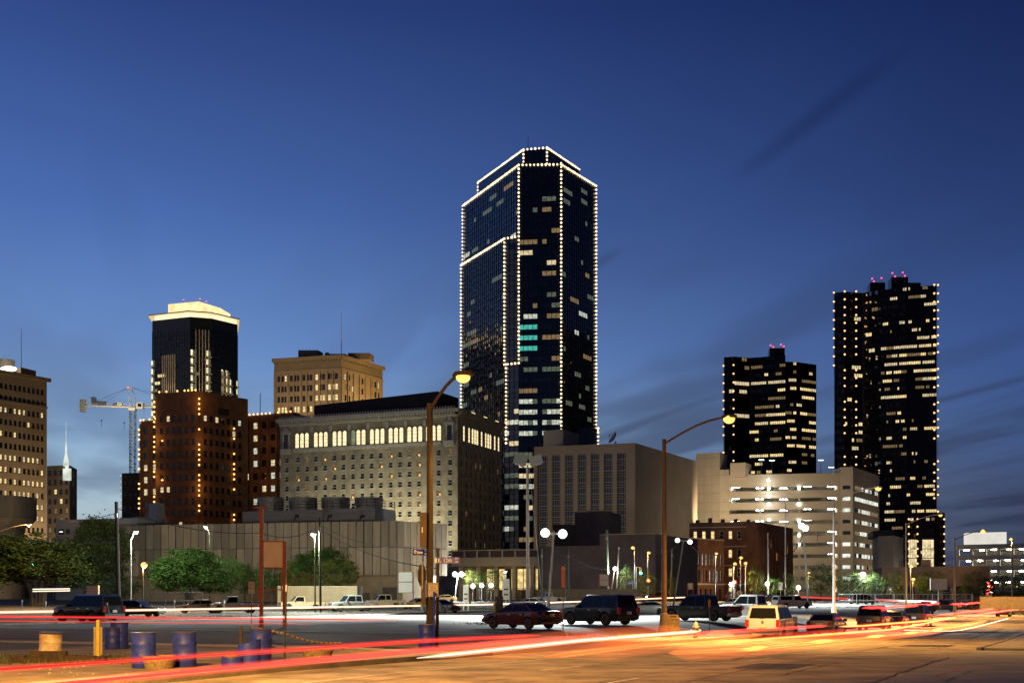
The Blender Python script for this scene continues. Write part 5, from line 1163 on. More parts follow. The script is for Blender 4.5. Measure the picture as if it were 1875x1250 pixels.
bare(1438, 1098, 1438, 915, 'very slim white pole rising in front of the parking garage', .12, grey_pole, 'flagpole', 'flagpole')
bare(992, 1112, 992, 1005, 'thin pole in the glare left of the brightest floodlights', .13, green_pole)
bare(97, 1105, 98, 1040, 'slender brown pole in front of the big oak at left', .08, painted_pole)
bare(800, 1189, 802, 1003, 'second shorter post strapped beside the street sign pole', .07, wood)
# wires
def wire(pts, sag, label, r=.03, n=14):
    mb = MB()
    for A, B_ in zip(pts, pts[1:]):
        mb.tube([A.lerp(B_, i/n)-Vector((0, 0, sag*4*(i/n)*(1-i/n))) for i in range(n+1)], r, 4)
    o = mb.build('overhead_wire', black, None); o['label'] = label; o['category'] = 'wire'; o['group'] = 'overhead wires'
P = lambda px, py, Y: W(px, py, Y)
wire([P(-30, 975, 100), P(211, 992, 112)], .4, 'overhead wire from the left edge to the dark leaning utility pole')
wire([P(211, 940, 112), P(86, 952, 260)], .5, 'thin wire dropping left from the dark utility pole to the tan tower', .03)
wire([P(214, 930, 112), P(478, 975, 115), P(586, 962, 116), P(766, 1002, 120)], .7, 'sagging wire across the concrete hall between utility poles')
wire([P(586, 968, 116), P(800, 1040, 75)], .6, 'lower wire sloping across the concrete hall to the street sign pole', .025)
wire([P(1000, 985, 118), P(1114, 1042, 180)], .8, 'wire sagging right from the brightest floodlights')
wire([P(1042, 1030, 180), P(1240, 1000, 125)], 1.2, 'low sagging wire before the plum shed')
wire([P(1406, 980, 170), P(1476, 965, 170)], 3.2, 'deep sagging bright cable left of the tall white floodlight pole', .06)
wire([P(1262, 995, 125), P(1312, 1025, 200)], .5, 'wire from the green floodlight pole to the factory', .03)
wire([P(1580, 1056, 200), P(1622, 1067, 205)], 1.0, 'sagging bright cable right of the floodlight over the trees', .06)
# ---- street name signs and parking signs on the corner pole
sgn_b = mat('sign_blue', (.012, .035, .55), .45, var=.1, scale=4); sgn_w = mat('sign_white', (.55, .5, .46), .6, var=.12, scale=5); ltr_w = mat('sign_lettering', (.8, .78, .75), .5, var=0); ltr_k = mat('sign_lettering_dark', (.08, .04, .04), .6, var=0)
def text(body, size, m, parent, loc, rot=(R(90), 0, 0), align='CENTER', ext=.003, sx=1):
    c = bpy.data.curves.new('lettering', 'FONT'); c.body = body; c.size = size; c.extrude = ext; c.align_x = align; c.align_y = 'CENTER'; c.space_line = 1.0; c.offset = size*.012
    c.materials.append(m); o = bpy.data.objects.new('lettering', c); COL.objects.link(o); bpy.context.view_layer.update(); me = bpy.data.meshes.new_from_object(o.evaluated_get(bpy.context.evaluated_depsgraph_get())); bpy.data.objects.remove(o); o = bpy.data.objects.new('lettering', me); COL.objects.link(o); me.materials.clear(); me.materials.append(m); o.parent = parent; o.location = loc; o.rotation_euler = rot; o.scale = (sx, 1, 1); return o
pb = G(787, 1188)
def onpole(px, py, dy=-.3): v = W(px, py, pb.y+dy); return v
q = onpole(820.5, 1025.5, -.45)
s1 = thing('street_name_sign', 'blue street name blade reading E. 12th St', 'street sign', tuple(q)); s1.rotation_euler = (0, 0, R(-4))
MB().box(-.41, .41, -.012, .012, -.115, .115).build('blade', sgn_b, s1); MB().box(-.47, -.405, -.03, .03, -.09, .09).build('clamp', steel, s1)
text('E. 12th', .19, ltr_w, s1, (-.11, -.016, .0), sx=.95); text('ST', .085, ltr_w, s1, (.3, -.016, .06)); text('300', .075, ltr_w, s1, (.3, -.016, -.05))
q = onpole(769, 1010.5, -.5)
s2 = thing('street_name_sign', 'blue street name blade reading Jones with a round emblem', 'street sign', tuple(q)); s2.rotation_euler = (0, 0, R(52))
MB().box(-.36, .36, -.012, .012, -.105, .105).build('blade', sgn_b, s2); MB().lathe([(.07, 0), (.07, .004)], 14).build('emblem', ltr_w, s2, loc=(-.27, -.013, .01)).rotation_euler = (R(90), 0, 0)
MB().add([(-.06, 0, -.01), (.06, 0, -.01), (0, 0, .045)], ((0, 1, 2),)).build('emblem_figure', sgn_b, s2, loc=(-.27, -.0185, .0))
text('Jones', .16, ltr_w, s2, (-.01, -.016, -.005), sx=.8); text('ST', .07, ltr_w, s2, (.27, -.016, .05)); text('1200', .055, ltr_w, s2, (.27, -.016, -.05), sx=.8)
def plate_sign(px, py, w_, h, Yv_, label, body, bs, cat='sign', rz=0, base=None, pm=None, sz=None, bodies=None, name='parking_sign'):
    q = W(px, py, Yv_); b = G(*base) if base else None; t = thing(name, label, cat, tuple(q) if not b else (q.x, q.y, b.z)); t.rotation_euler = (0, 0, R(rz)); zc_ = 0 if not b else q.z-b.z
    MB().box(-w_/2, w_/2, -.012, .0, zc_-h/2, zc_+h/2).build('plate', sgn_w, t); c8 = [(sx_*(w_/2-k), -.0145, zc_+sz_*(h/2-k)) for k in (.012, .022) for sx_, sz_ in ((-1, -1), (1, -1), (1, 1), (-1, 1))]; MB().add(c8, [(i, (i+1) % 4, 4+(i+1) % 4, 4+i) for i in range(4)]).build('border', ltr_k, t)
    for k, line in enumerate(bodies or []): text(line, bs, ltr_k, t, (0, -.016, zc_+h/2-(k+.8)*h/(len(bodies)+.6)), sx=.85)
    if b: MB().tube([(0, .04, 0), (0, .04, zc_+h/2)], .03, 6).build('post', pm or painted_pole, t)
    return t
q_ = W(793, 1079, pb.y-.35)
plate_sign(793, 1079, .38, .5, pb.y-.5, 'white towing notice with dark lettering on the blue post', '', .06, bodies=['UNAUTHORIZED', 'VEHICLES', 'WILL BE', 'TOWED AWAY', 'AT OWNERS', 'EXPENSE'])
bl = G(795, 1190); t = thing('blue_post', 'slim blue post carrying the white towing notice', 'post', tuple(bl)); MB().tube([(0, 0, 0), (0, 0, 2.05)], .035, 8).build('post', sgn_b, t); MB().lathe([(.05, 0), (.045, .03), (.01, .05)], 8).build('cap', sgn_b, t, loc=(0, 0, 2.05))
q = onpole(772.5, 1053, -.5); s3 = thing('stop_sign', 'back of a brown octagonal stop sign on the corner pole', 'road sign', tuple(q)); s3.rotation_euler = (0, 0, R(72)); o_ = [(.42*math.cos(R(22.5+45*i)), .42*math.sin(R(22.5+45*i))) for i in range(8)]
br_ = mat('sign_back', (.06, .035, .022), .6, var=.2)
MB().add([(x, -.006, z) for x, z in o_]+[(x, .006, z) for x, z in o_], [tuple(range(8)), tuple(reversed(range(8, 16)))]+[(i, 8+i, 8+(i+1) % 8, (i+1) % 8) for i in range(8)]).build('plate', br_, s3); MB().box(-.03, .03, -.05, -.008, -.5, .5).build('bracket', steel, s3)
q = onpole(776, 970, -.3); t = thing('pole_box', 'tall brown equipment box hung on the wooden lamp pole', 'utility box', tuple(q)); MB().box(-.14, .1, -.12, .12, -.6, .6).build('housing', painted_pole, t); MB().box(-.15, .11, -.13, .13, .6, .63).build('lid', painted_pole, t); MB().box(-.06, -.03, -.135, -.12, -.1, .1).build('latch', steel, t)
q = onpole(775.5, 1087, -.3); t = thing('pole_cabinet', 'dark narrow cabinet low on the corner pole below the stop sign', 'utility box', tuple(q)); MB().box(-.08, .08, -.12, .12, -.42, .42).build('housing', br_, t); MB().box(-.09, .09, -.13, .13, .42, .44).build('lid', br_, t)
plate_sign(460.5, 1075, .42, .78, G(460, 1142).y, 'white no stopping sign with arrows on a thin brown post', '', .1, base=(460, 1142), bodies=['NO', 'STOPPING', 'OR', 'PARKING', '→', '←  →'])
plate_sign(1708, 1068, .0+2.6, 1.7, 150, 'blank grey billboard on a single post before the brown shops', '', .1, base=(1719, 1128), name='billboard') if False else None
def board(px0, py0, px1, py1, basepy, label, name='sign_board', cat='sign', post=True, rz=0, m=None, panels=1, gap=.1, legs='two', ltop=None, lm=None, th=.16, vext=0):
    b = G((px0+px1)/2, basepy); Y = b.y; a = W(px0, py0, Y); c = W(px1, py1, Y); t = thing(name, label, cat, tuple(b)); t.rotation_euler = (0, 0, R(rz)); w_ = (c.x-a.x)/max(.3, math.cos(R(rz))); zt = a.z-b.z; zb = c.z-b.z; lm = lm or steel; m = m or sgn_w
    for k in range(panels):
        z1 = zt-(zt-zb)*k/panels; z0_ = zt-(zt-zb)*(k+1)/panels+gap*(k < panels-1)
        MB().box(-w_/2, w_/2, -th/2, th/2, z0_, z1).build('panel', m, t)
        f = MB().box(-w_/2-.06, -w_/2-.002, -th/2-.03, th/2+.03, z0_-.05, z1+.05).box(w_/2+.002, w_/2+.06, -th/2-.03, th/2+.03, z0_-.05, z1+.05).box(-w_/2, w_/2, -th/2-.03, th/2+.03, z1+.002, z1+.06).box(-w_/2, w_/2, -th/2-.03, th/2+.03, z0_-.06, z0_-.002); f.build('frame', lm, t)
    if legs == 'two':
        for s in (-1, 1): MB().box(s*(w_/2+.13)-.07, s*(w_/2+.13)+.07, -.08, .08, 0, zt+vext+.06).build('leg', lm, t)
    elif legs == 'one': MB().tube([(0, 0, 0), (0, 0, zb-.061)], .09, 8).build('leg', lm, t)
    return t
# red posted blank sign
b = G(500, 1148); t = thing('red_sign', 'blank tan sign hung between two tall red steel posts', 'sign', tuple(b)); Y = b.y
def rx(px): return (px-CX)/F*Y-b.x
def rz_(py): return CH+(HY-py)/F*Y-b.z
dr = mat('red_paint_steel', (.33, .055, .03), .55, var=.25, scale=4)
MB().box(rx(475.5), rx(482), -.1, .1, 0, rz_(930)).build('post', dr, t); MB().box(rx(518), rx(524.5), -.1, .1, 0, rz_(991)).build('post', dr, t); MB().box(rx(464), rx(493), -.12, .12, rz_(930)+.002, rz_(930)+.08).build('cap', dr, t)
tanp = mat('sign_tan', (.8, .62, .5), .7, var=.08, scale=2)
MB().box(rx(483.5), rx(520), -.06, .06, rz_(1038), rz_(992)).build('panel', tanp, t); MB().box(rx(482.1), rx(522), -.09, .09, rz_(1040.5), rz_(1038.2)).box(rx(482.1), rx(522), -.09, .09, rz_(991.8), rz_(990)).build('frame', dr, t)
MB().box(rx(482.2), rx(517.5), -.03, .03, rz_(1080), rz_(1078)).box(rx(514), rx(516), -.03, .03, rz_(1078), rz_(1041)).build('brace', dr, t); MB().box(rx(515), rx(518), -.16, -.04, rz_(1100), rz_(1080)).build('meter_box', sgn_w, t); MB().box(rx(471), rx(475), -.1, .1, rz_(1088), rz_(1076)).build('junction_box', dr, t)
for i in range(26): MB().tube([(rx(482.9), -.11, rz_(934+2.1*i)), (rx(482.9), -.11, rz_(935+2.1*i))], .03, 5).build('edge_bulb', bulb_me.materials[0] if False else sgn_w, t)
board(730, 1047, 755, 1084, 1115, 'grey two panel blank sign on brown posts before the concrete hall', panels=2, lm=mat('brown_leg', (.12, .06, .045), .6, var=.2), m=mat('sign_grey', (.5, .52, .5), .6, var=.06), vext=.0)
board(160, 1072, 180, 1097, 1121, 'blank tan box sign behind the black SUV at left', m=tanp, legs='one', th=.5)
board(1098, 1051, 1114, 1072, 1101, 'white blank two panel sign beside the pale green pole', panels=2, lm=dr)
board(1704, 1059, 1733, 1079, 1120, 'blank grey billboard on a single post before the brown shops', name='billboard', m=mat('billboard_grey', (.42, .43, .42), .7, var=.05), legs='one', th=.4)
board(1804, 1088, 1816, 1099, 1117, 'small white notice on a post at the right edge', legs='one', m=sgn_w)
board(1426, 1068, 1432, 1078, 1099, 'small white panel sign near the black pickup', legs='one') if False else None
board(1425.5, 1066, 1433, 1079, 1098, 'small cream sign in front of the brick warehouse', legs='one')
board(1260, 1067, 1268, 1078, 1100, 'narrow white sign on red posts behind the black pickup', lm=dr)
def paystation(px0, px1, py0, py1, label, slots):
    b = G((px0+px1)/2, py1); Y = b.y; w_ = (px1-px0)/F*Y; h = CH+(HY-py0)/F*Y-b.z; t = thing('pay_board', label, 'sign', tuple(b))
    wp = mat('pay_white', (.72, .75, .72), .5, var=.05); MB().box(-w_/2, w_/2, -.12, .12, h*.28, h).build('panel', wp, t)
    for s in (-1, 1): MB().box(s*w_/2-(.1 if s > 0 else 0), s*w_/2+(0 if s > 0 else .1), -.1, .1, 0, h*.279).build('leg', wp, t)
    for k in range(slots): MB().box(-w_*.3, w_*.3, -.14, -.121, h*(.34+.09*k), h*(.34+.09*k+.055)).build('notice', ltr_k if k % 2 else tanp, t)
    MB().box(w_/2+.1, w_/2+.28, -.1, .1, 0, h*.68).build('slot_box', green_pole, t)
    return t
paystation(848, 858, 1070, 1117, 'white parking pay board with printed notices left of its taller twin', 4)
paystation(920, 933, 1059, 1112, 'taller white parking pay board behind the red tinted black sedan', 5)
b = G(1226, 1093.5)
pb2 = G(914, 1123); t = thing('dark_kiosk', 'dark narrow kiosk beside the taller white pay board', 'kiosk', tuple(pb2)); MB().box(-.4, .4, -.3, .3, 0, 1.7).build('body', br_, t); MB().box(-.45, .45, -.35, .35, 1.7, 1.78).build('cap', br_, t); MB().box(-.2, .2, -.32, -.3, 1.1, 1.4).build('screen', glass, t)
t = thing('marker_post', 'short yellowish marker post beside the red tinted black sedan', 'bollard', tuple(G(905, 1141))); MB().lathe([(.07, 0), (.07, 1.3), (.03, 1.35)], 8).build('post', mat('marker_cream', (.4, .36, .2), .7, var=.2), t); MB().lathe([(.075, 1.0), (.075, 1.15)], 8).build('band', yellow_paint, t)
# construction marker, red stop markers
b = G(1031, 1168); t = thing('marker_sign', 'orange marker plate on a thin rod left of the black SUV', 'marker', tuple(b)); MB().tube([(0, 0, 0), (0, 0, 3.2)], .03, 6).build('rod', painted_pole, t); MB().box(-.07, .07, -.02, .02, 2.4, 3.4).build('plate', mat('marker_orange', (.5, .13, .04), .6, var=.2), t)
b = G(1299, 1163); t = thing('marker_sign', 'small orange plate on a rusty rod beside the hydrant', 'marker', tuple(b)); MB().tube([(0, 0, 0), (0, 0, 2.2)], .03, 6).build('rod', painted_pole, t); MB().box(-.06, .06, -.02, .02, 1.7, 2.1).build('plate', MATS['marker_orange'], t)
# traffic lights
def signal(bpx, bpy, hpx, hpy, label, on, arm=True):
    b = G(bpx, bpy); Y = b.y; t = thing('traffic_light', label, 'traffic light', tuple(b)); x = (hpx-CX)/F*Y-b.x; z = CH+(HY-hpy)/F*Y-b.z
    MB().tube([(0, 0, 0), (0, 0, z+.8)], .1, 8).build('pole', steel, t)
    if abs(x) > .3: MB().tube([(0, 0, z+.7), (x, 0, z+.75)], .06, 6).build('arm', steel, t)
    hd = MB().box(-.22, .22, -.15, .15, -.65, .65).build('signal_head', yellow_paint if on != 'r' else black, t, loc=(x, -.12, z))
    for k, c in enumerate('gyr'):
        m = {'r': emis('signal_red', (1, .06, .02), 18), 'g': emis('signal_green', (.1, 1, .75), 6), 'y': black}[c] if c == on else black
        MB().sphere((0, 0, 0), .27 if c == on else .15, 10).build('lamp', m, hd, True, loc=(0, -.17, -.4+.4*k))
    return t
signal(1187, 1099, 1187, 1066, 'traffic light glowing red before the plum shed', 'r')
signal(1165, 1099, 1173, 1045, 'traffic light glowing green hanging left of the red one', 'g')
signal(1345, 1098, 1345, 1069, 'traffic light glowing red by the brick warehouse', 'r')
signal(62, 1108, 60, 1029, 'green traffic light seen through the big oak at left', 'g')
b = G(1157, 1098); q = W(1158, 1067, b.y); t = thing('street_name_sign', 'small far blue street sign left of the red traffic light', 'street sign', tuple(q)); MB().box(-.9, .9, -.02, .02, -.18, .18).build('blade', emis('far_blue_sign', (.1, .2, .8), .5), t); MB().tube([(0, .05, -q.z), (0, .05, .25)], .06, 6).build('post', steel, t)
# ---- drums, planters, debris on the corner
navy = mat('drum_blue', (.02, .04, .36), .5, var=.35, scale=4, bump=.2, bscale=9); dirty = mat('drum_white', (.62, .57, .44), .6, col2=(.3, .17, .06), var=.4, scale=3.2, bump=.3, bscale=9); rimm = mat('drum_rim', (.09, .08, .1), .4, metal=.3, var=.3, scale=8)
def drum_profile(h, r): 
    pr = [(r*.96, 0), (r, .02)]; 
    for zc_ in (h*.34, h*.67): pr += [(r, zc_-.03), (r*1.035, zc_), (r, zc_+.03)]
    return pr+[(r, h-.02), (r*1.02, h), (r*.96, h), (r*.95, h-.03), (.02, h-.03)]
DG = 'steel drums set out along the corner'
def drum(px, py, label, m=navy, h=.9, r=.3, tilt=(0, 0), rz=0):
    b = G(px, py); t = thing('steel_drum', label, 'drum', (b.x, b.y+r, b.z+.01), R(rz), DG); t.rotation_euler = (R(tilt[0]), R(tilt[1]), R(rz))
    MB().lathe(drum_profile(h, r), 28).build('shell', m, t, True); MB().lathe([(r*1.03, h-.02), (r*1.045, h+.005), (r*1.0, h+.015)], 28).build('rim', rimm, t, True)
    MB().lathe([(.035, 0), (.035, .02)], 8).build('bung', rimm, t, loc=(r*.5, 0, h-.03)); return t
drum(84, 1209, 'dented rusty white drum with peeling paint', dirty, .78, .315, (2, 3))
drum(257, 1224, 'dark blue drum standing beside the half barrel planter, left of two', rz=30)
drum(333, 1222, 'dark blue drum with dented rim standing alone right of the half barrel planter', tilt=(0, -1), rz=80)
drum(214, 1188, 'dark blue drum standing farther back behind the yellow post', rz=10)
drum(202, 1188.5, 'shorter dark blue drum half hidden by the yellow post', h=.74, r=.26, rz=200)
drum(474, 1211, 'dark blue drum standing behind the broken open barrel', rz=140)
drum(780, 1190, 'dark blue drum standing around the foot of the corner pole', rz=60, h=.9, r=.29)
def cutbarrel(px, py, h, r, label, slant, soil, m=navy):
    b = G(px, py); t = thing('cut_barrel', label, 'barrel', (b.x, b.y+r, b.z+.01)); n = 26; mb = MB()
    for ring, (rr, f_) in enumerate(((r, 0), (r*1.01, .5), (r, 1), (r*.95, 1), (r*.95, .55))):
        for j in range(n):
            a = 2*math.pi*j/n; zt = h-slant*math.cos(a)+.02*math.sin(5*a)
            mb.v.append((rr*math.cos(a), rr*math.sin(a), zt*f_))
    fs = [(i*n+j, i*n+(j+1) % n, (i+1)*n+(j+1) % n, (i+1)*n+j) for i in range(4) for j in range(n)]; mb.f += fs; mb.m += [0]*len(fs)
    mb.build('shell', m, t, True)
    MB().lathe([(r*.94, h*.5), (r*.6, h*.55+soil), (.03, h*.58+soil*1.3)], 18).build('filling', mat('dry_soil', (.2, .12, .05), .95, var=.4, scale=9, bump=.6), t, True); return t
cutbarrel(452, 1219, .62, .31, 'blue barrel cut open with a slanted rim and a stick in it', -.1, .0)
q = G(452, 1219); t = thing('wood_stick', 'upright dark wooden stick stuck in the cut open blue barrel', 'stake', (q.x-.22, q.y+.31, q.z+.3)); MB().box(-.035, .035, -.03, .03, 0, .72).build('stake', wood, t); MB().box(-.03, .03, -.025, .025, .72, .76).build('tip', wood, t)
cutbarrel(421, 1222, .26, .28, 'low cut blue barrel heaped with dry soil', 0, .16)
def planter(px, py, r0, r1, h, label):
    b = G(px, py); t = thing('tub_planter', label, 'planter', (b.x, b.y+r1, b.z+.01)); MB().lathe([(r0, 0), (r1, h), (r1*.92, h), (r1*.9, h-.05), (.03, h-.06)], 24).build('tub', mat('aggregate', (.26, .2, .11), .9, var=.4, scale=14, bump=.5, bscale=30), t, True); MB().lathe([(r1*.89, h-.055), (r1*.5, h-.01), (.02, h)], 14).build('soil', MATS['dry_soil'], t, True); return t
planter(283, 1225, .36, .43, .32, 'round pebbled planter tub between the two blue drums')
planter(577, 1210, .38, .46, .3, 'wide low planter tub half hidden behind the light trails')
yp = G(180, 1207); t = thing('yellow_post', 'square bright yellow post with a clear plastic sleeve', 'bollard', tuple(yp)); MB().box(-.045, .045, -.045, .045, 0, 1.15).build('post', yellow_paint, t); MB().box(-.13, -.06, -.02, .02, 0, .95).box(.06, .12, -.02, .02, 0, .95).build('side_board', mat('grey_board', (.3, .27, .22), .7, var=.2), t)
t = thing('timber_kerb', 'rotting dark timber lying along the corner before the white drum', 'timber', tuple(G(110, 1213)), R(YM+22))
lg = MB()
for k in range(9): x = -1.25+k*.28; lg.box(x, x+.29, -.12+random.uniform(-.03, .02), .12+random.uniform(-.02, .03), 0, .2+random.uniform(-.05, .05))
lg.build('beam', wood, t); MB().box(-.9, .1, .14, .3, 0, .32).build('upper_beam', wood, t); MB().box(-1.4, -1.2, -.14, .14, .0, .16).build('broken_end', wood, t)
for i in range(26):
    px, py = random.uniform(20, 260), random.uniform(1212, 1240); g = G(px, py); t = MB().sphere((0, 0, 0), random.uniform(.02, .055), 6, 0, .6).build('stone', concrete, None, loc=tuple(g+Vector((0, 0, .02)))); t['label'] = 'small pale stone scattered before the rotting timber'; t['category'] = 'stone'; t['group'] = 'stones scattered on the corner'
t = thing('leaning_rod', 'thin grey leaning rod holding the barrier rope at the corner', 'rod', tuple(G(521, 1209))); MB().tube([(0, 0, 0), (.06, 0, 2.45)], .028, 7).build('rod', black, t); MB().tube([(.05, 0, 2.0), (.056, 0, 2.2)], .04, 7).build('collar', steel, t)
t = thing('leaning_stake', 'dark leaning stake before the rear of the black SUV', 'stake', tuple(G(203, 1140))); MB().tube([(0, 0, 0), (-.28, 0, 1.35)], .035, 6).build('stake', painted_pole, t); MB().box(-.33, -.22, -.02, .02, 1.2, 1.4).build('flag', sgn_w, t)
# barrier rope with yellow beads
def P3(px, py, Y): return W(px, py, Y)
ra = P3(460, 1147, 45); rb = P3(521, 1159, 40); rc = P3(625, 1176, 44)
t = thing('barrier_rope', 'sagging yellow and dark barrier rope strung from the thin post', 'rope', tuple(ra)); mb = MB(); pts = [ra.lerp(rb, i/8)-ra for i in range(9)]+[rb.lerp(rc, i/12)-ra-Vector((0, 0, .12*math.sin(math.pi*i/12))) for i in range(1, 13)]
MB().tube(pts, .02, 5).build('rope', black, t)
for i in range(0, len(pts)-1): MB().tube([Vector(pts[i]).lerp(Vector(pts[i+1]), .2), Vector(pts[i]).lerp(Vector(pts[i+1]), .75)], .032, 6).build('bead', yellow_paint, t)
# trash bin, hydrants, wheel stops
b = G(1232, 1164); t = thing('trash_bin', 'pebbled concrete trash bin with a tapered lid beside the street lamp', 'bin', tuple(b)); MB().prism([(-.34, -.34), (.34, -.34), (.34, .34), (-.34, .34)], 0, .95).build('body', MATS['aggregate'], t); MB().add([(-.36, -.36, .953), (.36, -.36, .953), (.36, .36, .953), (-.36, .36, .953), (-.24, -.24, 1.2), (.24, -.24, 1.2), (.24, .24, 1.2), (-.24, .24, 1.2)], ((0, 3, 2, 1), (4, 5, 6, 7), (0, 1, 5, 4), (1, 2, 6, 5), (2, 3, 7, 6), (3, 0, 4, 7))).build('lid', mat('bin_brown', (.2, .11, .05), .6, var=.2), t); MB().box(-.18, .18, -.31, -.29, 1.0, 1.12).build('slot', black, t)
def hydrant(px, py, label, s=1):
    t = thing('fire_hydrant', label, 'hydrant', tuple(G(px, py))); m = mat('hydrant_silver', (.5, .45, .38), .5, metal=.3, var=.2, scale=6)
    MB().lathe([(.2, 0), (.2, .06), (.12, .08), (.12, .55), (.16, .57), (.16, .63), (.13, .65), (.1, .78), (.04, .84), (.035, .92)], 14).build('barrel', m, t, True); MB().tube([(-.24, 0, .45), (.24, 0, .45)], .055, 8).build('hose_outlet', m, t, True); MB().tube([(0, -.24, .38), (0, 0, .38)], .075, 8).build('pumper_outlet', m, t, True); t.scale = (s, s, s)
hydrant(1274, 1172, 'silver fire hydrant on the pavement right of the trash bin', 1.15); hydrant(603, 1120, 'pale fire hydrant beside the bare green pole')
for k, (px, py) in enumerate(((1150, 1166), (1190, 1164), (1254, 1164), (1320, 1160))):
    b = G(px, py); t = thing('wheel_stop', ['yellow wheel stop farthest left along the lot edge', 'yellow wheel stop just left of the street lamp base', 'yellow wheel stop between trash bin and hydrant', 'yellow wheel stop behind the small orange marker'][k], 'wheel stop', tuple(b), R(YD+8 if k > 5 else 40), 'wheel stops along the lot edge')
    MB().add([(-.85, -.09, 0), (.85, -.09, 0), (.85, .09, 0), (-.85, .09, 0), (-.78, -.05, .15), (.78, -.05, .15), (.78, .05, .15), (-.78, .05, .15)], ((0, 3, 2, 1), (4, 5, 6, 7), (0, 1, 5, 4), (1, 2, 6, 5), (2, 3, 7, 6), (3, 0, 4, 7))).build('block', yellow_paint, t); MB().lathe([(.03, .0), (.03, .02)], 6).build('bolt', steel, t, loc=(.5, 0, .15))
# container, fence, jersey barriers
b = G(638, 1109); t = thing('storage_trailer', 'long cream corrugated storage trailer behind the white pickups', 'trailer', (b.x, 165, 0), R(-8)); Ln = 10.6
trm = mat('trailer_cream', (.36, .3, .19), .6, var=.12, scale=.8)
MB().box(-Ln/2, Ln/2, 0, 2.6, .5, 3.0).build('body', trm, t); rb = MB()
for i in range(30): x = -Ln/2+.12+i*(Ln-1.6)/30; rb.box(x, x+.14, -.07, -.001, .55, 2.9)
rb.build('ribs', trm, t); MB().box(Ln/2-1.4, Ln/2-.1, -.04, -.001, .55, 2.9).build('door', trm, t); MB().box(-Ln/2-.03, Ln/2+.03, -.09, 2.63, 3.001, 3.09).build('roof_rail', mat('trailer_rail', (.5, .45, .35), .6, var=.1), t)
for x in (-4, -3, 4): MB().lathe([(.4, -.15), (.45, -.1), (.45, .1), (.4, .15)], 16).build('wheel', black, t, loc=(x, .4, .45)).rotation_euler = (R(90), 0, 0)
def fence_run(p0, p1, h, step, label, m, solid=False, name='fence', slats=True, rail=True):
    t = thing(name, label, 'fence', (p0[0], p0[1], 0)); d = Vector(p1)-Vector(p0); Ln = d.length; t.rotation_euler = (0, 0, math.atan2(d.y, d.x)); k = max(1, int(Ln/step))
    for i in range(k+1): MB().box(Ln*i/k-.05, Ln*i/k+.05, -.05, .05, 0, h+.1).build('post', m, t)
    if rail: 
        for z in (h, h*.5, .15): MB().tube([(0, 0, z), (Ln, 0, z)], .03, 5).build('rail', m, t)
    if solid:
        for i in range(k): MB().box(Ln*i/k+.055, Ln*(i+1)/k-.055, -.02, .02, .1, h-.03).build('panel', m, t)
    else:
        mb = MB(); 
        for i in range(int(Ln/.6)): x = i*.6; mb.tube([(x, 0, .1), (x, 0, h)], .012, 3)
        mb.build('mesh_wires', m, t, kind='stuff')
    return t
a_ = W(985, 1076, 235); b_ = W(1165, 1079, 235)
fence_run(a_.xy, b_.xy, W(0, 1078, 235).z, 3.0, 'long brown board fence in front of the plum shed', mat('fence_brown', (.17, .12, .075), .85, var=.25, scale=2), True)
a_ = W(845, 1075, 240); b_ = W(985, 1075, 240); fence_run(a_.xy, b_.xy, 3.2, 3.0, 'dark chain fence left of the board fence below the footbridge', black)
a_ = W(1535, 1084, 215); b_ = W(1780, 1086, 205); fence_run(a_.xy, b_.xy, 2.1, 3.0, 'thin chain fence across the far lot before the brown shops', steel)
a_ = W(1795, 1090, 165); b_ = W(1895, 1092, 160); fence_run(a_.xy, b_.xy, 1.7, 3.0, 'low tan board fence at the right edge', mat('fence_tan', (.2, .16, .11), .85, var=.2, scale=2), True)
a_ = W(270, 1080, 175); b_ = W(370, 1080, 172); fence_run(a_.xy, b_.xy, 2.3, 2.5, 'dark slatted fence below the umbrella shaped oak', black)
jm = [mat('barrier_orange', (.5, .15, .05), .7, var=.2), mat('barrier_white', (.55, .5, .44), .7, var=.15)]
for k in range(9):
    q = W(962+22*k, 1090, 226); t = thing('road_barrier', ['orange', 'white'][k % 2]+' road barrier in the row before the board fence', 'barrier', (q.x, q.y, 0), 0, 'road barriers before the fence')
    MB().add([(-.98, -.3, 0), (.98, -.3, 0), (.98, .3, 0), (-.98, .3, 0), (-.98, -.1, .9), (.98, -.1, .9), (.98, .1, .9), (-.98, .1, .9)], ((0, 3, 2, 1), (4, 5, 6, 7), (0, 1, 5, 4), (1, 2, 6, 5), (2, 3, 7, 6), (3, 0, 4, 7))).build('block', jm[k % 2], t)
    MB().box(-.9, .9, -.24, -.2, .36, .46).build('reflector', jm[1-k % 2], t)
# parking meters at left
for k, (px, py) in enumerate(((83, 1132), (194, 1130), (319, 1123), (410, 1126), (40, 1122))):
    t = thing('parking_meter', ['grey parking meter left of the black SUV', 'grey parking meter at the dark sedan', 'grey parking meter before the tan sedan', 'grey parking meter before the white pickup', 'grey parking meter at the far left edge'][k], 'parking meter', tuple(G(px, py))); MB().tube([(0, 0, 0), (0, 0, 1.1)], .035, 6).build('post', steel, t); MB().lathe([(.06, 0), (.1, .08), (.1, .25), (.05, .33)], 10).build('head', grey_pole, t, loc=(0, 0, 1.1))
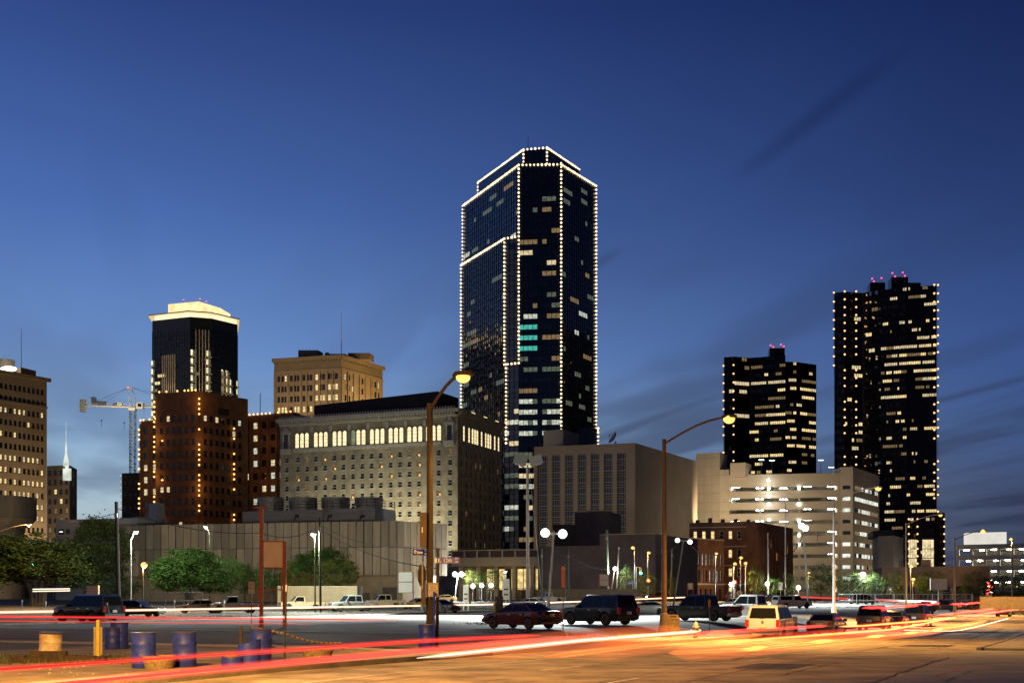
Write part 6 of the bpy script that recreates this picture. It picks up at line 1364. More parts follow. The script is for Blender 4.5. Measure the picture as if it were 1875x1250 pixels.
# neon tower sign at right
b = G(1811, 1100); t = thing('neon_sign', 'tall red and blue neon sign among the dark trees at right', 'neon sign', tuple(b)); Y = b.y; zt = W(0, 1050, Y).z
MB().tube([(0, 0, 0), (0, 0, zt)], .12, 6).build('pole', black, t); nr1 = emis('neon_red', (1, .08, .05), 5); nb1 = emis('neon_blue', (.3, .45, 1), 5)
for i in range(14):
    x_ = random.uniform(-.7, .5); z_ = zt-.3-.27*i; MB().tube([(x_, -.15, z_), (x_+random.uniform(.2, .5), -.15, z_+random.uniform(-.2, .2))], .05, 5).build('neon_tube', nr1 if i % 4 else emis('neon_white', (1, .7, .5), 4), t)
MB().tube([(-1, -.15, zt-4.2), (1, -.15, zt-4.2)], .12, 5).build('neon_tube', nb1, t)
for s, z0, z1 in ((-1, 0, 0),): MB().box(-1, 1, -.05, .1, zt-4.4, zt).build('board', black, t)
# floods washing the hotel front: fixtures on the plant roof
for k, (px, pw) in enumerate(((575, 7500), (650, 11500), (725, 16500), (800, 11500))):
    u = uofpx(g0, g1, px); p = g0+(g1-g0)*u+nn7*13
    t = thing('hotel_floodlight', ['roof floodlight washing the far left of the hotel front', 'roof floodlight washing the hotel front left of centre', 'roof floodlight washing the hotel front right of centre', 'roof floodlight washing the right end of the hotel front'][k], 'floodlight', (p.x, p.y, 16)); t['group'] = 'floodlights washing the hotel'
    MB().tube([(0, 0, -16), (0, 0, -.3)], .12, 6).build('post', steel, t); MB().box(-.4, .4, -.25, .25, -.3, .3).build('housing', black, t); MB().box(-.36, .36, .25, .27, -.26, .26).build('lens', emis('hotel_flood_lens', (1, .95, .75), 3), t)
    point('flood_light', (0, .5, .2), pw, (1, .93, .66), .4, t, 120, (-nn7.x, -nn7.y, .6))
for k, (px, py, Y, pw, aim, lab) in enumerate(((880, 1000, 370, 0, None, ''),)): pass
# ---- floodlights that wash the buildings, added for their light, no real fixtures
def wash(b, p, n, dist, z, power, up_=.6, color=(1, .75, .46), cone=130):
    q = Vector((p[0], p[1]))+n*dist; l = b.rel(q) if hasattr(b, 'rel') else q-b.location.xy; o = b.o if hasattr(b, 'rel') else b
    h = MB().box(-.3, .3, -.2, .2, -.25, .25).tube([(0, 0, -min(z-.1, 3)), (0, 0, -.26)], .08, 5).build('floodlight', steel, o, loc=(l.x, l.y, z))  # housing of an added lamp, not part of the building
    point('flood_light', (-n.x*.5, -n.y*.5, .2), power, color, .4, h, cone, (-n.x, -n.y, up_), .8)
AMB = (1, .42, .1)  # amber for added lamps that imitate the glow of the bulbs
wash(tc1, m1+(m0-m1)*.35, nm, 24, 12, 34000, 1.2)
v1 = (q0.xy*0); nt6 = Vector(((f1-f0).y, -(f1-f0).x)).normalized(); nt6b = Vector(((f2-f1).y, -(f2-f1).x)).normalized()
wash(t6, f0+(f1-f0)*.3, nt6, 30, 67, 13000, .5); wash(t6, f0+(f1-f0)*.75, nt6, 30, 67, 13000, .5); wash(t6, f1+(f2-f1)*.5, nt6b, 24, 66, 44000, .6, (1, .68, .3))
nd5 = Vector(((d1-d0).y, -(d1-d0).x)).normalized(); nd5b = Vector(((d2-d1).y, -(d2-d1).x)).normalized()
for z in (22, 38, 54, 68): 
    wash(t5, d1, (nd5+nd5b).normalized(), 4, z, 600, .0, AMB, 170)
for z in (26, 42, 56): 
    wash(t5, RW0+Vector((1, 0)), nd5, 5, z, 350, .0, AMB, 170); wash(t5, RW0+(RW1-RW0)*.6, nd5, 6, z, 160, .0, AMB, 170); wash(t5, d0, nd5, 4, z, 450, .0, AMB, 170)
n8 = Vector(((h1-h0).y, -(h1-h0).x)).normalized()
wash(t8, h0+(h1-h0)*.5, n8, 36, 16, 7500, .4); wash(t8, h1+(h2-h1)*.3, nr8, 26, 4, 4000, .8); wash(t8, h1+(h2-h1)*.75, nr8, 24, 22, 2200, .3)
wash(t9, sx1, n9, 26, 24, 24000, .3); wash(t9, i0+(i1-i0)*.35, n9, 34, 24, 11000, .25); wash(t9, i0+(i1-i0)*.8, n9, 34, 20, 11000, .3); wash(t9, i2+(i3-i2)*.5, nr9, 26, 10, 8000, .5)
wash(tg1, q1.xy*0+Vector(W(1630, 0, 330).xy), Vector((0, -1)), 18, 4, 3500, .5)
wash(tc2, W(113, 0, 558).xy, Vector((.2, -.98)), 26, 22, 14000, .8)
wash(th, n0.xy+(n1.xy-n0.xy)*.15, nA, 20, 3, 2600, .5, (1, .76, .42)); wash(th, n0.xy+(n1.xy-n0.xy)*.85, nA, 22, 3, 5000, .5, (1, .76, .42)); wash(th, n1.xy+(n2.xy-n1.xy)*.5, nB, 16, 3, 9000, .6, (1, .8, .5))
wash(ta, j1, (nj+nja).normalized(), 16, 5, 3000, .5, (1, .55, .22)); wash(ta, j0+(j1-j0)*.4, nj, 14, 6, 5500, .5, (1, .62, .3)); wash(tb2, l0+(l1-l0)*.6, nl, 14, 3, 4500, .5, (1, .6, .28))
wash(tsb, W(1700, 0, 255).xy, Vector((0, -1)), 14, 3, 1500, .4, (1, .5, .15))
wash(fb, W(880, 0, 292).xy, Vector((0, -1)), 10, 3, 2200, .6, (1, .8, .5))
crl = cr.location
for x, z, pw in ((-9, zsl-7, 9000), (1, 78, 9000), (10, zsl-7, 5000)):
    wash(cr, crl.xy+Vector((x, 0)), Vector((0, -1)), 16, z, pw, .4, (1, .85, .62), 150)
lamp('street_lamp', 235, 1410, 330, 640, 'street lamp beside the viewer just outside the left edge', 14000, pm=painted_pole, r=.15) if False else None
b_ = SP(-13, -9.4); t = thing('street_lamp', 'brown steel street lamp of the same row standing outside the picture at left', 'street lamp', (b_.x, b_.y, 0)); MB().tube([(0, 0, 0), (0, 0, 8.6)], [.15, .1], 10).build('pole', painted_pole, t, True); MB().tube([(0, 0, 8.4), (M.x*1.2, M.y*1.2, 9.2), (M.x*3, M.y*3, 9.6)], .06, 6).build('arm', painted_pole, t); MB().sphere((0, 0, 0), .28, 10, 0, .8).build('lens', lens_s, t, True, loc=(M.x*3, M.y*3, 9.55)); MB().lathe([(.05, .2), (.3, .12), (.3, 0)], 10).build('lamp_head', painted_pole, t, True, loc=(M.x*3, M.y*3, 9.6)); point('lamp_light', (M.x*3, M.y*3, 9.1), 36000, SOD, .22, t, 110, (.12, 1.25, -.75), .8)
wash(td, (cx_+6, cy_-12), Vector((.3, -.95)), 22, 4, 9000, .5)
n41 = Vector(((c1_-c0).y, -(c1_-c0).x)).normalized(); n42 = Vector(((c3_-c2_).y, -(c3_-c2_).x)).normalized()
wash(t4, c0+(c1_-c0)*.5, n41, 26, 76, 16000, .9, (1, .8, .5)); wash(t4, c2_+(c3_-c2_)*.4, n42, 24, 76, 14000, .9, (1, .8, .5)); wash(t4, (c1_+c2_)/2, (n41+n42).normalized(), 22, 78, 9000, .9, (1, .8, .5))
# ================================================================== trees
def leafmat(name, c, c2): return mat(name, c, .8, col2=c2, var=.3, scale=.55, spec=.08)
lf_g = leafmat('leaf_green', (.03, .068, .012), (.055, .105, .022)); lf_d = leafmat('leaf_dark', (.03, .055, .016), (.06, .09, .028)); lf_y = leafmat('leaf_yellow', (.07, .1, .02), (.14, .14, .035))
CROWN = {}
def crown_mesh(kind, n=5200, seed=1):
    """unit crown: x,y in [-.5,.5], z in [0,1]; leaves in clumps through the volume, gaps between"""
    key = (kind, seed)
    if key in CROWN: return CROWN[key]
    rs = np.random.RandomState(seed); cl = []
    while len(cl) < (210 if kind != 'open' else 110):
        p = rs.uniform(-1, 1, 3); r = np.linalg.norm(p)
        if r > 1 or r < .5: continue
        if kind == 'umbrella':
            z = abs(p[2])*.9 if rs.rand() < .85 else rs.uniform(-.15, .2); q = np.array([p[0]*.5, p[1]*.5, .12+z*.95])
            lim = .18+.25*(math.hypot(p[0], p[1]))**3; 
            if q[2] < .25 and math.hypot(p[0], p[1]) < .45: continue
        elif kind == 'tall': q = np.array([p[0]*.5*(1-.3*p[2]), p[1]*.5*(1-.3*p[2]), .5+p[2]*.5])
        else: q = np.array([p[0]*.5, p[1]*.5, .5+p[2]*.5])
        q += rs.normal(0, .02, 3); cl.append(q)
    cl = np.array(cl); w_ = rs.uniform(.3, 1.5, len(cl)); w_ /= w_.sum()
    idx = rs.choice(len(cl), n, p=w_); sg = rs.uniform(.025, .062, len(cl))
    c = cl[idx]+rs.normal(0, 1, (n, 3))*sg[idx][:, None]*np.array([1, 1, .9])
    a = rs.normal(0, 1, (n, 3)); a /= np.linalg.norm(a, axis=1)[:, None]; b = np.cross(a, rs.normal(0, 1, (n, 3))); b /= np.linalg.norm(b, axis=1)[:, None]
    L_ = rs.uniform(.011, .025, n)[:, None]; Wd = L_*.55
    v = np.stack([c-a*L_, c+b*Wd, c+a*L_, c-b*Wd], 1).reshape(-1, 3)
    me = bpy.data.meshes.new('crown'); me.vertices.add(4*n); me.vertices.foreach_set('co', v.ravel()); me.loops.add(4*n); me.loops.foreach_set('vertex_index', np.arange(4*n)); me.polygons.add(n); me.polygons.foreach_set('loop_start', np.arange(0, 4*n, 4)); me.polygons.foreach_set('loop_total', np.full(n, 4)); me.materials.append(lf_g); me.update(calc_edges=True)
    CROWN[key] = (me, cl); return CROWN[key]
def tree(px, py_base, x0, x1, ytop, ybot, label, kind='round', leaf=None, seed=1, name='tree', n=5200, Y=None, group=None, trunks=1):
    if Y: b = W(px, 0, Y); b.z = gz(b.x, Y)
    else: b = G(px, py_base)
    Yv_ = b.y; wd = (x1-x0)/F*Yv_; zt = CH+(HY-ytop)/F*Yv_-b.z; zb = max(.6, CH+(HY-ybot)/F*Yv_-b.z); xo = ((x0+x1)/2-CX)/F*Yv_-b.x
    t = thing(name, label, 'tree', tuple(b), 0, group); me, cl = crown_mesh(kind, n, seed)
    o = put('crown', me, t, (xo, 0, zb), random.uniform(0, 6), leaf or lf_g); o.scale = (wd, wd*.95, zt-zb)
    rz = o.rotation_euler.z; ca, sa = math.cos(rz), math.sin(rz); rs = random.Random(seed+int(px)); mb = MB(); r0 = max(.12, wd*.022)
    for k in range(trunks):
        f = Vector(((k-(trunks-1)/2)*r0*3, 0, zb+(zt-zb)*.12)); mb.tube([((k-(trunks-1)/2)*r0*1.2, 0, -.1), (f.x*.5, .05, f.z*.5), tuple(f)], [r0*1.3, r0, r0*.85], 8)
        for _ in range(9 if trunks == 1 else 6):
            q = cl[rs.randrange(len(cl))]; e = Vector((xo+(q[0]*ca-q[1]*sa)*wd, (q[0]*sa+q[1]*ca)*wd*.95, zb+q[2]*(zt-zb)*.92)); m_ = f.lerp(e, .45)+Vector((0, 0, (zt-zb)*.04))
            mb.tube([tuple(f-Vector((0, 0, f.z*.25*rs.random()))), tuple(m_), tuple(e)], [r0*.6, r0*.33, r0*.08], 5)
    mb.build('trunk', bark, t, True); return t
tree(70, 1108, -60, 166, 974, 1072, 'huge dark spreading oak at the left edge with many leaning stems', 'umbrella', lf_d, 1, 'oak_tree', 30000, trunks=4)
tree(180, 1104, 122, 242, 946, 1066, 'tall dark tree behind the leaning utility pole', 'tall', lf_d, 2, n=12000)
tree(205, 1106, 150, 262, 1050, 1100, 'low dark bush mass behind the black SUV', 'round', lf_d, 3, 'bush', 5000)
tree(346, 1112, 272, 420, 1003, 1078, 'bright green umbrella shaped oak lit from above', 'umbrella', lf_g, 4, 'oak_tree', 30000, trunks=3)
tree(418, 1107, 385, 446, 1018, 1078, 'smaller green tree touching the right side of the umbrella oak', 'round', lf_g, 5, n=5000)
tree(448, 1104, 415, 476, 1030, 1086, 'green tree directly left of the red posted sign', 'round', lf_g, 6, n=5000)
tree(498, 1106, 470, 532, 1012, 1086, 'dark green tree seen between the red sign posts', 'round', lf_g, 7, n=5000)
tree(545, 1103, 512, 580, 1026, 1082, 'brownish tree tinged orange right of the red posted sign', 'round', lf_y, 8, n=4500)
tree(590, 1100, 534, 650, 1002, 1050, 'broad green oak against the concrete hall behind the lit lot light', 'umbrella', lf_g, 9, 'oak_tree', 16000, Y=205)
tree(615, 1109, 572, 660, 1019, 1076, 'small yellow green tree with forked trunk before the cream trailer', 'open', lf_y, 10, n=5500)
tree(892, 1098, 872, 920, 1038, 1082, 'small tree before the lit shopfront under the footbridge', 'open', lf_g, 11, n=2600)
tree(866, 1098, 848, 882, 1040, 1075, 'orange tinted small tree at the footbridge entrance', 'open', lf_y, 12, n=2200)
tree(1143, 1098, 1128, 1164, 1036, 1090, 'dark tree against the plum shed beside the white floodlight', 'round', lf_d, 13, n=2600)
tree(1178, 1098, 1162, 1204, 1044, 1090, 'dark tree behind the red traffic light', 'round', lf_d, 14, n=2600)
tree(1222, 1098, 1205, 1245, 1052, 1092, 'dim tree at the corner of the brick factory', 'round', lf_d, 15, n=2200)
tree(1384, 1097, 1366, 1402, 1036, 1086, 'slim street tree at the corner of the brick warehouse', 'tall', lf_d, 16, n=3000)
tree(1414, 1098, 1401, 1428, 1054, 1090, 'small bright green tree lit by a ground lamp', 'open', lf_g, 17, n=2400)
tree(1440, 1098, 1424, 1462, 1048, 1090, 'dim small tree right of the bright green one', 'open', lf_d, 18, n=2600)
tree(1503, 1097, 1474, 1534, 1032, 1088, 'dark round street tree in front of the parking garage corner', 'round', lf_d, 19, n=4200)
tree(1556, 1097, 1528, 1592, 1046, 1092, 'dark street tree behind the dark minivan', 'round', lf_d, 20, n=4200)
tree(1602, 1097, 1580, 1626, 1048, 1092, 'dark street tree right of the floodlight over the trees', 'round', lf_d, 21, n=3400)
tree(1640, 1098, 1614, 1662, 1048, 1092, 'yellow green street tree before the brown shops', 'round', lf_y, 22, n=3600)
tree(1702, 1098, 1676, 1732, 1042, 1092, 'dim street tree behind the blank billboard', 'round', lf_g, 23, n=3600)
tree(1786, 1098, 1758, 1812, 1046, 1094, 'dull green tree left of the neon sign', 'round', lf_g, 24, n=3800)
tree(1832, 1099, 1812, 1858, 1052, 1096, 'dark tree right of the neon sign', 'round', lf_d, 25, n=3400)
tree(1876, 1099, 1850, 1905, 1046, 1096, 'dark tree cut off by the right edge', 'round', lf_d, 26, n=3400)
# ground lamps that light the trees and walls
for px, py, h, pw, col, label in ((1339, 1096, 1073, 700, WHT, 'small white lamp glowing under the street trees'), (1405, 1097, 1072, 900, (1, 1, .8), 'low lamp lighting the bright green tree'), (1462, 1096, 1079, 900, (1, .7, .6), 'low pink white lamp by the pale wall'), (866, 1097, 1076, 120, WHT, 'globe lamp under the footbridge, left of three'), (882, 1097, 1075, 120, WHT, 'globe lamp under the footbridge, middle of three'), (899, 1097, 1075, 120, WHT, 'globe lamp under the footbridge, right of three')):
    b = G(px, py); z = CH+(HY-h)/F*b.y-b.z; t = thing('globe_lamp', label, 'lamp', tuple(b)); MB().tube([(0, 0, 0), (0, 0, z)], .08, 6).build('post', steel, t); MB().sphere((0, 0, 0), .42, 10).build('globe', emis('globe_white', (1, .97, .85), 10), t, True, loc=(0, 0, z+.4)); point('lamp_light', (0, -.8, z+.4), pw, col, .3, t)

# ================================================================== cars
PAINT = {}
def paint(c, r=.25, met=.0):
    k = (c, r); 
    if k not in PAINT: PAINT[k] = mat('car_paint_%d' % len(PAINT), c, r, metal=met, var=.04, scale=2, coat=.35, spec=.4)
    return PAINT[k]
tyre_m = mat('tyre_rubber', (.015, .015, .016), .8, var=.2); rim_m = mat('wheel_alloy', (.62, .62, .6), .35, metal=.25, var=.1); chrome = mat('chrome_trim', (.6, .6, .6), .15, metal=1, var=0)
cglass = mat('car_glass', (.008, .009, .01), .06, var=0, spec=.3); tl_m = mat('tail_lamp_red', (.35, .012, .01), .2, var=.1, coat=.5); hl_m = mat('head_lamp', (.5, .5, .48), .12, var=.1, metal=.3, coat=.8); plate_m = mat('licence_plate', (.55, .53, .5), .5, var=.1); plast = mat('bumper_plastic', (.03, .03, .032), .6, var=.1); bedm = mat('bed_liner', (.025, .025, .025), .8, var=.1)
tl_on = emis('tail_lamp_lit', (1, .05, .03), 3); hl_on = emis('head_lamp_lit', (1, .96, .85), 12)
# kind: length, width, height, wheelbase front/rear overhang, wheel radius; hood top profile; cabin (rear bottom, rear top, front top, front bottom), belt z, roof z
KIND = {
 'sedan': dict(L=4.75, W=1.8, H=1.46, wr=.33, fo=.9, ro=1.0, top=[(-2.37, .8), (-2.3, .98), (-1.55, 1.02), (.75, .96), (1.9, .82), (2.3, .68), (2.37, .5)], cab=(-1.75, -.98, .25, 1.12), belt=.93, side=[(-.97, -.1), (-.02, .55)]),
 'coupe': dict(L=4.6, W=1.76, H=1.36, wr=.33, fo=.95, ro=.95, top=[(-2.3, .75), (-2.2, .95), (-1.5, .96), (.7, .92), (1.85, .78), (2.22, .64), (2.3, .48)], cab=(-1.7, -.78, .1, 1.1), belt=.9, side=[(-.85, .5)]),
 'suv': dict(L=5.15, W=2.0, H=1.92, wr=.4, fo=.95, ro=1.15, top=[(-2.57, .8), (-2.54, 1.12), (-1.5, 1.16), (1.0, 1.15), (2.1, 1.08), (2.45, .98), (2.57, .6)], cab=(-2.5, -2.28, .42, 1.15), belt=1.1, side=[(-2.25, -1.25), (-1.15, -.3), (-.2, .6)]),
 'minivan': dict(L=5.0, W=1.95, H=1.78, wr=.35, fo=.95, ro=1.0, top=[(-2.5, .7), (-2.47, 1.02), (-1.5, 1.04), (1.0, 1.0), (1.9, .9), (2.4, .74), (2.5, .5)], cab=(-2.44, -2.2, .5, 1.65), belt=.98, side=[(-2.1, -1.2), (-1.1, -.2), (-.1, .75)]),
 'pickup': dict(L=5.6, W=1.98, H=1.82, wr=.39, fo=.95, ro=1.2, top=[(-2.8, .78), (-2.79, .8), (-.36, .8), (-.34, 1.12), (1.25, 1.12), (2.3, 1.04), (2.7, .95), (2.8, .55)], cab=(-.32, -.2, .72, 1.3), belt=1.08, side=[(-.12, .85)], bed=(-2.79, -.42)),
 'crewcab': dict(L=5.75, W=2.0, H=1.93, wr=.41, fo=.98, ro=1.25, top=[(-2.87, .82), (-2.86, .84), (-1.02, .84), (-1.0, 1.16), (1.3, 1.16), (2.4, 1.08), (2.78, .98), (2.87, .58)], cab=(-.98, -.86, .72, 1.32), belt=1.12, side=[(-.8, -.12), (-.02, .88)], bed=(-2.86, -1.06)),
 'jeep': dict(L=4.3, W=1.8, H=1.8, wr=.4, fo=.7, ro=.7, top=[(-2.15, .8), (-2.13, 1.08), (.55, 1.1), (1.9, 1.05), (2.1, .98), (2.15, .6)], cab=(-2.08, -2.0, .42, .62), belt=1.06, side=[(-1.95, -1.0), (-.85, -.2), (-.1, .4)]),
}
CM = {}
def carmeshes(kind):
    if kind in CM: return CM[kind]
    K = KIND[kind]; L_, Wd, wr = K['L'], K['W']/2, K['wr']; xf = L_/2-K['fo']; xr = -L_/2+K['ro']; ra = wr*1.16; tp = K['top']
    def zt(x):
        for (a, za), (b, zb) in zip(tp, tp[1:]):
            if x <= b+1e-9: return za+(zb-za)*max(0, min(1, (x-a)/(b-a)))
        return tp[-1][1]
    xs = sorted(set([round(-L_/2+L_*i/46, 4) for i in range(47)]+[p[0] for p in tp]))
    mb = MB(); n = 0; xs = [x for x in xs if -L_/2-1e-6 <= x <= L_/2+1e-6]
    for x in xs:
        zb = .26+.1*max(0, abs(x)/(L_/2)-.85)/.15
        for xc in (xf, xr):
            if abs(x-xc) < ra: zb = max(zb, min(wr+math.sqrt(ra*ra-(x-xc)**2), zt(x)-.08))
        z1 = zt(x); e = abs(x)/(L_/2); w_ = Wd*(1-.13*max(0, (e-.72)/.28)**2.0); zm = min(max(.62, zb+.02), z1-.04)
        for y, z in ((-w_*.93, zb), (-w_, zm), (-w_*.985, z1-.05), (-w_*.93, z1), (0, z1+.025*(0 if K.get('bed') and x < K['bed'][1]+.1 else 1)), (w_*.93, z1), (w_*.985, z1-.05), (w_, zm), (w_*.93, zb)): mb.v.append((x, y, z))
        n += 1
    for i in range(n-1):
        for j in range(8): a = i*9+j; mb.f.append((a, a+9, a+10, a+1)); mb.m.append(0)
    mb.f += [tuple(range(9)), tuple(reversed(range((n-1)*9, n*9)))]; mb.m += [0, 0]
    mb.box(xr+ra*.9, xf-ra*.9, -Wd*.9, Wd*.9, .22, .3, 0); mb.box(-L_/2+.15, L_/2-.15, -Wd*.62, Wd*.62, .28, .6)
    body = mb.mesh('body', tyre_m, True)
    c0_, c1_, c2_, c3_ = K['cab']; zb_, zr = K['belt'], K['H']; yb, yt = Wd*.93, Wd*.76
    v = [Vector(p) for p in ((c0_, -yb, zb_), (c3_, -yb, zb_), (c3_, yb, zb_), (c0_, yb, zb_), (c1_, -yt, zr-.06), (c2_, -yt, zr-.06), (c2_, yt, zr-.06), (c1_, yt, zr-.06))]
    ri = [Vector((c1_+.12, -yt+.14, zr)), Vector((c2_-.14, -yt+.14, zr)), Vector((c2_-.14, yt-.14, zr)), Vector((c1_+.12, yt-.14, zr))]
    cabm = MB().add(v+ri, ((0, 1, 5, 4), (1, 2, 6, 5), (2, 3, 7, 6), (3, 0, 4, 7), (4, 5, 9, 8), (5, 6, 10, 9), (6, 7, 11, 10), (7, 4, 8, 11), (8, 9, 10, 11))).mesh('cabin', tyre_m, True)
    def pane(a, b, c, d, u0, u1, v0, v1, off=.012):
        P_ = lambda s, t: (a.lerp(b, s)).lerp(d.lerp(c, s), t)
        q = [P_(u0, v0), P_(u1, v0), P_(u1, v1), P_(u0, v1)]; nn = (q[1]-q[0]).cross(q[3]-q[0]).normalized()
        vs = [p+nn*off for p in q]+[p-nn*.01 for p in q]
        return MB().add(vs, ((0, 1, 2, 3), (0, 4, 5, 1), (1, 5, 6, 2), (2, 6, 7, 3), (3, 7, 4, 0)))
    panes = [('windshield', pane(v[1], v[2], v[6], v[5], .05, .95, .06, .93)), ('rear_window', pane(v[3], v[0], v[4], v[7], .08, .92, .12, .88))]
    for (xa, xb) in K['side']:
        for s in (0, 1):
            a, b, c, d = (v[0], v[1], v[5], v[4]) if s == 0 else (v[2], v[3], v[7], v[6])
            mbp = MB(); z0_, z1_ = zb_+.05, zr-.14
            def pt(x, z):
                t = (z-zb_)/(zr-.06-zb_); y = yb+(yt-yb)*t; lo = c0_+(c1_-c0_)*t+.1; hi = c3_+(c2_-c3_)*t-.1
                return Vector((min(max(x, lo), hi), (-y-.012 if s == 0 else y+.012), z))
            end = xb == K['side'][-1][1]; st = xa == K['side'][0][0]
            q = [pt(c0_ if st and kind in ('sedan', 'coupe') else xa, z0_), pt(9 if end else xb, z0_), pt(9 if end else xb, z1_), pt(xa, z1_)]
            w2 = [p+Vector((0, .02 if s == 0 else -.02, 0)) for p in q]
            mbp.add(q+w2, ((0, 1, 2, 3), (0, 4, 5, 1), (1, 5, 6, 2), (2, 6, 7, 3), (3, 7, 4, 0)) if s == 0 else ((3, 2, 1, 0), (1, 5, 4, 0), (2, 6, 5, 1), (3, 7, 6, 2), (0, 4, 7, 3)))
            panes.append(('side_window', mbp))
    panes = [(nm, m.mesh(nm, cglass)) for nm, m in panes]
    ty = MB().lathe([(wr*.62, -.11), (wr*.93, -.11), (wr, -.07), (wr, .07), (wr*.93, .11), (wr*.62, .11)], 24).mesh('wheel', tyre_m, True)
    rm = MB().lathe([(wr*.64, .0), (wr*.64, .1), (wr*.56, .112), (wr*.52, .07), (wr*.1, .07), (wr*.09, .1), (.01, .1)], 24)
    for k in range(6): rm.box(wr*.08, wr*.55, -.035, .035, .075, .1, 0, Matrix.Rotation(2*math.pi*k/6, 4, 'Z'))
    rim = rm.mesh('rim', rim_m)
    X2 = L_/2; big = kind in ('suv', 'pickup', 'crewcab', 'jeep', 'minivan'); truck = 'bed' in K
    zh = .72 if not big else .9; hw = .3
    P = dict(headlight=MB().box(-.16, .05, -hw/2, hw/2, -.1, .1).mesh('headlight', hl_m), grille=MB().box(-.05, .035, -Wd*.5, Wd*.5, -.14, .12).mesh('grille', plast),
             taillight=MB().box(-.03, .1, -.1, .1, -.2 if big else -.1, .2 if big else .1).mesh('taillight', tl_m), plate=MB().box(-.012, .012, -.19, .19, -.09, .09).mesh('licence_plate', plate_m),
             bumper=MB().box(-.1, .12, -Wd*.88, Wd*.88, -.11, .11).mesh('bumper', plast), mirror=MB().box(-.07, .07, -.12, .12, -.09, .1).mesh('mirror', plast), handle=MB().box(-.1, .1, -.015, .015, -.02, .02).mesh('door_handle', chrome))
    bed = None
    if truck:
        x0, x1 = K['bed']; h1 = K['belt']-.03
        bed = [('bed_side', MB().box(x0, x1, -Wd*.965, -Wd*.965+.09, .8, h1).mesh('bed_side', tyre_m)), ('bed_side', MB().box(x0, x1, Wd*.965-.09, Wd*.965, .8, h1).mesh('bed_side', tyre_m)), ('tailgate', MB().box(x0-.005, x0+.08, -Wd*.965+.1, Wd*.965-.1, .62, h1-.01).mesh('tailgate', tyre_m)), ('bed_floor', MB().box(x0+.09, x1, -Wd*.965+.095, Wd*.965-.095, K['top'][1][1]+.03, K['top'][1][1]+.06).mesh('bed_floor', bedm))]
    CM[kind] = dict(K=K, body=body, cab=cabm, panes=panes, ty=ty, rim=rim, P=P, bed=bed, xf=xf, xr=xr, zt=zt); return CM[kind]
def car(px, py, yaw, kind, col, label, cat=None, name=None, rough=.22, cap=False, lit=None, tl=None, rack=False, two=None, group=None, trim=None, dz=0):
    m = carmeshes(kind); K = m['K']; b = G(px, py); pm = paint(col, rough); t = thing(name or {'sedan': 'sedan', 'coupe': 'coupe', 'suv': 'suv', 'minivan': 'minivan', 'pickup': 'pickup_truck', 'crewcab': 'pickup_truck', 'jeep': 'off_road_car'}[kind], label, cat or {'sedan': 'car', 'coupe': 'car', 'suv': 'SUV', 'minivan': 'van', 'pickup': 'pickup truck', 'crewcab': 'pickup truck', 'jeep': 'car'}[kind], (b.x, b.y, b.z+.012+dz), R(yaw), group)
    dep = K['W']/2*.8; t.location.x += b.x/b.y*dep; t.location.y += dep; t.location.z = gz(t.location.x, t.location.y)+.012+dz
    Wd = K['W']/2; X2 = K['L']/2; wr = K['wr']
    put('body', m['body'], t, mat=pm); put('cabin', m['cab'], t, mat=pm)
    for nm, me in m['panes']: put(nm, me, t)
    for x in (m['xf'], m['xr']):
        for s in (-1, 1):
            w_ = put('wheel', m['ty'], t, (x, s*(Wd-.13), wr)); w_.rotation_euler = (R(-90*s), 0, 0); put('rim', m['rim'], w_)
    P = m['P']; big = K['H'] > 1.6; zh = .9 if big else .68; truck = m['bed'] is not None
    for s in (-1, 1):
        put('headlight', P['headlight'], t, (X2-.07, s*Wd*.7, zh), mat=hl_on if lit else None); put('taillight', P['taillight'], t, (-X2+.0, s*Wd*(.86 if big else .74), .92 if big else .84), mat=tl)
        put('mirror', P['mirror'], t, (K['cab'][3]-.3, s*(Wd+.1), K['belt']+.06))
        for k, (xa, xb) in enumerate(K['side'][-2:]): put('door_handle', P['handle'], t, (xa+.12, s*(Wd+.005), K['belt']-.14))
    put('grille', P['grille'], t, (X2-.02, 0, zh-.03)); put('licence_plate', P['plate'], t, (-X2-.03, 0, .78 if not truck else .6)); put('bumper', P['bumper'], t, (X2-.05, 0, .46), mat=trim); put('bumper', P['bumper'], t, (-X2+.04, 0, .5), mat=trim or (chrome if truck else None))
    if truck:
        for nm, me in m['bed']: put(nm, me, t, mat=pm if nm != 'bed_floor' else None)
    if cap:
        x0, x1 = K['bed']; z0, z1 = K['belt']-.02, K['H']-.06; yb, yt = Wd*.94, Wd*.78
        MB().add([(x0+.02, -yb, z0), (x1+.05, -yb, z0), (x1+.05, yb, z0), (x0+.02, yb, z0), (x0+.2, -yt, z1), (x1+.05, -yt, z1), (x1+.05, yt, z1), (x0+.2, yt, z1)], ((0, 1, 5, 4), (1, 2, 6, 5), (2, 3, 7, 6), (3, 0, 4, 7), (4, 5, 6, 7))).build('bed_cap', pm, t)
        for s in (-1, 1):
            y0 = s*(yb-.02+.03); y1 = s*(yt+.035)
            MB().quad((x0+.35, y0, z0+.1), (x1-.15, y0, z0+.1), (x1-.15, y1, z1-.12), (x0+.4, y1, z1-.12)).build('cap_window', cglass, t)
        MB().quad((x0+.03-.02, -yb*.8, z0+.1), (x0-.0+.03-.02, yb*.8, z0+.1), (x0+.14, yt*.8, z1-.15), (x0+.14, -yt*.8, z1-.15)).build('cap_window', cglass, t)
    if rack:
        for x in (.0, -.6): MB().tube([(x, -.6, K['H']), (x, -.6, K['H']+.2), (x, .6, K['H']+.2), (x, .6, K['H'])], .03, 5).build('roof_bar', black, t)
        MB().box(-.7, .2, -.5, .5, K['H']+.21, K['H']+.36).build('roof_load', plast, t)
    return t
D_ = YD; N_ = YM+180
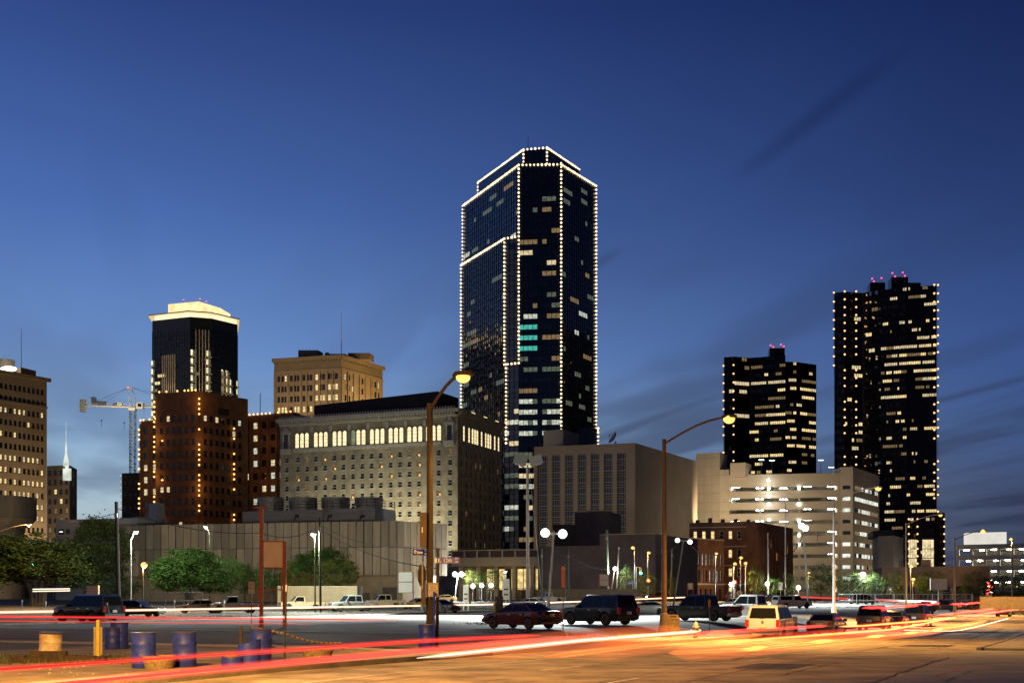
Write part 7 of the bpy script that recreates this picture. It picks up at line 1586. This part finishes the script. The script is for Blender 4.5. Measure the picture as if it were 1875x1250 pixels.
whitep = (.62, .6, .55); silv = (.4, .4, .39); blk = (.012, .012, .013); navyc = (.015, .02, .05)
car(162, 1139, N_-6, 'suv', (.01, .01, .013), 'black SUV waiting on the cross street at far left, tail to the right')
car(250, 1129, YM+14, 'sedan', (.014, .016, .026), 'dark blue black sedan parked right of the leaning utility pole')
car(364, 1122, 200, 'sedan', (.36, .3, .22), 'tan sedan with dark nose parked under the umbrella oak')
car(430, 1122, 204, 'pickup', (.5, .48, .44), 'white pickup with black hood parked left of the red posted sign')
car(552, 1117, 203, 'pickup', (.5, .4, .26), 'cream pickup parked between the red sign and the green pole')
car(645, 1119, 212, 'crewcab', (.2, .22, .22), 'dark silver crew cab pickup parked right of the pale hydrant')
car(614, 1107, 8, 'pickup', (.48, .45, .4), 'white pickup facing right before the cream trailer')
car(702, 1113, 203, 'crewcab', (.55, .45, .28), 'cream pickup with a loaded roof rack before the cream trailer', rack=True)
car(766, 1114, 210, 'sedan', (.45, .26, .06), 'yellowish car nose behind the corner pole')
car(806, 1122, -46, 'sedan', (.2, .22, .23), 'grey sedan facing the camera right of the corner pole')
car(812, 1103, 190, 'sedan', (.6, .5, .3), 'pale car with a roof light behind the grey sedan')
car(436, 1099, 195, 'minivan', (.3, .28, .24), 'grey van in the shade behind the white pickup at left')
car(503, 1100, 185, 'sedan', (.03, .03, .03), 'black car in the shade between the red sign posts')
car(545, 1100, 20, 'jeep', (.16, .17, .15), 'grey boxy off road car behind the cream pickup')
car(955, 1151, 134, 'sedan', (.06, .012, .015), 'black sedan with red reflections painted in, seen from behind at the lit lot entrance')  # black car; red reflection of the trails put into its paint
car(1097, 1144, 132, 'suv', (.013, .013, .014), 'big black SUV under the brightest floodlights')
car(971, 1113, 165, 'sedan', (.42, .46, .43), 'pale silver sedan behind the red tinted black sedan')
car(1006, 1103, 198, 'pickup', (.45, .43, .37), 'old white pickup facing left beyond the pale silver sedan')
car(1183, 1125, 178, 'coupe', (.58, .62, .57), 'white coupe in profile left of the brown street lamp')
car(1283, 1137, 140, 'crewcab', (.022, .024, .024), 'black crew cab pickup with chrome steps below two white floodlights', trim=chrome)
car(1376, 1131, 143, 'crewcab', (.6, .62, .6), 'white extended pickup with a round red door badge')
car(1345, 1114, 150, 'sedan', (.6, .6, .55), 'white car gleaming between the black and white pickups')
car(1450, 1113, 22, 'pickup', (.6, .58, .54), 'white pickup with a matching bed cap in the far lot', cap=True)
car(1415, 1169, D_, 'suv', (.4, .46, .58), 'white SUV seen from behind, nearest of the kerbside row', rough=.3)
car(1514, 1164, D_-1, 'sedan', (.33, .3, .28), 'silver sedan seen from behind in the kerbside row')
car(1601, 1154, D_, 'suv', (.05, .045, .042), 'dark SUV with roof rails third in the kerbside row')
car(1640, 1150, D_-1, 'sedan', (.09, .06, .05), 'dark brown sedan fourth in the kerbside row')
car(1681, 1146, D_-1, 'suv', (.05, .035, .03), 'dark maroon SUV last of the near kerbside row')
car(1578, 1106, 22, 'minivan', (.02, .02, .02), 'dark minivan alone in the far lot before the trees')
car(1690, 1120, 150, 'sedan', (.03, .024, .026), 'black sedan parked across the lot below the blank billboard')
car(1727, 1119, 150, 'suv', (.07, .02, .018), 'dark red SUV beside the blank billboard post', tl=tl_on)
car(1773, 1117, 28, 'crewcab', (.022, .022, .025), 'black pickup parked right of the brown lamp pole')
car(1838, 1128, D_-2, 'sedan', (.07, .03, .025), 'dark red sedan on the street near the right edge', tl=tl_on)
car(1866, 1125, D_-3, 'suv', (.2, .14, .1), 'brown SUV on the street at the right edge', tl=tl_on)
car(1176, 1098.5, 200, 'sedan', (.25, .2, .12), 'tan sedan waiting at the red traffic light', lit=True)
car(1201, 1098.5, 205, 'suv', (.04, .035, .03), 'dark SUV behind the brown street lamp at the traffic light', lit=True)
car(1352, 1095.6, -60, 'suv', (.03, .025, .02), 'dark vehicle with lit headlamps below the brick warehouse', lit=True)
car(1415, 1100, 10, 'sedan', (.02, .02, .022), 'dark car in the shade behind the white extended pickup')
# round door badge on the white extended pickup
for o in bpy.data.objects:
    if o.get('label', '').startswith('white extended'):
        bd = MB().lathe([(.16, 0), (.16, .008)], 18).build('door_badge', mat('badge_red', (.3, .02, .025), .5, var=.1), o, loc=(.35, 1.005, .82)); bd.rotation_euler = (R(-90), 0, 0); bd.scale = (1.3, 1, 1)
    if o.get('label', '').startswith('white SUV seen'):
        for s in (-1, 1): MB().tube([(-1.9, s*.66, 1.93), (-1.8, s*.66, 2.0), (.1, s*.66, 2.0), (.2, s*.66, 1.9)], .025, 5).build('roof_rail', black, o)
        MB().box(-2.62, -2.58, -.06, .06, .98, 1.04).build('tailgate_latch', plast, o); MB().tube([(-2.52, -.05, 1.18), (-2.46, .35, 1.2)], .012, 4).build('rear_wiper', plast, o)

# ================================================================== light trails left along the streets by lamps of passing cars
TG = 'light trails of passing cars'
def trail_mat(name, c, s): return emis(name, c, s, sample=False)
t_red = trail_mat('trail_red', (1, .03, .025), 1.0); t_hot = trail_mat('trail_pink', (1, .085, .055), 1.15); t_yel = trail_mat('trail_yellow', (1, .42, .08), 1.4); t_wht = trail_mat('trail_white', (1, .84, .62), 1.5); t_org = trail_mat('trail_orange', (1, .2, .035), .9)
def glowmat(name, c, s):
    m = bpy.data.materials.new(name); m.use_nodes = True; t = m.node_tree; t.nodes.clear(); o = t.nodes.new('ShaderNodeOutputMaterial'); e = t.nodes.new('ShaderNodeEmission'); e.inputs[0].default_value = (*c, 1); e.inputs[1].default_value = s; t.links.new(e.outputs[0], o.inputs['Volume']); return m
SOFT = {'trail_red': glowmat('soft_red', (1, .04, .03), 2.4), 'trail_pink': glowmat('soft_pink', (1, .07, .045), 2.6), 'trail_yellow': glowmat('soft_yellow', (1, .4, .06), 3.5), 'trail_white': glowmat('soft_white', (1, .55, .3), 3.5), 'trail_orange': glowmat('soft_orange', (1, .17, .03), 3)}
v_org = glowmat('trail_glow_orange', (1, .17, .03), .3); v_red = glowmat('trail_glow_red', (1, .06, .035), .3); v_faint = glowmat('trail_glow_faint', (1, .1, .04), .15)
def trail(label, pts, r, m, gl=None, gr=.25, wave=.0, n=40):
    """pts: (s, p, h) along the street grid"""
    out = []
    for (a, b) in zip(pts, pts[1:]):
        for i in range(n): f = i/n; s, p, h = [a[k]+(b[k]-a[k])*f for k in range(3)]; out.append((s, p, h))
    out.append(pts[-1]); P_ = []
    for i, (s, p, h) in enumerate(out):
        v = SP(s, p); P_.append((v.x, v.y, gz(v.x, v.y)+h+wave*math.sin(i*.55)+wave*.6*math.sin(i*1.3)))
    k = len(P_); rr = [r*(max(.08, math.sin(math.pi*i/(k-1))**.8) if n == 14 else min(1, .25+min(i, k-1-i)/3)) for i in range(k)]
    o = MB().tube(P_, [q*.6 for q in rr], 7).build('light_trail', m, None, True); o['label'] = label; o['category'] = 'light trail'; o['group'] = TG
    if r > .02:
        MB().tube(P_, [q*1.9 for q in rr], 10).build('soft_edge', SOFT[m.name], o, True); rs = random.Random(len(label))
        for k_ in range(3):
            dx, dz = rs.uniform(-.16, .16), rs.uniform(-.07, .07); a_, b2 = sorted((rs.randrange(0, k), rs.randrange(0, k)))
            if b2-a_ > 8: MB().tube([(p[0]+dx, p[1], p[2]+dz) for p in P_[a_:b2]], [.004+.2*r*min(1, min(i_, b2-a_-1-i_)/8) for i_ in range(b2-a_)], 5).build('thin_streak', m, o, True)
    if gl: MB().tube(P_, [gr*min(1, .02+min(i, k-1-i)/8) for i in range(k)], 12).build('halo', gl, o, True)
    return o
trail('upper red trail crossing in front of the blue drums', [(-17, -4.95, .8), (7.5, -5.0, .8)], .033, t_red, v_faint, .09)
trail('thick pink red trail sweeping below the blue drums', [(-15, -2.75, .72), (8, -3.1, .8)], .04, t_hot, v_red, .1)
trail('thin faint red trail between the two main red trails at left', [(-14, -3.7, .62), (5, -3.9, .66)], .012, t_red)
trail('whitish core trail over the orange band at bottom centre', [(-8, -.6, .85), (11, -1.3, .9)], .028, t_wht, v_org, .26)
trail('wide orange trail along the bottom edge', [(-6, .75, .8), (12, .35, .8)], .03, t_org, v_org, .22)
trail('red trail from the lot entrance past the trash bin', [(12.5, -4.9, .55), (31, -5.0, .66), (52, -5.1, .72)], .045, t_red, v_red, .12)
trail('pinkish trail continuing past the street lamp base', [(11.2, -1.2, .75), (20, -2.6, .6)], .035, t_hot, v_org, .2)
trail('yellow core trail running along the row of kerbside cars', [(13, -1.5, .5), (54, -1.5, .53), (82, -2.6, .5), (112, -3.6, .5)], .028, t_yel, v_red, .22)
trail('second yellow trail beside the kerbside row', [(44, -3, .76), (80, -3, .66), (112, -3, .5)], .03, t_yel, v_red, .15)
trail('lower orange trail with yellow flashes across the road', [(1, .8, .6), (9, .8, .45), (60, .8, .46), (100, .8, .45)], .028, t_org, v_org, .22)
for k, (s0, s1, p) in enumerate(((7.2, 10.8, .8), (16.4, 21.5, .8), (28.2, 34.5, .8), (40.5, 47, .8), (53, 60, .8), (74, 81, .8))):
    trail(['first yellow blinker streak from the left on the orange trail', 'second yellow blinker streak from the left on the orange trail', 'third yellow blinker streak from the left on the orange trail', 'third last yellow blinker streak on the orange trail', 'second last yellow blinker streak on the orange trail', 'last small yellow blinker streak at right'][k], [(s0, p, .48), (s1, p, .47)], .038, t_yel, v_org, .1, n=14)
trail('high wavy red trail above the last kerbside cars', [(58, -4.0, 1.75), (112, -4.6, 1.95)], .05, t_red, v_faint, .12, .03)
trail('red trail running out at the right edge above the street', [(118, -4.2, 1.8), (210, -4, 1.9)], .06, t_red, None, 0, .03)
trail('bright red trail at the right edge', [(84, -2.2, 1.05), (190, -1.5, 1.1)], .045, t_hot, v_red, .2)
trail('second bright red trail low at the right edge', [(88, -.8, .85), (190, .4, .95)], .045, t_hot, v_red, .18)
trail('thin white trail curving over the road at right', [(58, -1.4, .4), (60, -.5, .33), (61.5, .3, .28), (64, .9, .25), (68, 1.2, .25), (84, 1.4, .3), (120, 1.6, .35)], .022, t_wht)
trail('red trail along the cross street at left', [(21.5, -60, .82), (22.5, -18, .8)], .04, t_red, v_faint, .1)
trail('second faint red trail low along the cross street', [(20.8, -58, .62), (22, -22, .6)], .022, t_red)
trail('white trail along the cross street behind the corner pole', [(23.5, -26, .86), (25, -15.5, .86)], .03, t_wht, None, 0)  # glowing tube added to draw a band of lit asphalt
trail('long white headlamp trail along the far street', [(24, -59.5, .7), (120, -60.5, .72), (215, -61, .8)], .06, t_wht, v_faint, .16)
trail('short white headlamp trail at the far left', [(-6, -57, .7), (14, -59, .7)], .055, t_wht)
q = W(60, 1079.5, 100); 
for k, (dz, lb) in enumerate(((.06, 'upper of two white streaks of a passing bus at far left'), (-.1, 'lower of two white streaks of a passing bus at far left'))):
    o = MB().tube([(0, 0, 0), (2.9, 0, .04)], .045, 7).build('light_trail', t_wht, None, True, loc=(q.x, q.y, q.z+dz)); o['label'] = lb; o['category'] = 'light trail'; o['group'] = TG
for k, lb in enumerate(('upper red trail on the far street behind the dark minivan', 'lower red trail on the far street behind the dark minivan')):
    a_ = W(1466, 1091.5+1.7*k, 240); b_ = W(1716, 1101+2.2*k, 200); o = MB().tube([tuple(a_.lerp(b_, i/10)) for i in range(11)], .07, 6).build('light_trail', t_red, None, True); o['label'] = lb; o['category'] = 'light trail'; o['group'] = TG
